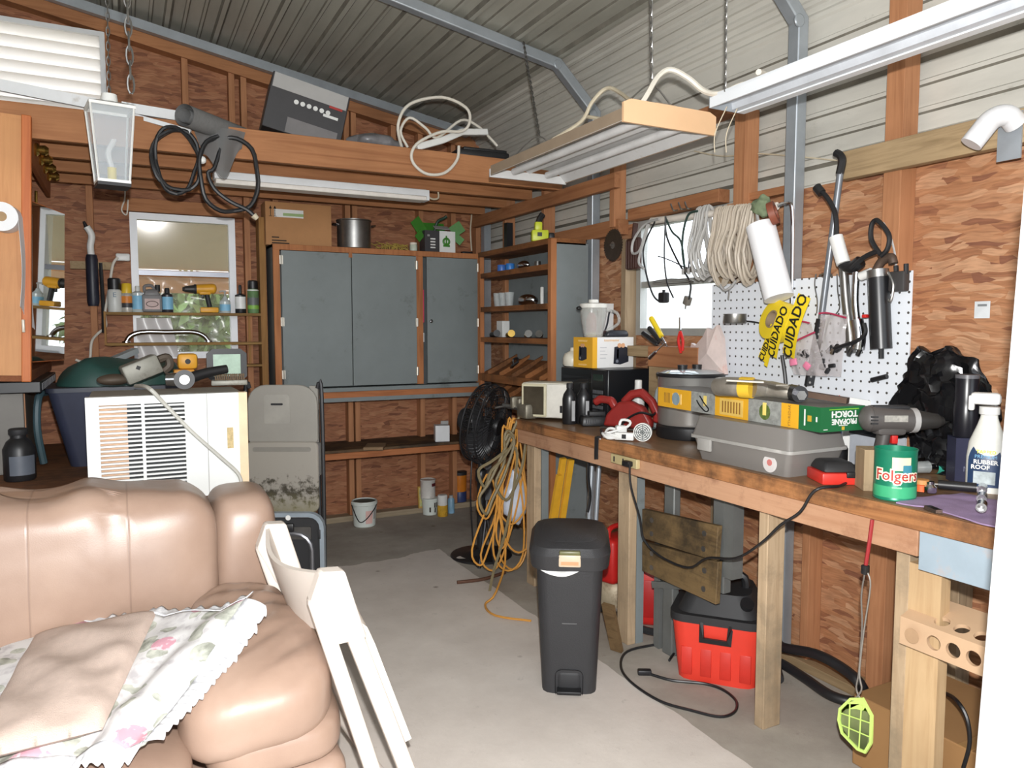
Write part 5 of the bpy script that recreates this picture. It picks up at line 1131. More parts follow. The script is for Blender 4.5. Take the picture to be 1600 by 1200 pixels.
def pobj(name, label, cat, u, v, x=2.585, group=None): return thing(name, label, cat, W2(u, v, x), 0, group)
# grey reacher pole
t = pobj('reacher_pole', 'long grey pole with a black hook top and perforated black grip', 'pole', 1290, 500, 2.57); L = t.location
m = MB(); ptube(m, [(1314, 262), (1283, 500)], .0135, 2.57, L, 12, k=1); m.build('pole', M('pole_grey', (120, 124, 130), .35, .3), t)
m = MB(); ptube(m, [(1312, 272), (1316, 252), (1313, 243), (1306, 239)], .016, 2.57, L, 8); m.build('hook', BLACK, t)
a, b = W2(1283, 498, 2.57) - L, W2(1264, 602, 2.57) - L; m = MB(); m.bars([a, b], w=.012, h=.045, upv=(1, 0, 0)); g = m.build('grip', BLACK, t)
m = MB()
for i in range(11):
    for s in (-.011, .011): q = a.lerp(b, (i + .5) / 11) + V(-.009, s, 0); m.cyl(q, q + V(-.002, 0, 0), .005, n=8)
m.build('grip_dots', LG, g)
# grease gun with hose and white sleeve
t = pobj('grease_gun', 'silver grease gun with a black hose and white sleeve hung on the pegboard', 'grease gun', 1330, 480, 2.57); L = t.location
m = MB(); ptube(m, [(1318, 418), (1322, 470), (1328, 520), (1330, 552)], .018, 2.58, L, 10); m.build('barrel', STEEL, t)
m = MB(); ptube(m, [(1338, 425), (1336, 470), (1340, 510)], .014, 2.56, L, 10); ptube(m, [(1338, 500), (1342, 525), (1340, 545)], .026, 2.56, L, 12); m.build('tube', CHROME, t)
m = MB(); ptube(m, [(1316, 410), (1330, 418), (1345, 408)], .024, 2.56, L, 10); m.build('head', DKMET, t)
m = MB(); ptube(m, [(1306, 370), (1312, 392), (1318, 412)], .027, 2.55, L, 14, k=2); m.build('sleeve', WHITE, t, label='white plastic sleeve')
m = MB(); ptube(m, [(1280, 297), (1292, 308), (1304, 330), (1307, 352), (1307, 370)], .010, 2.54, L, 8); m.build('hose', BLACK, t)
m = MB(); ptube(m, [(1276, 292), (1284, 302)], .018, 2.54, L, 10, k=1); m.build('coupler', DKMET, t)
m = MB(); ptube(m, [(1350, 505), (1352, 520), (1340, 532), (1318, 540), (1303, 545)], .008, 2.53, L, 8); m.build('tip_hose', BLACK, t)
m = MB(); ptube(m, [(1330, 420), (1350, 402), (1372, 392)], .010, 2.54, L, 8); m.build('lever', BLACK, t)
m = MB(); m = MB()
for q_ in (((1300, 553), (1303, 545), 2.53), ((1326, 555), (1334, 540), 2.56), ((1340, 555), (1345, 545), 2.56)): m = MB(); ptube(m, q_[:2], .0095, q_[2], L, 8, k=1); m.build('tip', CHROME, t)
MB().rbox(W2(1352, 494, 2.55) - L, (.02, .02, .014), .004).build('red_valve', REDP, t, label='small red valve')
# black cylinder grease gun
t = pobj('caulking_gun', 'black cylinder grease gun with a strap loop hung on the pegboard', 'grease gun', 1374, 480, 2.575); L = t.location
m = MB(); ptube(m, [(1372, 432), (1377, 545)], .039, 2.575, L, 20, k=1); m.build('barrel', M('barrel_black', (32, 32, 34), .35), t)
m = MB(); ptube(m, [(1371, 422), (1372, 434)], .040, 2.575, L, 20, k=1); m.build('collar', STEEL, t); m = MB(); ptube(m, [(1377, 545), (1377, 560)], .010, 2.575, L, 8, k=1); m.build('nozzle', BLACK, t)
m = MB(); ptube(m, [(1368, 425), (1378, 408), (1392, 402), (1396, 412)], .017, 2.56, L, 10); m.build('head', M('head_brown', (92, 76, 66), .5, .4), t)
m = MB(); ptube(m, [(1376, 398), (1362, 375), (1362, 352), (1370, 344), (1384, 358), (1390, 372), (1386, 390), (1376, 400)], .009, 2.54, L, 8); m.build('strap_loop', BLACK, t)
m = MB(); ptube(m, [(1345, 432), (1362, 425)], .018, 2.56, L, 10, k=1); m.build('white_knob', WHITE, t); m = MB(); ptube(m, [(1388, 425), (1396, 445), (1392, 470), (1388, 468)], .005, 2.56, L, 6); m.build('hook_wire', STEEL, t)
t = pobj('power_adapter', 'black power adapter hanging at the top right of the pegboard', 'adapter', 1410, 440, 2.60); L = t.location
MB().rbox((-.02, 0, 0), (.035, .065, .075), .006).build('adapter_body', M('adapter_grey', (60, 58, 58), .5), t); m = MB(); ptube(m, [(1401, 430), (1400, 415)], .009, 2.58, L, 8, k=1); ptube(m, [(1416, 428), (1416, 412)], .009, 2.58, L, 8, k=1); m.build('prongs', BLACK, t); m = MB(); ptube(m, [(1400, 416), (1398, 395), (1390, 365), (1380, 348)], .004, 2.58, L, 6); m.build('cord', LG, t)
for (pts, lab) in (([(1275, 428), (1273, 445), (1277, 470), (1276, 490)], 'thin bent wire hook left of the grey pole'), ([(1308, 428), (1309, 455), (1312, 480), (1305, 492)], 'thin bent wire hook right of the grey pole'), ([(1280, 430), (1290, 434), (1300, 430), (1290, 427), (1281, 430)], 'small wire ring hook near the top of the pegboard')):
    m = MB(); ptube(m, pts, .003, 2.6135, n=6); tag(m.build('peg_hook', STEEL), lab, 'hook')
m = MB(); ptube(m, [(1362, 594), (1386, 588)], .010, 2.606, n=10, k=1); tag(m.build('black_peg', BLACK), 'short black rod stuck on the lower pegboard', 'peg')
# round tin lamp on a wire arm
t = pobj('tin_cup', 'shallow silver tin cup on a wire arm at the left of the pegboard', 'cup', 1148, 498, 2.52); L = t.location; MB().lathe([(.0, -.022), (.05, -.022), (.053, -.018), (.053, .022), (.048, .022)], n=30).build('cup', STEEL, t); m = MB(); m.tube([V(.05, 0, -.01), V(.06, -.06, -.015), V(.11, -.10, -.03)], .004, 6); m.build('arm', DKMET, t)
# caution tape
CT = M('caution_yellow', (238, 208, 40), .42, 0, .05); CK = M('caution_black', (30, 30, 28), .5)
t = pobj('caution_tape_roll', 'yellow and black caution tape roll hanging with loose ends on the pegboard', 'tape', 1222, 500, 2.52); L = t.location
ax = V(-.86, .2, .25).normalized(); F = frame(ax); c = W2(1216, 502, 2.54) - L
m = MB(); R1, R0 = .088, .040; rg = []
for i in range(36):
    a_ = 2 * PI * i / 36; e = V(math.cos(a_), math.sin(a_), 0); rg.append([c + F @ (e * R0 + V(0, 0, -.035)), c + F @ (e * R1 + V(0, 0, -.035)), c + F @ (e * R1 + V(0, 0, .035)), c + F @ (e * R0 + V(0, 0, .035))])
m.rings(rg, closed=True); m.build('tape_roll', CT, t)
m = MB(); rg = [[c + F @ V(math.cos(2 * PI * i / 24) * r, math.sin(2 * PI * i / 24) * r, z) for i in range(24)] for r, z in ((.040, -.036), (.040, .037), (.034, .037), (.034, -.036))]; m.rings(rg, False, False); m.build('core', M('core_grey', (150, 130, 104), .7), t)
def strip(pa, pb, w, xa, xb, word, size, bend=.0):
    A, B = W2(*pa, xa) - L, W2(*pb, xb) - L; d = (B - A); nrm = V(-1, -.15, 0.1); s = d.cross(nrm).normalized() * w / 2; nrm = s.cross(d).normalized()
    if nrm.x > 0: nrm = -nrm
    MB().sheet(lambda u, v: A + d * u + s * (v * 2 - 1) + nrm * bend * math.sin(u * PI), 12, 2, .001).build('tape_end', CT, t)
    if word:
        X_ = -d.normalized(); Z_ = nrm; Y_ = Z_.cross(X_); Rm = Matrix((X_, Y_, Z_)).transposed()
        o = txt(word, size, CK, t, A + d * .5 + nrm * (.004), Rm, bold=.0012, sx=1.0)
        for v in o.data.vertices: v.co.z += bend * math.cos(max(-1.5, min(1.5, v.co.x / d.length * PI)))
strip((1257, 462), (1232, 556), .062, 2.46, 2.50, 'CUIDADO', .062, .02)
strip((1228, 480), (1206, 556), .055, 2.475, 2.51, 'CUIDADO', .052, .012)
strip((1210, 510), (1190, 562), .045, 2.50, 2.53, 'CUIDADO', .04, .0)
strip((1203, 545), (1196, 572), .02, 2.51, 2.53, '', 0)
m = MB(); ptube(m, [(1222, 555), (1226, 580), (1228, 600)], .008, 2.55, L, 7); m.build('hanging_cord', BLACK, t)
# zip bags
ZB_ = glass('zip_bag_plastic', (214, 206, 206), .12, .32, .9)
for k, (u, v, w, h, rz, lab) in enumerate(((1254, 545, .17, .22, .35, 'clear zip bag with red seal and pink pieces beside the caution tape'), (1298, 540, .13, .25, -.1, 'clear zip bag with dark parts right of the grey pole grip'))):
    t = pobj('zip_bag', lab, 'bag', u, v, 2.555 - .02 * (1 - k)); 
    m = MB(); m.sheet(lambda a, b: V(-.02 * math.sin(a * PI) * math.sin(b * PI) + .010 * noise.noise(V(a * 6, b * 6, k)), (.5 - a) * w + (b - .5) * rz * .25, (b - .5) * h), 16, 16, .0015); m.build('bag_film', ZB_, t)
    m = MB(); m.tube([V(-.012, (.5 - a) * w + .5 * rz * .25 , h * .5 - .004 + .012 * math.sin(a * 3 + k)) for a in (0, .25, .5, .75, 1)], .004, 6); 
    if k == 0: m.tube([V(-.03, w * .45, .0), V(-.035, 0.0, .035), V(-.03, -w * .5, .07)], .004, 6)
    m.build('zip_seal', M('zip_red', (176, 52, 84), .4), t)
    for j in range(6 + 4 * k):
        MB().rbox((-.012, random.uniform(-.35, .35) * w, -h * .5 + .02 + random.uniform(0, .10)), (.014, random.uniform(.015, .04), random.uniform(.012, .03)), .004, (random.uniform(-1, 1), 0, 0)).build('part', (MBLACK, DKMET, M('pink_clip', (226, 130, 160), .45))[j % 3 if k == 0 else j % 2], t)
# rod with cable coils in front of the right window
ya, yb = ox(1018, 345, 2.54), ox(1214, 322, 2.54)
t = thing('hanger_rod', 'white pipe rod across the top of the right window', 'rod', (ya + yb) / 2); L = t.location
m = MB(); m.cyl(ya - L, yb - L, .017, n=14); m.build('rod', M('rod_white', (214, 206, 196), .4), t); m = MB(); m.tube([yb - L, yb - L + V(.03, -.02, .01), yb - L + V(.06, -.03, -.02), yb - L + V(.07, -.03, -.3), yb - L + V(.07, -.03, -.42)], .008, 8); m.build('bent_end', CHROME, t)
def coil(name, label, u0, u1, n, top, bot, mat, r, seed, spread=.05):
    random.seed(seed); a, b = ox(u0, 335, 2.54), ox(u1, 330, 2.54); m = MB(); pts = []
    for i in range(n):
        y = a.y + (b.y - a.y) * (i + .5) / n; zt = a.z + (b.z - a.z) * i / n + .03; h = (zt - W2(u0, bot, 2.54).z) * random.uniform(.82, 1.0); wx = random.uniform(.045, .075)
        for k in range(10):
            t_ = PI / 2 - 2 * PI * k / 10; pts.append(V(2.54 + wx * math.cos(t_) * (1.1 if math.sin(t_) < 0 else .55), y + (b.y - a.y) / n * k / 10 + random.uniform(-.006, .006) + .02 * math.sin(t_) * (spread), zt - h / 2 + h / 2 * math.sin(t_)))
    m.tube(pts, r, 6, k=2); o = tag(m.build(name, mat), label, 'cable'); random.seed(7); return o
coil('cable_coil', 'narrow hank of pale grey cable on the rod, left of the thick one', 1088, 1110, 7, 320, 440, M('cable_grey', (176, 174, 170), .45), .0075, 3)
coil('cable_coil', 'thick hank of beige cable hung over the window rod', 1116, 1178, 17, 318, 450, M('cable_beige', (186, 174, 158), .45), .0085, 4)
WG = M('wire_grey', (170, 168, 166), .45)
for k, (pts, mt, r, lab) in enumerate((
    ([(1030, 342), (1008, 350), (990, 375), (988, 395), (1000, 390), (1012, 350)], WG, .007, 'pale grey cable loop at the left end of the window rod'),
    ([(1014, 350), (1002, 390), (998, 410), (1006, 420)], WG, .007, 'pale grey cable end hanging before the brown leather pouch'),
    ([(1040, 338), (1042, 370), (1060, 410), (1078, 440), (1078, 460), (1076, 468)], BLACK, .005, 'black cord with a plug hanging in front of the window'),
    ([(1024, 345), (1006, 385), (1008, 420), (1020, 460), (1032, 472)], BLACK, .005, 'black cord running down to the hanging black adapter'),
    ([(1040, 338), (1038, 400), (1042, 440), (1052, 465)], BLACK, .004, 'thin black cord hanging in the middle of the window'),
    ([(1090, 330), (1076, 335), (1068, 360), (1066, 390), (1070, 420)], M('cord_green', (40, 60, 54), .5), .006, 'dark green cord looped from the window rod'),
    ([(1040, 340), (1050, 362), (1064, 378), (1070, 420)], MATS['cord_green'], .005, 'dark green cord beside the grey connectors'),
    ([(1086, 380), (1078, 396), (1076, 420)], BLACK, .004, 'short thin black cord above the grey connectors'),
    ([(1028, 400), (1050, 408), (1070, 418)], BLACK, .003, 'thin black wire crossing the upper window pane'),
    ([(1020, 440), (1050, 436), (1085, 440), (1050, 443), (1022, 441)], STEEL, .003, 'thin wire hanger lying across the window rail'),
    ([(1108, 440), (1118, 435), (1130, 452), (1140, 450), (1150, 438)], WG, .006, 'pale cable tail under the thick beige hank'),
    ([(1140, 450), (1138, 468)], STEEL, .004, 'small chain end below the thick beige hank'))):
    m = MB(); ptube(m, pts, r, 2.51 + .006 * (k % 4), n=6); tag(m.build('hanging_wire', mt), lab.replace('black cord', 'black lead').replace('green cord', 'green lead'), 'wire')
t = pobj('wall_adapter', 'black wall adapter hanging in front of the window rail', 'adapter', 1037, 465, 2.515); MB().rbox((0, 0, 0), (.04, .05, .055), .008).build('adapter_body', BLACK, t); MB().cyl((0, -.0, .026), (0, 0, .04), .008, n=8).build('strain_relief', BLACK, t)
t = pobj('black_plug', 'grey plug hanging in front of the lower window pane', 'plug', 1074, 470, 2.53); MB().rbox((0, 0, 0), (.03, .035, .045), .006, (.4, 0, 0)).build('plug_body', M('plug_grey', (110, 104, 96), .5), t); MB().cyl((0, .01, -.02), (0, .015, -.04), .004, n=6).build('prong', STEEL, t)
t = pobj('cable_connectors', 'cluster of grey cable connectors before the upper window pane', 'connector', 1074, 424, 2.52)
for i in range(4): MB().rbox((0, .03 - i * .02, .008 * (i % 2)), (.015, .013, .03), .003).build('connector', STEEL if i % 2 else LG, t)
for k, (u, v0, v1) in enumerate(((1056, 318, 328), (1068, 316, 326), (1078, 315, 325))):
    m = MB(); m.tube([V(2.63, ox(u, v1, 2.62).y, ox(u, v1, 2.62).z), ox(u - 4, v1, 2.57), ox(u - 8, v0, 2.55)], .004, 6); tag(m.build('wall_hook', STEEL), ('left', 'middle', 'right')[k] + ' one of three small wire hooks above the window rod', 'hook')
# pouch, saw blade
t = pobj('leather_pouch', 'dark brown ribbed leather pouch hanging at the left window edge', 'pouch', 990, 422, 2.55); L = t.location
m = MB(); m.rbox((0, 0, .09), (.035, .115, .175), .012); m.build('pouch_body', M('dark_leather', (66, 40, 34), .5, 0, .2), t)
for i in range(5): MB().cyl((-.019, -.045 + i * .022, .01), (-.019, -.045 + i * .022, .16), .005, n=8).build('rib', MATS['dark_leather'], t)
m = MB(); m.bars([V(0, 0, .17), V(.01, .0, .26)], w=.01, h=.03, upv=(1, 0, 0)); m.build('strap', MATS['dark_leather'], t)
q = ox(958, 383, 2.6228); t = thing('saw_blade', 'round dark saw blade hanging on the stud left of the window', 'saw blade', q); m = MB(); rg = [[], []]
for i in range(72):
    r = .098 if i % 2 else .088; a_ = 2 * PI * i / 72
    for j in (0, 1): rg[j].append(V(-.002 + .004 * j, r * math.cos(a_), r * math.sin(a_)))
m.rings(rg); m.build('blade', M('rusty_steel', (72, 62, 54), .5, .5, .2, 20), t); m = MB(); m.cyl((-.02, 0, 0), (-.002, 0, 0), .007, n=8); m.cyl((-.004, 0, 0), (-.003, 0, 0), .022, n=18); m.build('hub', STEEL, t)
# paper towel, tape rolls
a, b = ox(1188, 352, 2.50), ox(1217, 466, 2.50); t = thing('paper_towel_roll', 'white paper towel roll hanging tilted from the window rod', 'paper towel', (a + b) / 2); L = t.location
m = MB(); m.cyl(a - L, b - L, .062, n=36); m.build('roll', M('paper_white', (238, 238, 240), .8, 0, .02), t); d = (b - a).normalized(); m = MB(); m.cyl(a - L - d * .002, a - L + d * .005, .02, n=16); m.build('core', M('core_brown', (170, 140, 104), .8), t)
m = MB(); ptube(m, [(1186, 350), (1183, 332), (1190, 322)], .007, 2.52, L, 7); m.build('hanger', LG, t)
q = ox(1208, 333, 2.50); t = thing('masking_tape', 'brown tape roll on the right end of the window rod', 'tape', q); m = MB(); F = frame(V(.5, -.8, .3)); rg = [[F @ V(math.cos(2 * PI * i / 28) * r, math.sin(2 * PI * i / 28) * r, z) for r, z in ((.032, -.014), (.05, -.014), (.05, .014), (.032, .014))] for i in range(28)]; m.rings(rg, closed=True); m.build('roll', M('tape_brown', (130, 70, 50), .5), t)
q = ox(1190, 322, 2.53); m = MB(); m.ell((0, 0, 0), (.03, .05, .045), None, 20, 12); m.warp(lambda c: c * (1 + .4 * noise.noise(c * 40))); tag(m.build('green_twine', M('twine_green', (120, 134, 104), .8, 0, .2, 50), at=q), 'clump of pale green twine on the window rod', 'twine')
# screwdriver block under the window
q = ox(1045, 560, 2.50); t = thing('screwdriver_rack', 'reddish wooden block rail holding screwdrivers under the right window', 'tool rack', V(2.50, 3.18, 1.30)); L = t.location
y0, y1 = ox(1090, 560, 2.5).y, ox(1012, 560, 2.5).y; z1 = ox(1050, 542, 2.5).z; z0 = ox(1050, 575, 2.5).z
MB().bx(0, .135, y0 - L.y, y1 - L.y, z0 - L.z, z1 - L.z).build('rail', W_BEAMY, t, bevel=.003); MB().bx(.01, .13, y0 - L.y + .02, y1 - L.y, BT - L.z, z0 - L.z).build('lower_board', W_GREYY, t)
ZS2 = z1
def sdriver(label, pa, pb, ph, mat, r=.013, x=2.53, band=None):
    A, Bq = ox(pa[0], pa[1], x), ox(pb[0], pb[1], x); t = thing('screwdriver', label, 'screwdriver', Bq); A = A - Bq; H2 = A * ph
    m = MB(); m.cyl(H2, A * .96, r, r * 1.05, 10); m.ell(A * .96, (r, r, r)); m.build('handle', mat, t); m = MB(); m.cyl(V(0, 0, 0), H2, .0042, n=8); m.build('shaft', CHROME, t)
    if band: m = MB(); m.cyl(A * (ph + .1), A * .9, r * 1.04, r * 1.04, 4); m.build('stripe', band, t)
sdriver('yellow and black screwdriver leaning in the rack under the window', (1017, 496), (1046, 548), .42, CT, .014, 2.52, BLACK)
sdriver('black screwdriver leaning lowest at the left of the rack', (1004, 520), (1040, 548), .35, BLACK, .013, 2.55)
sdriver('black screwdriver leaning between the yellow and the lowest one', (1014, 512), (1044, 547), .40, MBLACK, .014, 2.57)
sdriver('chrome nut driver hanging out of the rack under the window', (1015, 560), (1040, 535), .55, CHROME, .012, 2.50)
t = thing('red_pliers', 'red handled tool standing upright in the rack under the window', 'pliers', ox(1064, 555, 2.49)); L = t.location
m = MB(); ptube(m, [(1063, 496), (1063, 515)], .007, 2.49, L, 8, k=1); m.build('head', CHROME, t); m = MB(); ptube(m, [(1063, 518), (1060, 532), (1064, 552)], .0075, 2.49, L, 8); ptube(m, [(1063, 518), (1067, 532), (1066, 548)], .0075, 2.49, L, 8); m.build('handle', REDP, t)
# pink paper cone bag
t = thing('plastic_wrap', 'torn pinkish plastic bag standing behind the electric pot', 'bag', ox(1100, 560, 2.50)); t.location.z = 1.20; L = t.location
PWR = M('pink_wrap', (214, 196, 190), .35, 0, .12, 8, (212, 130, 112), .58)
ol = [ox(u, v, 2.52) - L for u, v in ((1074, 585), (1133, 585), (1130, 560), (1128, 528), (1120, 508), (1112, 516), (1104, 512), (1098, 526), (1086, 540), (1080, 536), (1076, 556))]
m = MB(); c0 = ox(1104, 552, 2.49) - L
for k in range(len(ol)):
    a, b = ol[k], ol[(k + 1) % len(ol)]; m.face([m.bm.verts.new(c0), m.bm.verts.new(a), m.bm.verts.new(b)]); m.face([m.bm.verts.new(c0 + V(.06, 0, 0)), m.bm.verts.new(b + V(.02, 0, 0)), m.bm.verts.new(a + V(.02, 0, 0))]); m.face([m.bm.verts.new(q) for q in (a, b, b + V(.02, 0, 0), a + V(.02, 0, 0))])
bmesh.ops.remove_doubles(m.bm, verts=m.bm.verts[:], dist=.0005); m.build('bag_film', PWR, t, angle=.3)
m = MB(); ptube(m, [(1085, 236), (1130, 244), (1180, 240), (1240, 244), (1300, 250), (1318, 252)], .0035, 2.71, n=6); tag(m.build('wall_wire', OC), 'thin wire sagging along the ribbed steel above the window', 'wire')
# label, pipe elbow on the right wall
q = ox(1534, 484, 2.71); t = thing('wall_tag', 'small white printed paper tag stapled to the strand board', 'tag', V(2.713, q.y, q.z)); MB().bx(-.001, 0, -.027, .027, -.03, .03).build('paper', M('tag_paper', (204, 208, 210), .7), t); MB().bx(-.002, -.001, -.016, .016, .012, .02).build('print', M('tag_print', (120, 124, 126), .7), t)
q = ox(1570, 225, 2.60); t = thing('pipe_elbow', 'white pipe elbow on a metal plate fixed to the upper board', 'pipe', V(2.585, ox(1582, 225, 2.585).y, ox(1582, 225, 2.585).z)); L = t.location
MB().bx(-.006, 0, -.03, .045, -.05, .10).build('plate', GALV, t); m = MB(); m.tube([V(-.005, -.01, .06), V(-.04, .0, .085), V(-.075, .025, .075), V(-.10, .05, .03), V(-.115, .065, -.0)], .034, 16); m.build('elbow', M('pvc_white', (214, 214, 216), .4), t)
# ================================================================ left side: table, cabinet, hutch, tote, air conditioner
t = thing('plank_table', 'brown plank table behind the sofa carrying the air conditioner and tote', 'table', (-.5, 4.2, 0)); O = t.location
MB().bx(-1.2, .98, -.92, 1.2, .755, .785).build('table_top', wood('brown_planks', (128, 86, 56), (92, 58, 38), 'X', stain=(64, 46, 34), stain_at=.55), t, bevel=.003)
for x, y in ((-1.1, -.85), (.85, -.85), (-1.1, 1.1), (.85, 1.1)): MB().bx(x, x + .09, y, y + .06, 0, .754).build('leg', W_LEG, t)
TZ = .786
t = thing('grey_cabinet', 'grey metal cabinet on the table under the wooden hutch', 'cabinet', (-.86, 4.34, TZ)); MB().bx(-.42, .42, 0, .75, 0, .40).build('cabinet_body', M('cabinet_grey', (110, 106, 100), .55, 0, .1, 4), t, bevel=.004); MB().bx(.40, .425, .02, .04, 0, .40).build('side_strip', M('strip_tan', (150, 104, 70), .6), t)
t = thing('black_tray', 'black vented tray between the grey cabinet and the wooden hutch', 'tray', (-.86, 4.28, TZ + .401)); MB().bx(-.45, .50, 0, .92, 0, .055).build('tray_body', BLACK, t, bevel=.004)
for i in range(12): MB().bx(.502, .505, .05 + i * .07, .09 + i * .07, .01, .045).build('slot', DKMET, t)
W_HUT = wood('hutch_oak', (206, 148, 96), (186, 126, 78), 'Z', rough=.5, knots=False); W_HUTE = wood('hutch_edge', (204, 118, 66), (180, 96, 50), 'Z', rough=.5, knots=False)
HZ = TZ + .457; HT = 2.50
t = thing('wooden_hutch', 'orange brown wooden hutch with a mirror door and brass lamp sockets at the left edge', 'cabinet', (-.40, 4.25, HZ), (0, math.radians(2.3), 0)); h = HT - HZ
MB().bx(-.55, -.03, 0, .02, 0.03, h - .02).build('side_panel', W_HUT, t); MB().bx(-.034, .006, -.012, .03, 0, h).build('front_stile', W_HUTE, t, bevel=.004)
MB().bx(-.55, -.53, .02, 1.05, 0, h).build('back_panel', W_HUT, t); MB().bx(-.55, 0, .02, 1.05, h - .02, h).build('top_board', W_HUT, t); MB().bx(-.55, .0, .02, 1.25, .0, .05).build('bottom_board', wood('hutch_ledge', (140, 84, 50), (110, 62, 36), 'Y', knots=False), t)
va = MB().bx(-.02, 0, .03, 1.15, h - .20, h).build('valance', wood('hutch_valance', (170, 104, 62), (140, 80, 46), 'Y', knots=False), t)
BR = M('brass_shine', (206, 176, 96), .22, .95, .06)
for i in range(4): MB().lathe([(.030, 0), (.034, .01), (.022, .02), (.026, .045), (.014, .06)], (0, .22 + i * .24, h - .11), (0, PI / 2, 0), 18).build('lamp_socket', BR, va, label='brass lamp socket')
MB().bx(-.12, -.10, .05, .09, .06, h - .22).build('inner_rail', M('dark_rail', (70, 62, 50), .4, .5), t); m = MB(); m.cyl((-.06, .98, .06), (-.06, .98, h - .2), .008, n=8); m.build('brass_rod', BR, t); m = MB(); m.cyl((-.06, .97, .52), (-.06, .97, .70), .014, n=10); m.build('white_tube', WHITE, t)
# mirror door swung open at the far end
a_, b_ = V(-.408, 4.40, 0) - V(-.40, 4.25, 0), V(-.288, 4.76, 0) - V(-.40, 4.25, 0)
mz0, mz1 = oy(103, 562, 4.72).z - HZ, oy(96, 330, 4.72).z - HZ
m = MB(); d = b_ - a_; nrm = V(d.y, -d.x, 0).normalized(); m.box((a_ + b_) / 2 + V(0, 0, (mz0 + mz1) / 2) - nrm * .008, (d.length, .012, mz1 - mz0), math.atan2(d.y, d.x)); m.build('mirror_door', W_HUTE, t)
m = MB(); m.box((a_ + b_) / 2 + V(0, 0, (mz0 + mz1) / 2), (d.length - .01, .003, mz1 - mz0 - .01), math.atan2(d.y, d.x)); mr, nt_, b0_ = nodes('mirror'); b0_.inputs['Metallic'].default_value = 1; b0_.inputs['Roughness'].default_value = .02; b0_.inputs['Base Color'].default_value = (.86, .88, .86, 1); m.build('mirror', mr, t)
# paper towel on the side of the hutch
p = od(2, 338, 3.42); t = thing('paper_towel', 'white paper towel roll with a hanging sheet on the side of the hutch', 'paper towel', p); dr = V(.10, .99, 0).normalized()
PW = MATS['paper_white']
m = MB(); m.cyl(V(0, 0, 0), dr * .26, .066, n=30); m.build('roll', PW, t); m = MB(); m.cyl(-dr * .002, dr * .0, .022, n=18); m.build('core', MATS['core_brown'], t)
sd = V(dr.y, -dr.x, 0)
m = MB(); m.sheet(lambda u, v: dr * (.26 * u) + sd * (.066 + .012 * math.sin(v * 4 + u * 2) * v) + V(0, 0, .01 - v * (.42 + .12 * u) + .012 * math.sin(u * 8) * v), 10, 18, .001); m.build('hanging_sheet', PW, t)
m = MB(); m.box(V(-.10, .30, 0), (.16, .02, .03)); m.cyl(V(0, 0, 0), dr * .30 , .012, n=8); m.build('holder', CREAM, t); MB().rbox(V(.062, .03, -.50), (.012, .02, .06), .003).build('clip', M('clear_clip', (206, 196, 180), .3), t)
p = V(oz(33, 748, TZ).x, 4.17, TZ); t = thing('black_jug_bottle', 'large black bottle on the table at the left edge', 'bottle', p, .3)
MB().lathe([(.06, 0), (.066, .008), (.066, .15), (.05, .185), (.033, .20), (.033, .215)], n=26).build('bottle_body', BLACK, t); MB().lathe([(.037, .215), (.04, .22), (.04, .24), (.034, .245)], n=24).build('cap', MBLACK, t); m = MB(); patch(m, .067, .067, -2.4, -.7, .03, .12); m.build('label', M('label_slate', (92, 98, 108), .45), t)
cable('extension_lead', 'white cord hanging in front of the grey cabinet at the left edge', [od(-5, 605, 3.75), od(16, 608, 3.72), od(26, 640, 3.70), od(22, 675, 3.7), od(12, 710, 3.7), od(8, 756, 3.7)], .008, WC, 'cord')
# tote
p = V(-.02, 4.62, TZ); t = thing('storage_tote', 'dark navy plastic tote filled with a dark green bag behind the air conditioner', 'tote', p)
m = MB(); tub(m, .24, .20, .325, .25, 0, .40, True, .05); m.build('tote_body', M('tote_navy', (44, 48, 66), .45, 0, .1), t); m = MB(); tub(m, .335, .26, .335, .26, .39, .412, True, .05); m.build('rim', M('tote_rim', (36, 40, 54), .45), t)
m = MB(); m.tube([V(-.34, -.05, .38), V(-.37, -.12, .36), V(-.38, -.14, .2), V(-.36, -.12, .02)], .018, 8); m.build('strap_handle', M('strap_teal', (62, 84, 92), .5), t)
m = MB(); m.ell((0, 0, 0), (.30, .22, .13), None, 36, 18, .8, .8); m.warp(lambda c: V(c.x, c.y, max(0, c.z) * (1 + .5 * noise.noise(c * 7)) + .10 * (c.x + .1)) if c.z > 0 else V(c.x, c.y, 0)); tag(m.build('green_bag', M('bag_green', (40, 72, 66), .5, 0, .2, 6), at=p + V(0, 0, .413)), 'dark green bag heaped on top of the navy tote', 'bag')
a, b = oy(128, 588, 4.55), oy(212, 556, 4.75); tag(MB().bars([a + V(0, 0, .015), b + V(0, 0, .03)], w=.05, h=.03).build('silver_bar', M('satin_silver', (176, 184, 186), .35, .5)), 'silver bar lying on the dark green bag', 'bar')
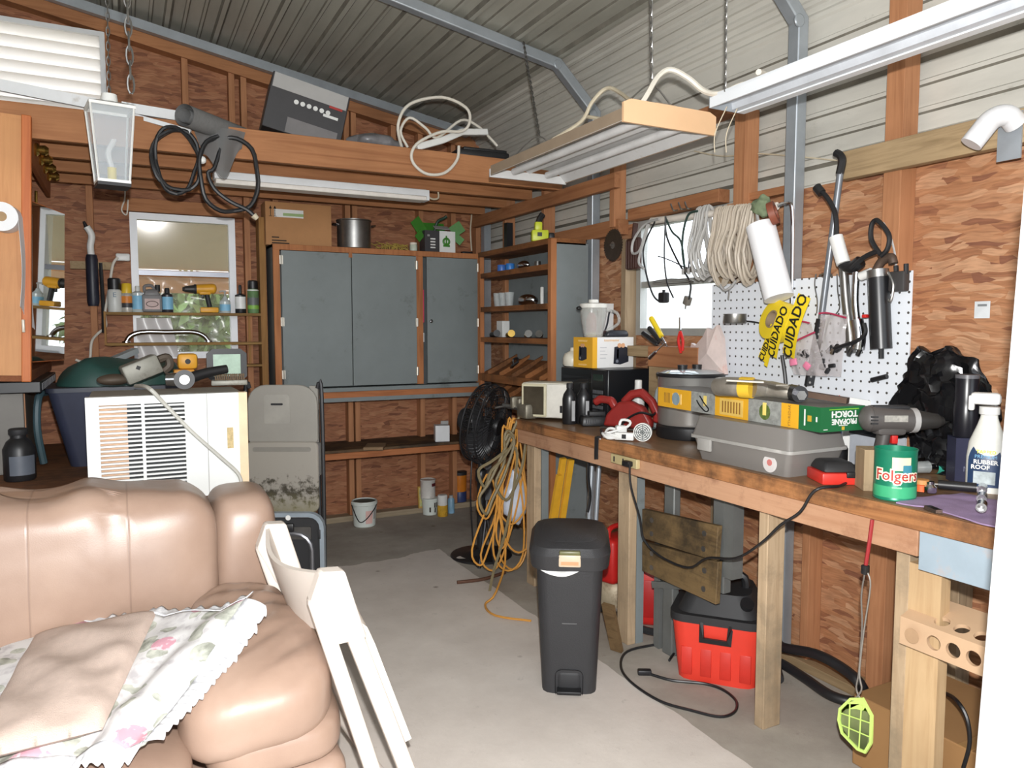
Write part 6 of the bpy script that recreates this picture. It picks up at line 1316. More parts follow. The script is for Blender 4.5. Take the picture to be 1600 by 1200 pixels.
# window air conditioner
AX0, AX1, AY, AZ0, AZ1 = -.140, .472, 3.40, TZ, 1.224
t = thing('air_conditioner', 'white window air conditioner with a slotted front grille behind the sofa', 'air conditioner', ((AX0 + AX1) / 2, AY, AZ0)); w = (AX1 - AX0) / 2; h = AZ1 - AZ0
ACW = M('ac_white', (226, 228, 226), .45, 0, .03, 5, (196, 184, 164), .70)
MB().bx(-w + .01, w - .01, .05, .42, 0, h - .004).build('case', M('ac_case', (146, 140, 130), .6, 0, .12, 7), t, bevel=.004)
gx0, gx1 = oy(156, 680, AY).x - t.location.x, oy(290, 680, AY).x - t.location.x; gz0, gz1 = .05, oy(200, 632, AY).z - AZ0
m = MB(); m.bx(-w, gx0, 0, .05, 0, h); m.bx(gx1, w - .035, 0, .05, 0, h); m.bx(gx0, gx1, 0, .05, gz1, h); m.bx(gx0, gx1, 0, .05, 0, gz0); m.build('front_frame', ACW, t)
MB().bx(gx0, gx1, .044, .05, gz0, gz1).build('dark_coil', M('coil_dark', (44, 46, 48), .6, .3, .3, 30), t); MB().bx(gx0, gx0 + .10, .034, .043, gz0, gz1).build('filter', M('filter_peach', (206, 172, 144), .8, 0, .15, 20), t, label='peach coloured filter behind the grille')
m = MB(); n = 20
for i in range(n): z = gz0 + (gz1 - gz0) * (i + .5) / n; m.box(((gx0 + gx1) / 2, .006, z), (gx1 - gx0, .012, .0075))
gm = (gx0 + gx1) / 2; m.bx(gm - .006, gm + .006, -.002, .02, gz0, gz1); m.build('grille', ACW, t)
MB().bx(w - .035, w, .0, .05, 0, h).build('side_strip', M('aged_beige', (228, 200, 164), .5), t, label='aged beige strip'); MB().bx(gx1 + .085, gx1 + .088, -.002, 0, 0, h).build('panel_seam', LG, t); MB().bx(w - .085, w - .06, -.002, 0, h - .24, h - .15).build('worn_label', M('worn_label', (190, 168, 120), .6, 0, .3, 60), t)
m = MB(); 
for i in range(10):
    m.bx(-w + .17 + i * .028, -w + .19 + i * .028, .055, .085, h - .0045, h - .002)
m.build('top_vents', MBLACK, t)
ATZ = AZ1 + .001; atp = lambda u, v, dz=0: oz(u, v, ATZ + dz)
m = MB(); m.tube([oz(212, 603, ATZ + .02), oy(232, 606, AY - .015), oy(258, 632, AY - .02), oy(300, 675, AY - .02), oy(345, 715, AY - .02), oy(372, 740, AY - .02), oy(378, 760, AY - .02)], .0085, 8); m.warp(lambda c: c - t.location); m.build('cord', M('cord_grey', (186, 184, 176), .5), t)
t = thing('belt_sander', 'old grey metal sander lying tilted on the air conditioner', 'sander', oz(215, 604, ATZ) + V(0, .14, 0), .12); SG = M('sander_grey', (140, 138, 128), .5, .2, .15, 12, (90, 80, 66), .6)
m = MB(); m.rbox((0.02, 0, .075), (.17, .12, .095), .012, (0, -.38, 0)); m.build('sander_body', SG, t); m = MB(); m.ell((-.10, 0, .028), (.075, .05, .028)); m.build('nose', M('sander_brown', (86, 74, 62), .6, .2, .2), t); m = MB(); m.tube([V(.10, 0, .12), V(.14, 0, .13), V(.15, 0, .09), V(.12, 0, .06)], .02, 8); m.build('handle', M('sander_dark', (92, 82, 72), .5, .3), t); MB().box((0.0, -.062, .085), (.018, .003, .018), (0, .4, 0)).build('hole', MBLACK, t)
t = thing('tape_measure', 'yellow tape measure standing at the back of the air conditioner', 'tape measure', oz(291, 600, ATZ) + V(.03, .30, 0)); t.location.z = ATZ + .0
MB().rbox((0, 0, .10), (.10, .05, .085), .02).build('case', YEL, t); MB().cyl((0, -.027, .10), (0, -.025, .10), .014, n=16).build('hub', MBLACK, t); MB().rbox((-.02, 0, .03), (.10, .09, .058), .006).build('yellow_base', M('tool_orange', (206, 140, 40), .5), t)
t = thing('angle_grinder', 'black angle grinder with a chrome neck lying on the air conditioner', 'grinder', oz(282, 610, ATZ) + V(.02, .06, 0))
m = MB(); m.cyl((0, -.02, .045), (0, .03, .045), .044, .04, 22); m.build('gear_head', BLACK, t); m = MB(); m.cyl((0, -.03, .045), (0, -.02, .045), .022, n=18); m.cyl((0, -.036, .045), (0, -.03, .045), .009, n=6); m.build('spindle', STEEL, t); m = MB(); m.cyl((-.07, .03, .045), (-.03, .02, .045), .028, .03, 16); m.build('neck', CHROME, t); m = MB(); m.tube([V(.03, .02, .05), V(.10, .04, .07), V(.19, .06, .085)], lambda s: .026 - .006 * s, 10); m.build('handle', BLACK, t)
t = thing('clear_case', 'clear rounded case with black edges standing on the air conditioner', 'case', oz(346, 600, ATZ) + V(.06, .28, 0)); 
m = MB(); pts = [V(.075 * sx, 0, .08 + .062 * sz) for sx, sz in ((-1, -.8), (-.8, -1), (.8, -1), (1, -.8), (1, .8), (.8, 1), (-.8, 1), (-1, .8))]; m.bars(pts, w=.05, h=.016, closed=True, upv=(0, 1, 0)); m.build('edge', BLACK, t); MB().bx(-.068, .068, -.01, .01, .022, .138).build('window', M('milky_green', (170, 196, 176), .25, 0, .25, 10), t)
t = thing('wire_brush', 'worn metal clamp with brown bristles at the right end of the air conditioner', 'brush', oz(362, 606, ATZ) + V(.0, .08, 0), -.1); MB().rbox((0, 0, .02), (.16, .06, .025), .006).build('back', SG, t); m = MB()
for i in range(14):
    for j in range(5): m.box((-.06 + i * .0095, -.02 + j * .01, .045), (.006, .006, .03), (random.uniform(-.2, .2), random.uniform(-.2, .2), 0))
o = m.build('bristles', M('bristle_brown', (96, 78, 58), .8), t); o['kind'] = 'stuff'

# ================================================================ folding chairs and table
SG2 = M('chair_grey', (156, 152, 144), .55, 0, .04)
def mildew():
    m, nt, b = nodes('mildewed_seat'); b.inputs['Roughness'].default_value = .6; v = coords(nt)
    sep = nn(nt, 'ShaderNodeSeparateXYZ'); nt.links.new(v, sep.inputs[0])
    n = nn(nt, 'ShaderNodeTexNoise', i_Scale=22.0, i_Detail=9.0, i_Roughness=.7); nt.links.new(v, n.inputs['Vector'])
    g = math_(nt, 'SUBTRACT', 1.0, math_(nt, 'ABSOLUTE', math_(nt, 'MULTIPLY', math_(nt, 'SUBTRACT', sep.outputs[2], .54), 7.0)))
    f = math_(nt, 'ADD', n.outputs['Fac'], math_(nt, 'MULTIPLY', g, .22))
    c = mixc(nt, ramp(nt, f, [(.62, (0, 0, 0, 1)), (.74, (1, 1, 1, 1))]), srgb((164, 158, 148)), srgb((66, 60, 48)))
    g2 = math_(nt, 'MULTIPLY', math_(nt, 'SUBTRACT', .56, sep.outputs[2]), 4.5)
    c = mixc(nt, ramp(nt, math_(nt, 'ADD', g2, math_(nt, 'SUBTRACT', n.outputs['Fac'], .5)), [(.1, (0, 0, 0, 1)), (.7, (.75, .75, .75, 1))]), c, srgb((128, 122, 84)))
    nt.links.new(c, b.inputs['Base Color']); return m
p = od(444, 700, 4.42); t = thing('folding_chair', 'folded grey plastic chair with a mildewed seat standing before the wall cabinet', 'chair', (p.x, p.y, 0), math.radians(-27.5))
zz = lambda v: 1.5 - (v - 513) * .00379
def rounded(w, z0, z1, r0, r1, n=5):
    P = []
    for cx, cz, r, a0 in ((w - r1, z1 - r1, r1, 0), (-w + r1, z1 - r1, r1, 90), (-w + r0, z0 + r0, r0, 180), (w - r0, z0 + r0, r0, 270)):
        for k in range(n + 1): a = math.radians(a0 + 90 * k / n); P.append((cx + r * math.cos(a), cz + r * math.sin(a)))
    return P
m = MB(); m.prism(rounded(.205, zz(692), zz(600), .03, .11), .022, (0, -.02, 0)); bp_ = m.build('backrest', SG2, t, bevel=.006)
MB().prism(rounded(.075, zz(660), zz(615), .008, .02), .004, (-.03, -.0235, 0)).build('panel_relief', M('chair_grey_hi', (164, 160, 152), .55), bp_); MB().prism(rounded(.035, zz(630) - .006, zz(630) + .006, .005, .005), .005, (-.03, -.0265, 0)).build('handle_slot', MBLACK, bp_)
m = MB(); m.prism(rounded(.21, zz(800), zz(688), .05, .03), .03, (0.0, -.045, 0)); m.build('seat', mildew(), t, bevel=.01)
MB().prism(rounded(.17, zz(703), zz(696), .01, .012), .004, (0, -.049, 0)).build('seat_ridge', M('chair_grey_lo', (140, 136, 128), .55), t)
FT = M('frame_charcoal', (66, 66, 68), .4, .4)
for s in (-1, 1):
    m = MB(); m.tube([V(s * .225, .01, 0), V(s * .225, .01, zz(620)), V(s * .20, .012, zz(606))], .0125, 8); m.build('leg', FT, t); m = MB(); m.tube([V(s * .195, .045, 0.0), V(s * .19, .03, zz(640))], .0125, 8, k=1); m.build('leg', FT, t)
MB().cyl((-.19, .05, .12), (.19, .05, .12), .011).build('stretcher', FT, t); MB().bx(.15, .20, .02, .05, zz(745), zz(600) - .01).build('rear_panel', SG2, t); MB().bx(.2, .225, -.03, .0, zz(740), zz(690)).build('hinge', STEEL, t)
p = od(455, 800, 3.5); t = thing('folding_table', 'folded table with a silver rounded frame and black underside leaning behind the white chair', 'table', (p.x, p.y, 0), math.radians(-27.5))
SF = M('silver_blue', (164, 176, 186), .35, .4, .12, 10); z1 = 1.5 - (803 - 513) * .002997
m = MB(); pl = [V(x, 0, z) for x, z in rounded(.145, .03, z1, .05, .06, 4)]; m.bars(pl, w=.02, h=.032, closed=True, upv=(0, 1, 0)); m.build('frame', SF, t); MB().prism(rounded(.13, .05, z1 - .02, .05, .05), .008, (0, .012, 0)).build('underside', MBLACK, t)
m = MB(); m.tube([V(x, -.005, z) for x, z in rounded(.095, .10, z1 - .09, .05, .08, 4)], .011, 8, closed=True, k=1); m.build('inner_frame', M('inner_grey', (120, 120, 124), .35, .6), t); MB().rbox((-.05, -.012, z1 - .06), (.13, .02, .04), .006).build('handle', BLACK, t); MB().cyl((-.01, -.018, z1 - .012), (-.01, -.015, z1 - .012), .012, n=16).build('cap', WHITE, t); MB().rbox((.134, -.018, z1 - .09), (.012, .006, .045), .003).build('slot', MBLACK, t); MB().bx(-.1, .09, .0, .01, z1 - .12, z1 - .06).build('foil_strip', STEEL, t)
# white resin folding chair leaning on the sofa arm
WR = M('resin_white', (226, 216, 206), .45, 0, .03)
t = thing('folding_chair', 'folded white resin folding chair leaning against the sofa arm', 'chair', (.72, 2.24, 0)); O = t.location
sl = .345
def side(y, dx):
    f = lambda X_, z, s=sl: V(X_ + dx - O.x + (.8 - z) * s, y - O.y, z)
    m = MB(); m.bars([f(.487, .85), f(.487, .01)], w=.045, h=.05, upv=(0, 1, 0)); m.build('leg', WR, t, bevel=.012)
    m = MB(); m.bars([f(.425, .79, .29), f(.425, .012, .29)], w=.042, h=.045, upv=(0, 1, 0)); m.build('leg', WR, t, bevel=.012)
    a = [f(.462, .86), f(.525, .855), f(.515, .66), f(.42, .655), f(.405, .78)]
    m = MB(); v0 = [m.bm.verts.new(q + V(0, -.028, 0)) for q in a]; v1 = [m.bm.verts.new(q + V(0, .028, 0)) for q in a]; m.face(v0); m.face(v1[::-1])
    for i in range(5): m.face([v0[i], v1[i], v1[(i + 1) % 5], v0[(i + 1) % 5]])
    b = m.build('bracket', WR, t, bevel=.008); m = MB(); q = f(.462, .70); m.cyl(q + V(0, -.036, 0), q + V(0, -.028, 0), .018, .02, 18); m.build('rivet', WR, b)
side(1.96, 0); side(2.53, -.045)
m = MB(); 
def slat(u, v):
    y = 1.98 + u * .53; sag = math.sin(u * PI); z = .846 - v * .18; return V(.455 - .045 * u + (.8 - z) * .3 - O.x - .045 * sag, y - O.y, z - .03 * sag)
m.sheet(slat, 18, 8, .012); m.build('backrest', M('resin_shell', (216, 206, 196), .5, 0, .03), t)
m = MB(); m.sheet(lambda u, v: V(.545 + (.8 - (.70 - v * .42)) * sl + .012 * math.sin(u * PI) - O.x, 2.04 + (u * .40) + (.5 - u) * .10 * max(0, .25 - v) * 4 - O.y, .70 - v * .42 - .05 * (2 * u - 1) ** 4 * (v < .15)), 14, 12, .025); m.build('seat', WR, t)
for z in (.2,): m = MB(); m.cyl((.46 + .6 * .29 - O.x, 1.97 - O.y, z), (.42 + .6 * .29 - O.x, 2.53 - O.y, z), .014); m.build('stretcher', WR, t)

# ================================================================ sofa
def leather(seams=()):
    m, nt, b = nodes('tan_leather'); b.inputs['Roughness'].default_value = .36; b.inputs['Specular IOR Level'].default_value = .4
    v = coords(nt); n = nn(nt, 'ShaderNodeTexNoise', i_Scale=3.0, i_Detail=8.0, i_Roughness=.6); nt.links.new(v, n.inputs['Vector'])
    nt.links.new(ramp(nt, n.outputs['Fac'], [(.3, srgb((142, 117, 102))), (.55, srgb((155, 130, 114))), (.8, srgb((165, 141, 126)))]), b.inputs['Base Color'])
    vo = nn(nt, 'ShaderNodeTexVoronoi', i_Scale=260.0); nt.links.new(v, vo.inputs['Vector']); 
    n2 = nn(nt, 'ShaderNodeTexNoise', i_Scale=4.0, i_Detail=1.5, i_Distortion=.6); nt.links.new(coords(nt, (1, 2.2, 1)), n2.inputs['Vector'])
    h = math_(nt, 'ADD', math_(nt, 'MULTIPLY', vo.outputs['Distance'], .02), n2.outputs['Fac'])
    if seams:
        sp = nn(nt, 'ShaderNodeSeparateXYZ'); nt.links.new(v, sp.inputs[0]); f = 1.0
        for sx in seams: f = math_(nt, 'MINIMUM', f, math_(nt, 'ABSOLUTE', math_(nt, 'SUBTRACT', sp.outputs[0], sx)))
        g = ramp(nt, math_(nt, 'MULTIPLY', f, 40.0), [(.02, (0, 0, 0, 1)), (.22, (1, 1, 1, 1))]); h = math_(nt, 'ADD', h, math_(nt, 'MULTIPLY', g, .16))
        old = b.inputs['Base Color'].links[0].from_socket; nt.links.new(mixc(nt, ramp(nt, math_(nt, 'MULTIPLY', f, 40.0), [(.05, (.3, .3, .3, 1)), (.14, (0, 0, 0, 1))]), old, srgb((92, 72, 62))), b.inputs['Base Color'])
    bump(nt, b, h, .16 if not seams else .22, .02); return m
LE = leather(); LES = leather((oy(46, 900, 2.58).x + .40, oy(203, 900, 2.58).x + .40))
t = thing('leather_sofa', 'puffy tan leather sofa in the left foreground', 'sofa', (-.40, 2.3, 0)); O = t.location
def cushion(name, c, size, e=.45, ez=.5, wr=.012, seed=0, warpf=None, n=56, m_=34, label=None):
    m = MB(); m.ell((0, 0, 0), [x / 2 for x in size], None, n, m_, e, ez)
    def f(q):
        d = V(q.x / size[0], q.y / size[1], q.z / size[2]); k = noise.noise(q * 5 + V(seed, 0, 0)) * wr + noise.noise(V(q.x * 4, q.y * 4, q.z * 14) + V(seed, 3, 0)) * wr * .5
        q = q + d.normalized() * k
        if warpf: q = warpf(q)
        return q + Vector(c) - O
    m.warp(f); return m.build(name, LE, t, angle=3.0)
def backw(q):
    # tufted, rolled top edge; seams pull in
    s = max(0, q.z / .24); k = .02 * math.sin(q.x * 22) * s
    for sx in (.30, .62): q = V(q.x, q.y + .012 * math.exp(-((q.x - (.73 - sx * 1)) / .012) ** 2) * (1 if q.y < 0 else 0), q.z)
    return V(q.x, q.y + .10 * (q.z + .24) * .6 - .03 * math.cos(q.z * 5), q.z + k * .5 + .010 * noise.noise(V(q.x * 13, q.y * 6, 4)) * s)
LE0, LE = LE, LES
cushion('back_cushion', (-.47, 2.73, .735), (1.47, .34, .52), .32, .42, .012, 1, backw, 120, 48)
LE = LE0
cushion('back_wing', (.355, 2.80, .67), (.225, .34, .52), .55, .45, .012, 4, lambda q: V(q.x, q.y + .05 * q.z, q.z))
cushion('seat_cushion', (-.46, 2.20, .40), (1.16, .95, .24), .32, .5, .014, 6)
def armw(q):
    v = (q.y + .36) / .72                       # 0 front .. 1 back
    wx = 1.12 - .42 * v; f = (.005 * math.sin(q.y * 48 + q.x * 16 + 2.0 * noise.noise(q * 6)) * max(0, min(1, (v - .25) * 2.5)) + .010 * noise.noise(V(q.x * 4, q.y * 20 - q.x * 14, 2))) * max(0, q.z) / .12 - .006 * abs(noise.noise(V(q.x * 26, q.y * 5, q.z * 8))) * max(0, .35 - v) * 3
    return V(q.x * wx + .02 * v, q.y, q.z + f + .03 * v - .05 * max(0, .25 - v) - .035 * (.5 - q.x / .4) * (1 - v))
cushion('armrest_pad', (.285, 2.25, .535), (.41, .74, .25), .62, .62, .008, 9, armw, 96, 64)
cushion('armrest_pad', (.325, 2.22, .415), (.37, .66, .15), .5, .55, .012, 12)
m = MB(); m.rbox((.335 - O.x, 2.42 - O.y, .20), (.34, 1.02, .32), .05, None, 4); m.build('arm_base', LE, t)
m = MB(); m.rbox((-.5 - O.x, 2.45 - O.y, .18), (1.40, 1.0, .26), .04, None, 3); m.build('base', LE, t); m = MB(); m.rbox((-.42 - O.x, 2.90 - O.y, .44), (1.78, .16, .80), .06, None, 3); m.build('back_frame', LE, t)
for x, y in ((-1.1, 2.0), (.3, 2.0), (-1.1, 2.85), (.3, 2.85)): MB().cyl((x - O.x, y - O.y, 0), (x - O.x, y - O.y, .06), .03).build('foot', MBLACK, t)
# floral throw with lace border, tan pillow
def floral():
    m, nt, b = nodes('floral_fabric'); b.inputs['Roughness'].default_value = .9; v = coords(nt)
    w = nn(nt, 'ShaderNodeTexNoise', i_Scale=6.0, i_Detail=4.0); nt.links.new(v, w.inputs['Vector'])
    wv = nn(nt, 'ShaderNodeVectorMath', operation='MULTIPLY_ADD'); nt.links.new(w.outputs['Color'], wv.inputs[0]); wv.inputs[1].default_value = (.12, .12, .05); nt.links.new(v, wv.inputs[2])
    v1 = nn(nt, 'ShaderNodeTexVoronoi', i_Scale=8.5); nt.links.new(wv.outputs[0], v1.inputs['Vector'])
    v2 = nn(nt, 'ShaderNodeTexVoronoi', i_Scale=17.0); nt.links.new(wv.outputs[0], v2.inputs['Vector'])
    n = nn(nt, 'ShaderNodeTexNoise', i_Scale=30.0, i_Detail=5.0); nt.links.new(wv.outputs[0], n.inputs['Vector'])
    white = ramp(nt, n.outputs['Fac'], [(.3, srgb((176, 172, 174))), (.5, srgb((206, 204, 203)))])
    sc = nn(nt, 'ShaderNodeSeparateColor'); nt.links.new(v2.outputs['Color'], sc.inputs[0])
    leaf = math_(nt, 'MULTIPLY', math_(nt, 'GREATER_THAN', sc.outputs[0], .34), math_(nt, 'LESS_THAN', v2.outputs['Distance'], .5))
    c = mixc(nt, math_(nt, 'MULTIPLY', leaf, .8), white, ramp(nt, n.outputs['Fac'], [(.35, srgb((112, 116, 100))), (.65, srgb((186, 188, 174)))]))
    s1 = nn(nt, 'ShaderNodeSeparateColor'); nt.links.new(v1.outputs['Color'], s1.inputs[0])
    rose = math_(nt, 'MULTIPLY', math_(nt, 'GREATER_THAN', s1.outputs[1], .62), math_(nt, 'LESS_THAN', v1.outputs['Distance'], .36))
    wvt = nn(nt, 'ShaderNodeMath', operation='SINE'); nt.links.new(math_(nt, 'MULTIPLY', math_(nt, 'ADD', v1.outputs['Distance'], math_(nt, 'MULTIPLY', n.outputs['Fac'], 1.1)), 15.0), wvt.inputs[0])
    c = mixc(nt, math_(nt, 'MULTIPLY', rose, .9), c, ramp(nt, wvt.outputs[0], [(.1, srgb((192, 136, 150))), (.8, srgb((222, 190, 196)))]))
    nt.links.new(c, b.inputs['Base Color']); return m
FL = floral(); LACE = M('lace_white', (206, 206, 208), .9, 0, .2, 60, (160, 162, 172), .55)
CA, CB, CC, CD = oz(20, 985, .56), oz(384, 960, .70), oz(225, 1170, .55), oz(-120, 1230, .55)
def throw(u, v):
    q = CA.lerp(CB, u).lerp(CD.lerp(CC, u), v); 
    q.z += .012 * noise.noise(V(u * 6, v * 7, 5)) + .018 * math.sin(u * 9 + v * 4) * .5 + .012 + .03 * max(0, math.sin(u * 14 + v * 3)) * (u > .6)
    return q
t = thing('floral_throw', 'white floral throw with a lace border spread over the sofa seat', 'throw', throw(.5, .5)); L = Vector(t.location)
MB().sheet(lambda u, v: throw(u, v) - L, 40, 40, .008).build('fabric', FL, t, angle=3)
def lace(u0, v0, u1, v1, ou, ov):
    m = MB(); n = 120
    def f(a, b):
        u, v = u0 + (u1 - u0) * a, v0 + (v1 - v0) * a; k = (.075 + .02 * abs(math.sin(a * 30))) * b
        q = throw(u + ou * k, v + ov * k); q.z += -.012 * b + .006 * math.sin(a * 120) * b + .002; return q - L
    m.sheet(f, n, 5, .003); m.build('lace_border', LACE, t, angle=3)
lace(0, 0, 1, 0, 0, -1); lace(1, 0, 1, 1, 1, 0); lace(0, 1, 1, 1, 0, 1); lace(0, 0, 0, 1, -1, 0)
PA, PB, PC, PD = oz(55, 992, .60), oz(246, 955, .67), oz(160, 1140, .60), oz(-60, 1195, .61)
def pil(u, v, s):
    q = PA.lerp(PB, u).lerp(PD.lerp(PC, u), v); e = (max(0, 1 - (2 * u - 1) ** 6) * max(0, 1 - (2 * v - 1) ** 6)) ** .5
    q.z += s * .03 * e + (.010 * noise.noise(V(u * 3, v * 7, 1)) + .005 * math.sin((u * .6 - v) * 16)) * e * (s > 0); return q
t = thing('tan_pillow', 'flat tan terry pillow lying on the floral throw', 'pillow', pil(.5, .5, 0)); L = Vector(t.location)
m = MB(); m.sheet(lambda u, v: pil(u, v, 1) - L, 36, 36); m.sheet(lambda u, v: pil(u, v, -1) - L, 20, 20); bmesh.ops.remove_doubles(m.bm, verts=m.bm.verts[:], dist=.0005)
m.build('pillow_cover', M('terry_tan', (190, 170, 158), .95, 0, .07, 40, bmp=.6, bscale=420), t, angle=3)

# ================================================================ trash can and things under the bench
p = oz(889, 1084); d = V(p.x, p.y, 0).normalized(); p = p + d * .125; t = thing('trash_can', 'tall black plastic trash can with a swing lid in front of the bench', 'trash can', (p.x, p.y, 0), CAMROT(p))
TC = M('can_charcoal', (46, 46, 48), .5, 0, .1, 6, bmp=.25, bscale=220)
m = MB(); tub(m, .112, .125, .137, .15, .0, .565, True, .045); m.build('can_body', TC, t)
MB().rbox((0, -.122, .045), (.115, .02, .12), .025, None, 3).build('pedal_recess', MBLACK, t); MB().rbox((0, -.145, .022), (.10, .05, .014), .004).build('pedal', BLACK, t); MB().bx(-.03, .03, -.1405, -.138, .30, .304).build('mark', M('worn_mark', (96, 96, 96), .6), t)
m = MB(); m.tube([V(-.142, -.04, .60), V(-.136, -.12, .555), V(-.09, -.150, .525), V(-.02, -.156, .515), V(.05, -.154, .545)], .014, 8, flat=.5); m.build('liner', WHITE, t, label='white bag liner')
def lidw(c): return V(c.x, c.y, c.z + .17 * (c.y + .16) * .75)
m = MB(); 
for (w_, l_, z0, w2, l2, z1) in ((.160, .168, .53, .166, .176, .590), (.166, .176, .590, .150, .160, .618), (.150, .160, .618, .128, .136, .630), (.118, .124, .6295, .112, .118, .633)): tub(m, w_, l_, w2, l2, z0, z1, True, .07)
m.warp(lidw); m.build('lid', M('lid_charcoal', (50, 50, 52), .42, 0, .08, 6, bmp=.2, bscale=220), t)
m = MB(); m.rbox((0, -.17, .572), (.09, .014, .05), .006); m.build('latch', M('latch_cream', (206, 186, 160), .4), t, label='cream latch with orange print'); m = MB(); m.rbox((0, -.163, .604), (.085, .03, .018), .006); m.build('latch_button', M('olive_button', (104, 104, 66), .4), t); MB().bx(-.035, .035, -.1785, -.177, .556, .57).build('latch_print', M('print_salmon', (224, 150, 110), .5), t)
# yellow level and pipes behind the can
t = thing('yellow_level', 'pair of yellow folded bars leaning under the far end of the bench', 'level', (2.26, 3.44, 0)); L = t.location
for (u0, v0, u1, v1, w) in ((880, 716, 862, 800, .035), (892, 718, 874, 800, .035), (874, 742, 856, 806, .03)):
    A = oy(u0, v0, 3.52) - L; B = oz(u1 - 10, 908, .012) - L; MB().bars([A, B], w=w, h=.022, upv=(0, 1, 0)).build('bar', M('level_yellow', (224, 168, 48), .45), t)
t = thing('conduit_pipes', 'two galvanised pipes leaning under the bench behind the trash can', 'pipe', (2.45, 3.35, 0)); L = t.location
for u in (925, 936): A = oy(u, 728, 3.35) - L; B = oy(u - 5, 812, 3.33) - L; B = A + (B - A) * ((A.z + L.z) / (A.z - B.z)); MB().cyl(A, B, .0135, n=12).build('pipe', GALV, t)
cable('black_lead', 'black lead hanging from the bench beside the pipes', [oy(920, 700, 3.3), oy(919, 745, 3.3), oy(922, 775, 3.3), oy(918, 800, 3.3)], .009, BLACK, 'lead')
# extension cords over the bench end
ORC = M('cord_orange', (206, 146, 66), .5, 0, .1); OLC = M('cord_olive', (120, 108, 80), .6, 0, .1)
def hank(n, seed, uc, du, v0, v1, y, r, mat, name, label, tail=None):
    random.seed(seed); pts = []
    for i in range(n):
        top = (uc + random.uniform(-10, 14), random.uniform(v0, v0 + 40)); bot = (uc - 18 + random.uniform(-du, du), random.uniform(v1 - 90, v1)); w = random.uniform(12, 30)
        yy = y + random.uniform(-.06, .06)
        for (u, v) in ((top[0] - 6, top[1] + 10), (top[0], top[1]), (top[0] + 8, top[1] + 14), ((top[0] + bot[0]) / 2 + w * .8, (top[1] * .5 + bot[1] * .5)), (bot[0] + w * .8, bot[1] - 25), (bot[0], bot[1]), (bot[0] - w * .8, bot[1] - 25), ((top[0] + bot[0]) / 2 - w * .7, (top[1] * .45 + bot[1] * .55))): pts.append(oy(u, v, yy))
    if tail: pts += tail
    m = MB(); m.tube(pts, r, 6, k=4); o = tag(m.build(name, mat), label, 'extension cord'); random.seed(7); return o
hank(8, 5, 800, 32, 650, 895, 3.88, .0062, ORC, 'extension_cable', 'orange extension cord hung in a big tangled hank at the bench end', [oy(790, 860, 3.86), oz(775, 925, .05), oz(758, 945, .01), oz(775, 962, .01), oz(830, 970, .01)])
hank(3, 8, 800, 30, 640, 830, 3.82, .009, OLC, 'olive_cable', 'olive grey cord hung over the orange one at the bench end', [oy(806, 700, 3.80), oy(803, 760, 3.79), oy(790, 830, 3.78), oy(772, 890, 3.78), oy(764, 930, 3.77)])
m = MB(); m.ell((0, 0, 0), (.085, .05, .17), None, 24, 16); m.warp(lambda c: V(c.x * (1 - .5 * max(0, c.z) / .17), c.y * (1 - .5 * max(0, c.z) / .17), c.z) * (1 + .25 * noise.noise(c * 18))); q = oy(806, 775, 3.95); tag(m.build('plastic_bag', M('bag_bluewhite', (196, 204, 218), .35, 0, .1, 10), at=q), 'pale blue white plastic bag hanging behind the orange cord', 'bag')
t = thing('rusty_bar', 'rusty iron bar lying on the floor under the orange cord', 'bar', oz(755, 908)); m = MB(); m.tube([V(-.16, .02, .012), V(0, 0, .012), V(.17, .05, .012)], .011, 8); m.build('bar', M('rust', (96, 66, 50), .7, .3), t)
t = thing('iron_stand', 'dark iron prop leaning on the floor behind the orange cord', 'stand', oz(765, 890) + V(0, .05, 0)); m = MB(); m.tube([V(-.05, 0, 0), V(0, .02, .25), V(.02, .03, .42)], .01, 8); m.tube([V(.06, 0, 0), V(.02, .02, .3)], .009, 8); m.build('stand_body', DKMET, t)
# folding work stand with two scarred boards
WM = M('workmate_grey', (112, 114, 112), .5, .3, .12); W_SC = wood('scarred_board', (120, 98, 66), (84, 66, 44), 'Y', stain=(44, 38, 30), stain_at=.5); W_SCE = wood('scar_edge', (176, 120, 70), (140, 90, 50), 'Y')
t = thing('work_stand', 'folding work stand with two stained boards kept under the bench', 'work stand', (2.18, 2.5, 0)); L = t.location
for (v00, v01, v10, v11) in ((795, 841, 822, 877), (846, 892, 878, 945)):
    a, b, c, d2 = ox(1003, v00, 2.13) - L, ox(1003, v01, 2.11) - L, ox(1122, v10, 2.13) - L, ox(1118, v11, 2.11) - L
    m = MB(); m.rings([[a, b, b + V(.025, 0, 0), a + V(.025, 0, 0)], [c, d2, d2 + V(.025, 0, 0), c + V(.025, 0, 0)]]); g = m.build('board', W_SC, t, bevel=.003)
    for k in (.15, .85):
        for j in (.3, .75): q = a.lerp(b, j).lerp(c.lerp(d2, j), k) + V(-.001, 0, 0); MB().cyl(q, q + V(-.003, 0, 0), .012, n=12).build('plug', STEEL, g)
for u, w_ in ((1052, .05), (1132, .05)):
    y = ox(u, 780, 2.2).y - L.y; MB().bx(-.01 if u > 1100 else -.005, .035, y - .035, y + .035, .40 if u > 1100 else .0, ox(u, 745 if u < 1100 else 768, 2.19).z).build('upright', WM, t, bevel=.006)
MB().bx(.0, .03, 2.70 - L.y, 2.74 - L.y, .0, .6).build('upright', WM, t); m = MB(); m.bars([V(.01, 2.30 - L.y, .42), V(.0, 2.74 - L.y, .30)], w=.03, h=.03); m.build('cross_bar', WM, t); MB().bx(-.02, .04, 2.22 - L.y, 2.27 - L.y, .48, .80).build('side_plate', WM, t)
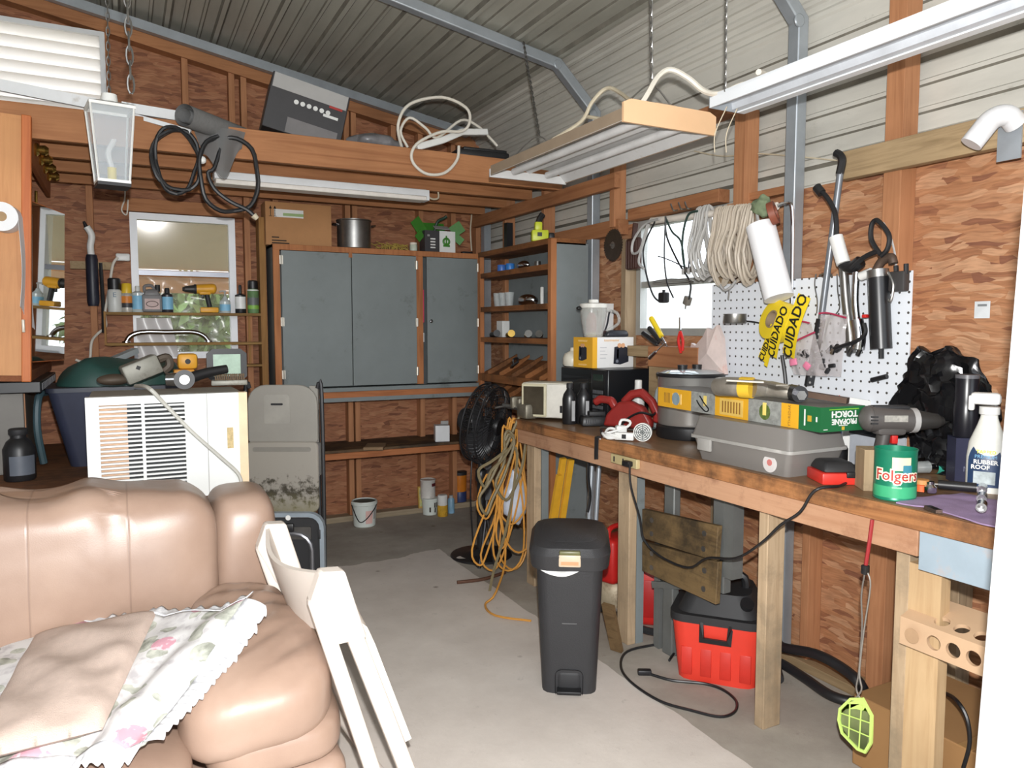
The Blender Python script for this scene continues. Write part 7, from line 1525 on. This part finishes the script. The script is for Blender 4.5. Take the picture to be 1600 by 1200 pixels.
# red fuel cans, vacuum
def jerry(name, label, c, s, rz, spout=True):
    t = thing(name, label, 'fuel can', c, rz); m = MB(); m.rbox((0, 0, .135 * s), (.26 * s, .17 * s, .27 * s), .03 * s, None, 3, (.95, .9)); m.build('can_body', REDP, t); m = MB(); m.rbox((0, -.0865 * s, .13 * s), (.18 * s, .006, .17 * s), .003); m.build('front_panel', M('red_deep', (176, 34, 32), .45), t)
    m = MB(); m.tube([V(-.08 * s, 0, .26 * s), V(-.06 * s, 0, .32 * s), V(.05 * s, 0, .32 * s), V(.08 * s, 0, .26 * s)], .016 * s, 8); m.build('handle', REDP, t)
    if spout: m = MB(); m.cyl((.09 * s, -.03 * s, .25 * s), (.10 * s, -.06 * s, .31 * s), .02 * s, .02 * s, 14); m.build('cap', BLACK, t)
    return t
jerry('fuel_can', 'big red plastic fuel can behind the grey braced bench leg', oz(1040, 985) + V(.04, .12, 0), 1.12, math.radians(-38)); 
c = oz(955, 955); t = jerry('fuel_can', 'dull red fuel can mostly hidden behind the black trash can', V(2.36, 3.30, .13), .9, .3, False)
t = thing('cream_funnel', 'cream metal funnel box under the dull red fuel can', 'funnel', V(2.36, 3.30, 0), .2); m = MB(); m.lathe([(.10, 0), (.11, .02), (.11, .10), (.09, .128)], n=24); m.build('funnel_body', M('funnel_cream', (190, 176, 150), .5, .2, .2, 12, (110, 84, 60), .55), t)
tag(MB().bars([oz(950, 945, .25), oz(964, 1016, .012)], w=.06, h=.02).build('wood_offcut', wood('offcut_brown', (120, 96, 66), (90, 70, 46), 'Y')), 'brown wood strip leaning on the floor beside the trash can', 'wood')
cable('black_pipe', 'thick black hose on the floor behind the grey braced leg', [oz(935, 948, .10), oz(970, 965, .08), oz(1010, 985, .05), oz(1060, 992, .03)], .018, BLACK, 'hose')
p = V(2.30, 2.42, 0); t = thing('shop_vacuum', 'red shop vacuum with a black top under the bench', 'vacuum cleaner', p, math.radians(-50)); VR = M('vac_red', (222, 62, 46), .45, 0, .06)
m = MB(); tub(m, .165, .165, .19, .19, 0, .26, True, .06); m.build('tank', VR, t)
for i in range(4): MB().rbox((-.12 + i * .08, -.176, .09), (.045, .008, .12), .003).build('tank_rib', M('vac_red_dark', (200, 50, 38), .45), t)
m = MB(); tub(m, .198, .198, .198, .198, .262, .295, True, .06); tub(m, .17, .17, .13, .13, .295, .38, True, .06); m.build('lid', MBLACK, t); m = MB(); m.tube([V(-.10, 0, .37), V(-.08, 0, .43), V(.08, 0, .43), V(.10, 0, .37)], .018, 8); m.build('carry_handle', BLACK, t)
m = MB(); m.bars([V(-.06, -.19, .27), V(-.055, -.205, .20), V(.055, -.205, .20), V(.06, -.19, .27)], w=.014, h=.02); m.build('latch', BLACK, t); MB().cyl((.10, -.10, .30), (.12, -.14, .36), .028).build('port', BLACK, t); 
m = MB(); m.tube([V(2.12, 2.55, .02), oz(1060, 1003, .006), oz(1020, 1008, .006), oz(980, 1018, .006), oz(970, 1040, .006), oz(985, 1065, .006), oz(1030, 1095, .006), oz(1080, 1110, .006), oz(1125, 1120, .006), oz(1148, 1112, .006), oz(1150, 1095, .006), oz(1130, 1078, .006), oz(1100, 1068, .006), oz(1050, 1063, .006), oz(1012, 1052, .008)], .006, 7); Mi = (Matrix.Translation(t.location) @ Matrix.Rotation(t.rotation_euler.z, 4, 'Z')).inverted(); m.warp(lambda c: Mi @ c); m.build('cord', BLACK, t)
q = oz(1007, 1050, .012); m = MB(); m.rbox(q, (.06, .03, .024), .006, math.radians(150)); m.warp(lambda c: Mi @ c); m.build('plug', BLACK, t)
cable('vacuum_hose', 'thick black ribbed hose looped on the floor by the wall', [V(2.46, 2.40, .14), V(2.50, 2.30, .13), ox(1225, 1012, 2.48), ox(1275, 1022, 2.48), ox(1318, 1045, 2.48), ox(1345, 1070, 2.47), oz(1350, 1092, .03), oz(1330, 1096, .03), oz(1295, 1085, .03), oz(1255, 1058, .03), oz(1215, 1035, .03), V(2.40, 2.18, .03)], .021, HOSE, 'hose', 12)
# cardboard box and fly swatter, hole board
t = thing('large_cardboard_box', 'brown cardboard box on the floor under the near end of the bench', 'box', (2.40, 1.32, 0)); MB().bx(-.21, .20, -.34, .34, 0, .25).build('box_body', M('card_dull', (150, 112, 70), .85, 0, .08, 4), t, bevel=.004); MB().bx(-.21, .2, -.06, -.02, .25, .2515).build('packing_tape', M('tape_tan', (160, 124, 80), .3), t)
cable('thin_black_cable', 'black cable draped over the cardboard box under the bench', [ox(1470, 1080, 2.4), ox(1492, 1092, 2.2), ox(1510, 1120, 2.17), ox(1515, 1160, 2.17), ox(1505, 1200, 2.17)], .006, BLACK)
t = thing('fly_swatter', 'lime green fly swatter hanging by its wire from the bench front', 'fly swatter', ox(1345, 1000, 2.0)); L = t.location; fx = 2.008
m = MB(); m.tube([ox(1363, 812, 2.018) - L, ox(1358, 850, fx) - L, ox(1352, 888, fx) - L], .006, 8); m.build('red_handle', M('swat_red', (150, 40, 44), .45), t, label='dull red handle'); MB().rbox(ox(1352, 890, fx) - L, (.02, .02, .03), .004).build('ferrule', BLACK, t)
m = MB(); m.tube([ox(1352, 892, fx) - L, ox(1346, 930, fx) - L, ox(1347, 980, fx) - L, ox(1342, 1050, fx) - L, ox(1338, 1075, fx) - L, ox(1344, 1092, fx) - L], .0026, 6); m.tube([ox(1354, 892, fx) - L, ox(1360, 915, fx) - L, ox(1350, 985, fx) - L, ox(1343, 1050, fx) - L, ox(1346, 1078, fx) - L, ox(1332, 1095, fx) - L], .0026, 6); m.build('wire', M('swat_wire', (150, 146, 140), .4, .6), t)
LG2 = M('swat_green', (196, 224, 120), .45, 0, .05)
ol = [(1330, 1092), (1348, 1092), (1362, 1118), (1361, 1160), (1352, 1175), (1340, 1170), (1316, 1145), (1311, 1125), (1313, 1108)]; P = [ox(u, v, fx) - L for u, v in ol]
m = MB(); m.bars(P, w=.008, h=.008, closed=True, upv=(1, 0, 0)); m.build('paddle_rim', LG2, t)
m = MB(); v_ = [m.bm.verts.new(q) for q in [P[0], P[1], P[2] * .8 + P[1] * .2, ox(1338, 1108, fx) - L, P[8]]]; m.face(v_); bmesh.ops.solidify(m.bm, geom=m.bm.faces[:], thickness=.003); m.build('paddle_neck', LG2, t)
m = MB(); m.face([m.bm.verts.new(q + V(.002, 0, 0)) for q in P]); bmesh.ops.solidify(m.bm, geom=m.bm.faces[:], thickness=.0015); m.build('mesh_panel', M('swat_mesh', (128, 140, 92), .6), t)
m = MB()
for (a, b) in (((1328, 1100), (1326, 1152)), ((1346, 1102), (1342, 1170)), ((1313, 1114), (1360, 1130)), ((1313, 1132), (1360, 1152))): m.cyl(ox(*a, fx - .003) - L, ox(*b, fx - .003) - L, .0022, n=6)
m.build('grid_lines', LG2, t)
def holed(name, label_, a, b, c, d, holes, mat, parent, th=.012, nseg=20):
    """plate a(top-left) b(top-right) c(bottom-right) d(bottom-left) with round holes at (u, v, r) ; cells between holes stay solid"""
    U = (b - a); W = (d - a); n = U.cross(W).normalized(); m = MB(); pt = lambda u, v: a + U * u + W * v; es = []
    def loop(P):
        vs_ = [m.bm.verts.new(q) for q in P]
        for i in range(len(vs_)): es.append(m.bm.edges.new((vs_[i], vs_[(i + 1) % len(vs_)])))
    loop([pt(*x) for x in ((0, 0), (1, 0), (1, 1), (0, 1))])
    for cu, cv, r, _ in holes: loop([pt(cu + r / U.length * math.cos(2 * PI * k / nseg), cv + r / W.length * math.sin(2 * PI * k / nseg)) for k in range(nseg)])
    bmesh.ops.triangle_fill(m.bm, edges=es, use_beauty=True, normal=n)
    ex = bmesh.ops.extrude_face_region(m.bm, geom=m.bm.faces[:]); bmesh.ops.translate(m.bm, verts=[g for g in ex['geom'] if isinstance(g, bmesh.types.BMVert)], vec=n * th)
    return m.build(name, mat, parent, angle=.5)
HB = M('holder_tan', (196, 164, 132), .7, 0, .06)
t = thing('holed_bracket', 'tan board bracket with round holes under the near end of the bench', 'bracket', ox(1470, 1000, 2.04)); L = t.location
x0 = 2.034; y0 = ox(1406, 985, x0).y; z1 = ox(1406, 968, x0).z; z0 = ox(1406, 1000, x0).z; y1 = y0 - .42
z1 = ox(1406, 962, x0).z; z0 = ox(1406, 1005, x0).z
a, b = V(x0, y0, z1) - L, V(x0, y1, z1) - L
holed('front_plate', '', a, b, b - V(0, 0, z1 - z0), a - V(0, 0, z1 - z0), [(.25 + i * .135, .52, .021, .055) for i in range(4)], HB, t)
MB().cyl(a.lerp(b, .11) + V(-.013, 0, -(z1 - z0) * .5), a.lerp(b, .11) + V(-.012, 0, -(z1 - z0) * .5), .022, n=24).build('hole_mark', M('mark_tan', (176, 144, 112), .7), t)
a2, b2 = a + V(.13, 0, .045), b + V(.13, 0, .045)
holed('top_plate', '', a2, b2, b, a, [(.25 + i * .135, .72, .021, .055) for i in range(4)], HB, t)

# ================================================================ white refrigerator at the right edge
T_, B_ = ox(1597, 270, 1.22), ox(1519, 1200, 1.22); lean = math.atan2(T_.y - B_.y, T_.z - B_.z); y0 = B_.y - (B_.z) * math.tan(lean)
t = thing('refrigerator', 'tall white refrigerator standing at the right edge of the view', 'refrigerator', (1.22, y0, 0), (-lean, 0, 0)); FRW = M('fridge_white', (236, 236, 236), .35, 0, .015)
MB().bx(.055, .66, -.70, -.006, .03, 1.76).build('body', FRW, t, bevel=.008); dr_ = MB().bx(0, .05, -.70, 0, .05, 1.76).build('door', FRW, t, bevel=.01)
hy = ox(1573, 800, 1.22).y - y0; za, zb_ = ox(1585, 905, 1.22).z, ox(1585, 640, 1.22).z
m = MB(); m.bars([V(-.003, hy - .30, zb_), V(-.003, hy, zb_), V(-.003, hy, za), V(-.003, hy - .30, za)], w=.006, h=.008, closed=True, upv=(1, 0, 0)); m.build('recess_edge', FRW, dr_); MB().bx(-.002, .0, hy - .08, hy - .03, za + .02, za + .024).build('small_mark', M('mark_ochre', (200, 170, 120), .6), dr_)
for x, y in ((.1, -.1), (.55, -.1), (.1, -.6), (.55, -.6)): MB().cyl((x, y, 0.0), (x, y, .031), .02).build('foot', MBLACK, t)

# ================================================================ hanging light fixtures
LMW = M('fixture_white', (206, 206, 206), .4, 0, .05, 6, (160, 150, 136), .66); LMT = M('fixture_tan', (224, 184, 144), .5, 0, .04)
Y0, Y1, X0, X1, ZL = 2.385, 3.53, 1.715, 2.165, 2.285
t = thing('shop_light', 'hanging shop light with a tan end plate and two unlit tubes', 'light fixture', ((X0 + X1) / 2, (Y0 + Y1) / 2, ZL)); hw, hl = (X1 - X0) / 2, (Y1 - Y0) / 2
def prof(m, pts, th=.004):
    for (xa, za), (xb, zb2) in zip(pts, pts[1:]):
        d = V(xb - xa, 0, zb2 - za); nv = V(-d.z, 0, d.x).normalized() * th; q = [V(xa, -hl, za), V(xb, -hl, zb2), V(xb, -hl, zb2) + nv, V(xa, -hl, za) + nv]; m.rings([q, [p_ + V(0, 2 * hl, 0) for p_ in q]])
m = MB(); prof(m, [(-hw, .0), (-.17, .055), (-.06, .06), (0, .03), (.06, .06), (.17, .055), (hw, .0)]); m.build('reflector', LMW, t)
MB().bx(-.05, .05, -hl + .02, hl - .02, .066, .10).build('ballast_housing', M('fixture_brown', (150, 130, 112), .6, 0, .1), t); MB().bx(-hw - .002, -hw + .003, -hl, hl, .0, .05).build('side_skirt', M('skirt_dusty', (150, 132, 112), .7, 0, .1), t); MB().bx(hw - .003, hw + .002, -hl, hl, 0, .05).build('side_skirt', MATS['skirt_dusty'], t)
for x in (-.10, .10):
    MB().cyl((x, -hl + .02, .028), (x, hl - .02, .028), .018, n=16).build('tube', M('tube_white', (214, 214, 214), .3), t)
m = MB(); m.prism([(-hw - .004, -.004), (hw + .004, -.004), (hw + .004, .07), (hw - .03, .085), (-hw + .03, .085), (-hw - .004, .07)], .012, (0, -hl - .013, 0)); m.build('end_plate', LMT, t, label='tan end plate'); MB().bx(-hw - .004, hw + .004, hl, hl + .012, -.006, .035).build('end_plate', LMW, t)
SHOP = t
def hang(px_, y, x, lab, top=None, r=.010, tp=None):
    a = V(x, y, ZL + .20); m = MB(); m.tube([V(x - .18, y, ZL + .05), V(x - .08, y, ZL + .15), a, V(x + .08, y, ZL + .15), V(x + .18, y, ZL + .05)], .0035, 6); tag(m.build('hanger_wire', STEEL), 'bent wire yoke over the ' + lab, 'hanger'); chain(a, tp or V(x - .02, y, roofz(x) - .03), r, .0028, label='chain holding the ' + lab)
hang(None, 3.42, (X0 + X1) / 2, 'far end of the shop light', tp=oy(818, 66, 3.99)); hang(None, 2.50, (X0 + X1) / 2, 'near end of the shop light', r=.012)
zc = 2.40
m = MB(); m.tube([V(1.77, 3.0, ZL + .07), oy(908, 190, 2.98), oy(925, 160, 2.95), oy(948, 138, 2.9), oy(970, 146, 2.8), oy(992, 166, 2.6), V(1.82, 2.5, ZL + .09)], .009, 7); Mi = (Matrix.Translation(SHOP.location) @ Matrix.Rotation(SHOP.rotation_euler.z, 4, 'Z')).inverted(); m.warp(lambda c: Mi @ c); m.build('wire', OC, SHOP)
m = MB(); m.tube([V(1.83, 2.45, ZL + .07), oy(1010, 150, 2.42), oy(1028, 120, 2.42), oy(1048, 109, 2.4), oy(1075, 122, 2.36), oy(1100, 142, 2.32), oy(1125, 146, 2.25), oy(1160, 132, 2.2), oy(1205, 124, 2.1), V(2.02, 2.0, 2.40)], .011, 7); Mi = (Matrix.Translation(SHOP.location) @ Matrix.Rotation(SHOP.rotation_euler.z, 4, 'Z')).inverted(); m.warp(lambda c: Mi @ c); m.build('wire', WC, SHOP)
m = MB(); m.tube([oy(915, 182, 3.0), oy(932, 185, 3.02), oy(948, 190, 3.05), V(1.95, 3.05, ZL + .105)], .009, 7); Mi = (Matrix.Translation(SHOP.location) @ Matrix.Rotation(SHOP.rotation_euler.z, 4, 'Z')).inverted(); m.warp(lambda c: Mi @ c); m.build('wire', OC, SHOP)
t = thing('strip_fixture', 'long white light fixture hanging at the upper right', 'light fixture', (2.0, 1.5, 2.30)); hl = .64
LX = M('fixture_bright', (222, 226, 230), .4, 0, .03); MB().bx(-.075, -.069, -hl, hl, .0, .036).build('side_face', LX, t); MB().bx(-.040, .04, -hl, hl, .031, .060).build('housing', LX, t); MB().bx(.06, .095, -hl, hl, .0, .008).build('lower_flange', LX, t)
m = MB(); prof(m, [(-.069, .0), (-.035, .012), (-.03, .03), (.03, .03), (.035, .008), (.095, .0)], .003); m.build('grooved_underside', M('groove_grey', (186, 190, 196), .4), t)
MB().bx(-.075, .095, hl, hl + .004, .0, .04).build('end_plate', GALV, t)
x, y = 1.96, 2.10; chain(V(x, y, 2.355), V(x - .01, y, roofz(x) - .03), .008, .0022, label='chain holding the far end of the upper right light'); chain(V(x, 1.0, 2.355), V(x - .01, 1.0, roofz(x) - .03), .008, .0022, label='chain holding the near end of the upper right light')
for k, u in enumerate((1118, 1136)):
    a = ox(u, 178, 1.97 + .05 * k); m = MB(); m.tube([V(a.x, 2.10, 2.30), a - V(0, 0, .07), a - V(.0, 0, .14)], .002, 5); tag(m.build('pull_string', OC), ('left', 'right')[k] + ' one of two thin pull strings under the upper right light', 'string')
# ================================================================ outside the windows
LEAF = M('foliage', (96, 128, 60), .7, 0, .5, 6, (170, 190, 110), .58)
def bush(name, label, c, r, seed, n=90):
    random.seed(seed); t = thing(name, label, 'bush', (c[0], c[1], -.13)); m = MB()
    for i in range(n):
        d = V(random.gauss(0, 1), random.gauss(0, 1), random.gauss(0, 1)).normalized() * random.uniform(.6, 1)
        q = V(d.x * r[0], d.y * r[1], r[2] * (.55 + d.z * .5) + .2); F = rotm((random.uniform(0, 6), random.uniform(0, 6), random.uniform(0, 6)))
        for k in range(5):
            o = V(random.gauss(0, .10), random.gauss(0, .10), random.gauss(0, .10)); l = .11
            vs = [m.bm.verts.new(q + o + F @ V(*p)) for p in ((-l, 0, 0), (0, -l * .4, .02), (l, 0, 0), (0, l * .4, .02))]; m.face(vs)
            F = F @ rotm((.9, .7, 1.3))
    m.build('foliage', LEAF, t); MB().cyl((0, 0, 0), (0, 0, r[2] * .6), .06, .03, 8).build('trunk', W_GREY, t)
    random.seed(7)
for i, (x, y) in enumerate(((-1.0, 8.6), (.6, 8.7), (2.2, 8.6), (-2.6, 8.7))):
    bush('garden_bush', ['light green bush outside, seen in the left of the back window', 'light green bush outside, seen in the middle of the back window', 'light green bush outside, hidden right of the back window', 'light green bush outside, behind the louvre side'][i], (x, y), (.55, .45, 1.9), 20 + i, 420)
# lean-to roof behind the back wall, seen through the window
struct(MB().prism([(-3, 0), (4, 0), (4, .03), (-3, .03)], 1.72, (0, 5.9, 2.62), (math.radians(-20), 0, 0)).build('roof_1', M('tan_panel', (214, 196, 164), .7)))
tag(MB().bx(-3, 4, 7.45, 7.55, 1.82, 2.02).build('lean_to_beam', M('orange_beam', (224, 160, 100), .7)), 'orange beam of the lean-to seen through the back window', 'beam')
# parked trailer outside the right window
t = thing('parked_trailer', 'white trailer with dark lettering parked outside the right window', 'trailer', (7.2, 8.2, -.13), math.radians(-90))
MB().rbox((0, 0, 1.35), (5.0, 2.0, 2.1), .06).build('trailer_body', M('trailer_white', (232, 232, 230), .5), t)
txt('8 NUR', .5, M('trailer_letters', (90, 96, 96), .5), t, (-1.3, -1.003, 1.9), FACE_MY, sx=1.2)
for x in (-.5, .5): MB().cyl((x, -1.0, .32), (x, -.8, .32), .32, n=24).build('wheel', MBLACK, t)
# ================================================================ light
W = bpy.data.worlds.new('overcast_sky'); SC.world = W; W.use_nodes = True
bg = W.node_tree.nodes['Background']; bg.inputs[0].default_value = (.86, .92, 1.0, 1); bg.inputs[1].default_value = 2.9
def lamp(name, kind, at, power, **kw):
    l = bpy.data.lights.new(name, kind); l.energy = power
    for k, v in kw.items(): setattr(l, k, v)
    o = bpy.data.objects.new(name, l); COL.objects.link(o); o.location = at; return o
lamp('camera_flash', 'SPOT', EYE + V(0, 0, .14) + RT * .015, 400, shadow_soft_size=.018, spot_size=math.radians(125), spot_blend=.5, color=(1, .99, .97)).rotation_euler = (PI / 2 - PITCH, 0, -YAW)
# ================================================================ camera
cd = bpy.data.cameras.new('camera'); cam = bpy.data.objects.new('camera', cd); COL.objects.link(cam)
cd.sensor_width = 36; cd.lens = FPX / 1600 * 36; cd.clip_start = .02
cam.matrix_world = Matrix.Translation(EYE) @ Matrix((RT, UP, -FW)).transposed().to_4x4()
SC.camera = cam
vs = SC.view_settings; SC.display_settings.display_device = 'sRGB'; vs.view_transform = 'Standard'; vs.look = 'None'; vs.gamma = 1; vs.use_curve_mapping = False; vs.exposure = 0.14
SC.cycles.use_denoising = True; SC.cycles.max_bounces = 8; SC.cycles.transparent_max_bounces = 16

# repeats share a group name
GR = {'loft_joist': 'joists of the storage loft', 'chain': 'chains hanging from the roof', 'hanging_wire': 'wires hanging from the window rod', 'screwdriver': 'screwdrivers around the bench', 'socket': 'chrome sockets on the bench',
      'peg_hook': 'wire hooks on the pegboard', 'wall_hook': 'wire hooks above the window', 'spray_can': 'spray cans', 'cable_coil': 'cable hanks on the window rod', 'trim_board': 'white sticks on the loft', 'zip_bag': 'zip bags on the pegboard',
      'fuel_can': 'red fuel cans under the bench', 'garden_bush': 'bushes outside the back window', 'shelf_tool': 'small tools on the bookcase', 'blue_cap_jar': 'blue jars on the bookcase', 'stored_item': 'things inside the wall cabinet', 'hanger_wire': 'wire yokes of the shop light', 'pull_string': 'pull strings'}
for o in SC.objects:
    if o.parent is None and o.get('category') and not o.get('group'):
        g = GR.get(o.name.split('.')[0])
        if g: o['group'] = g
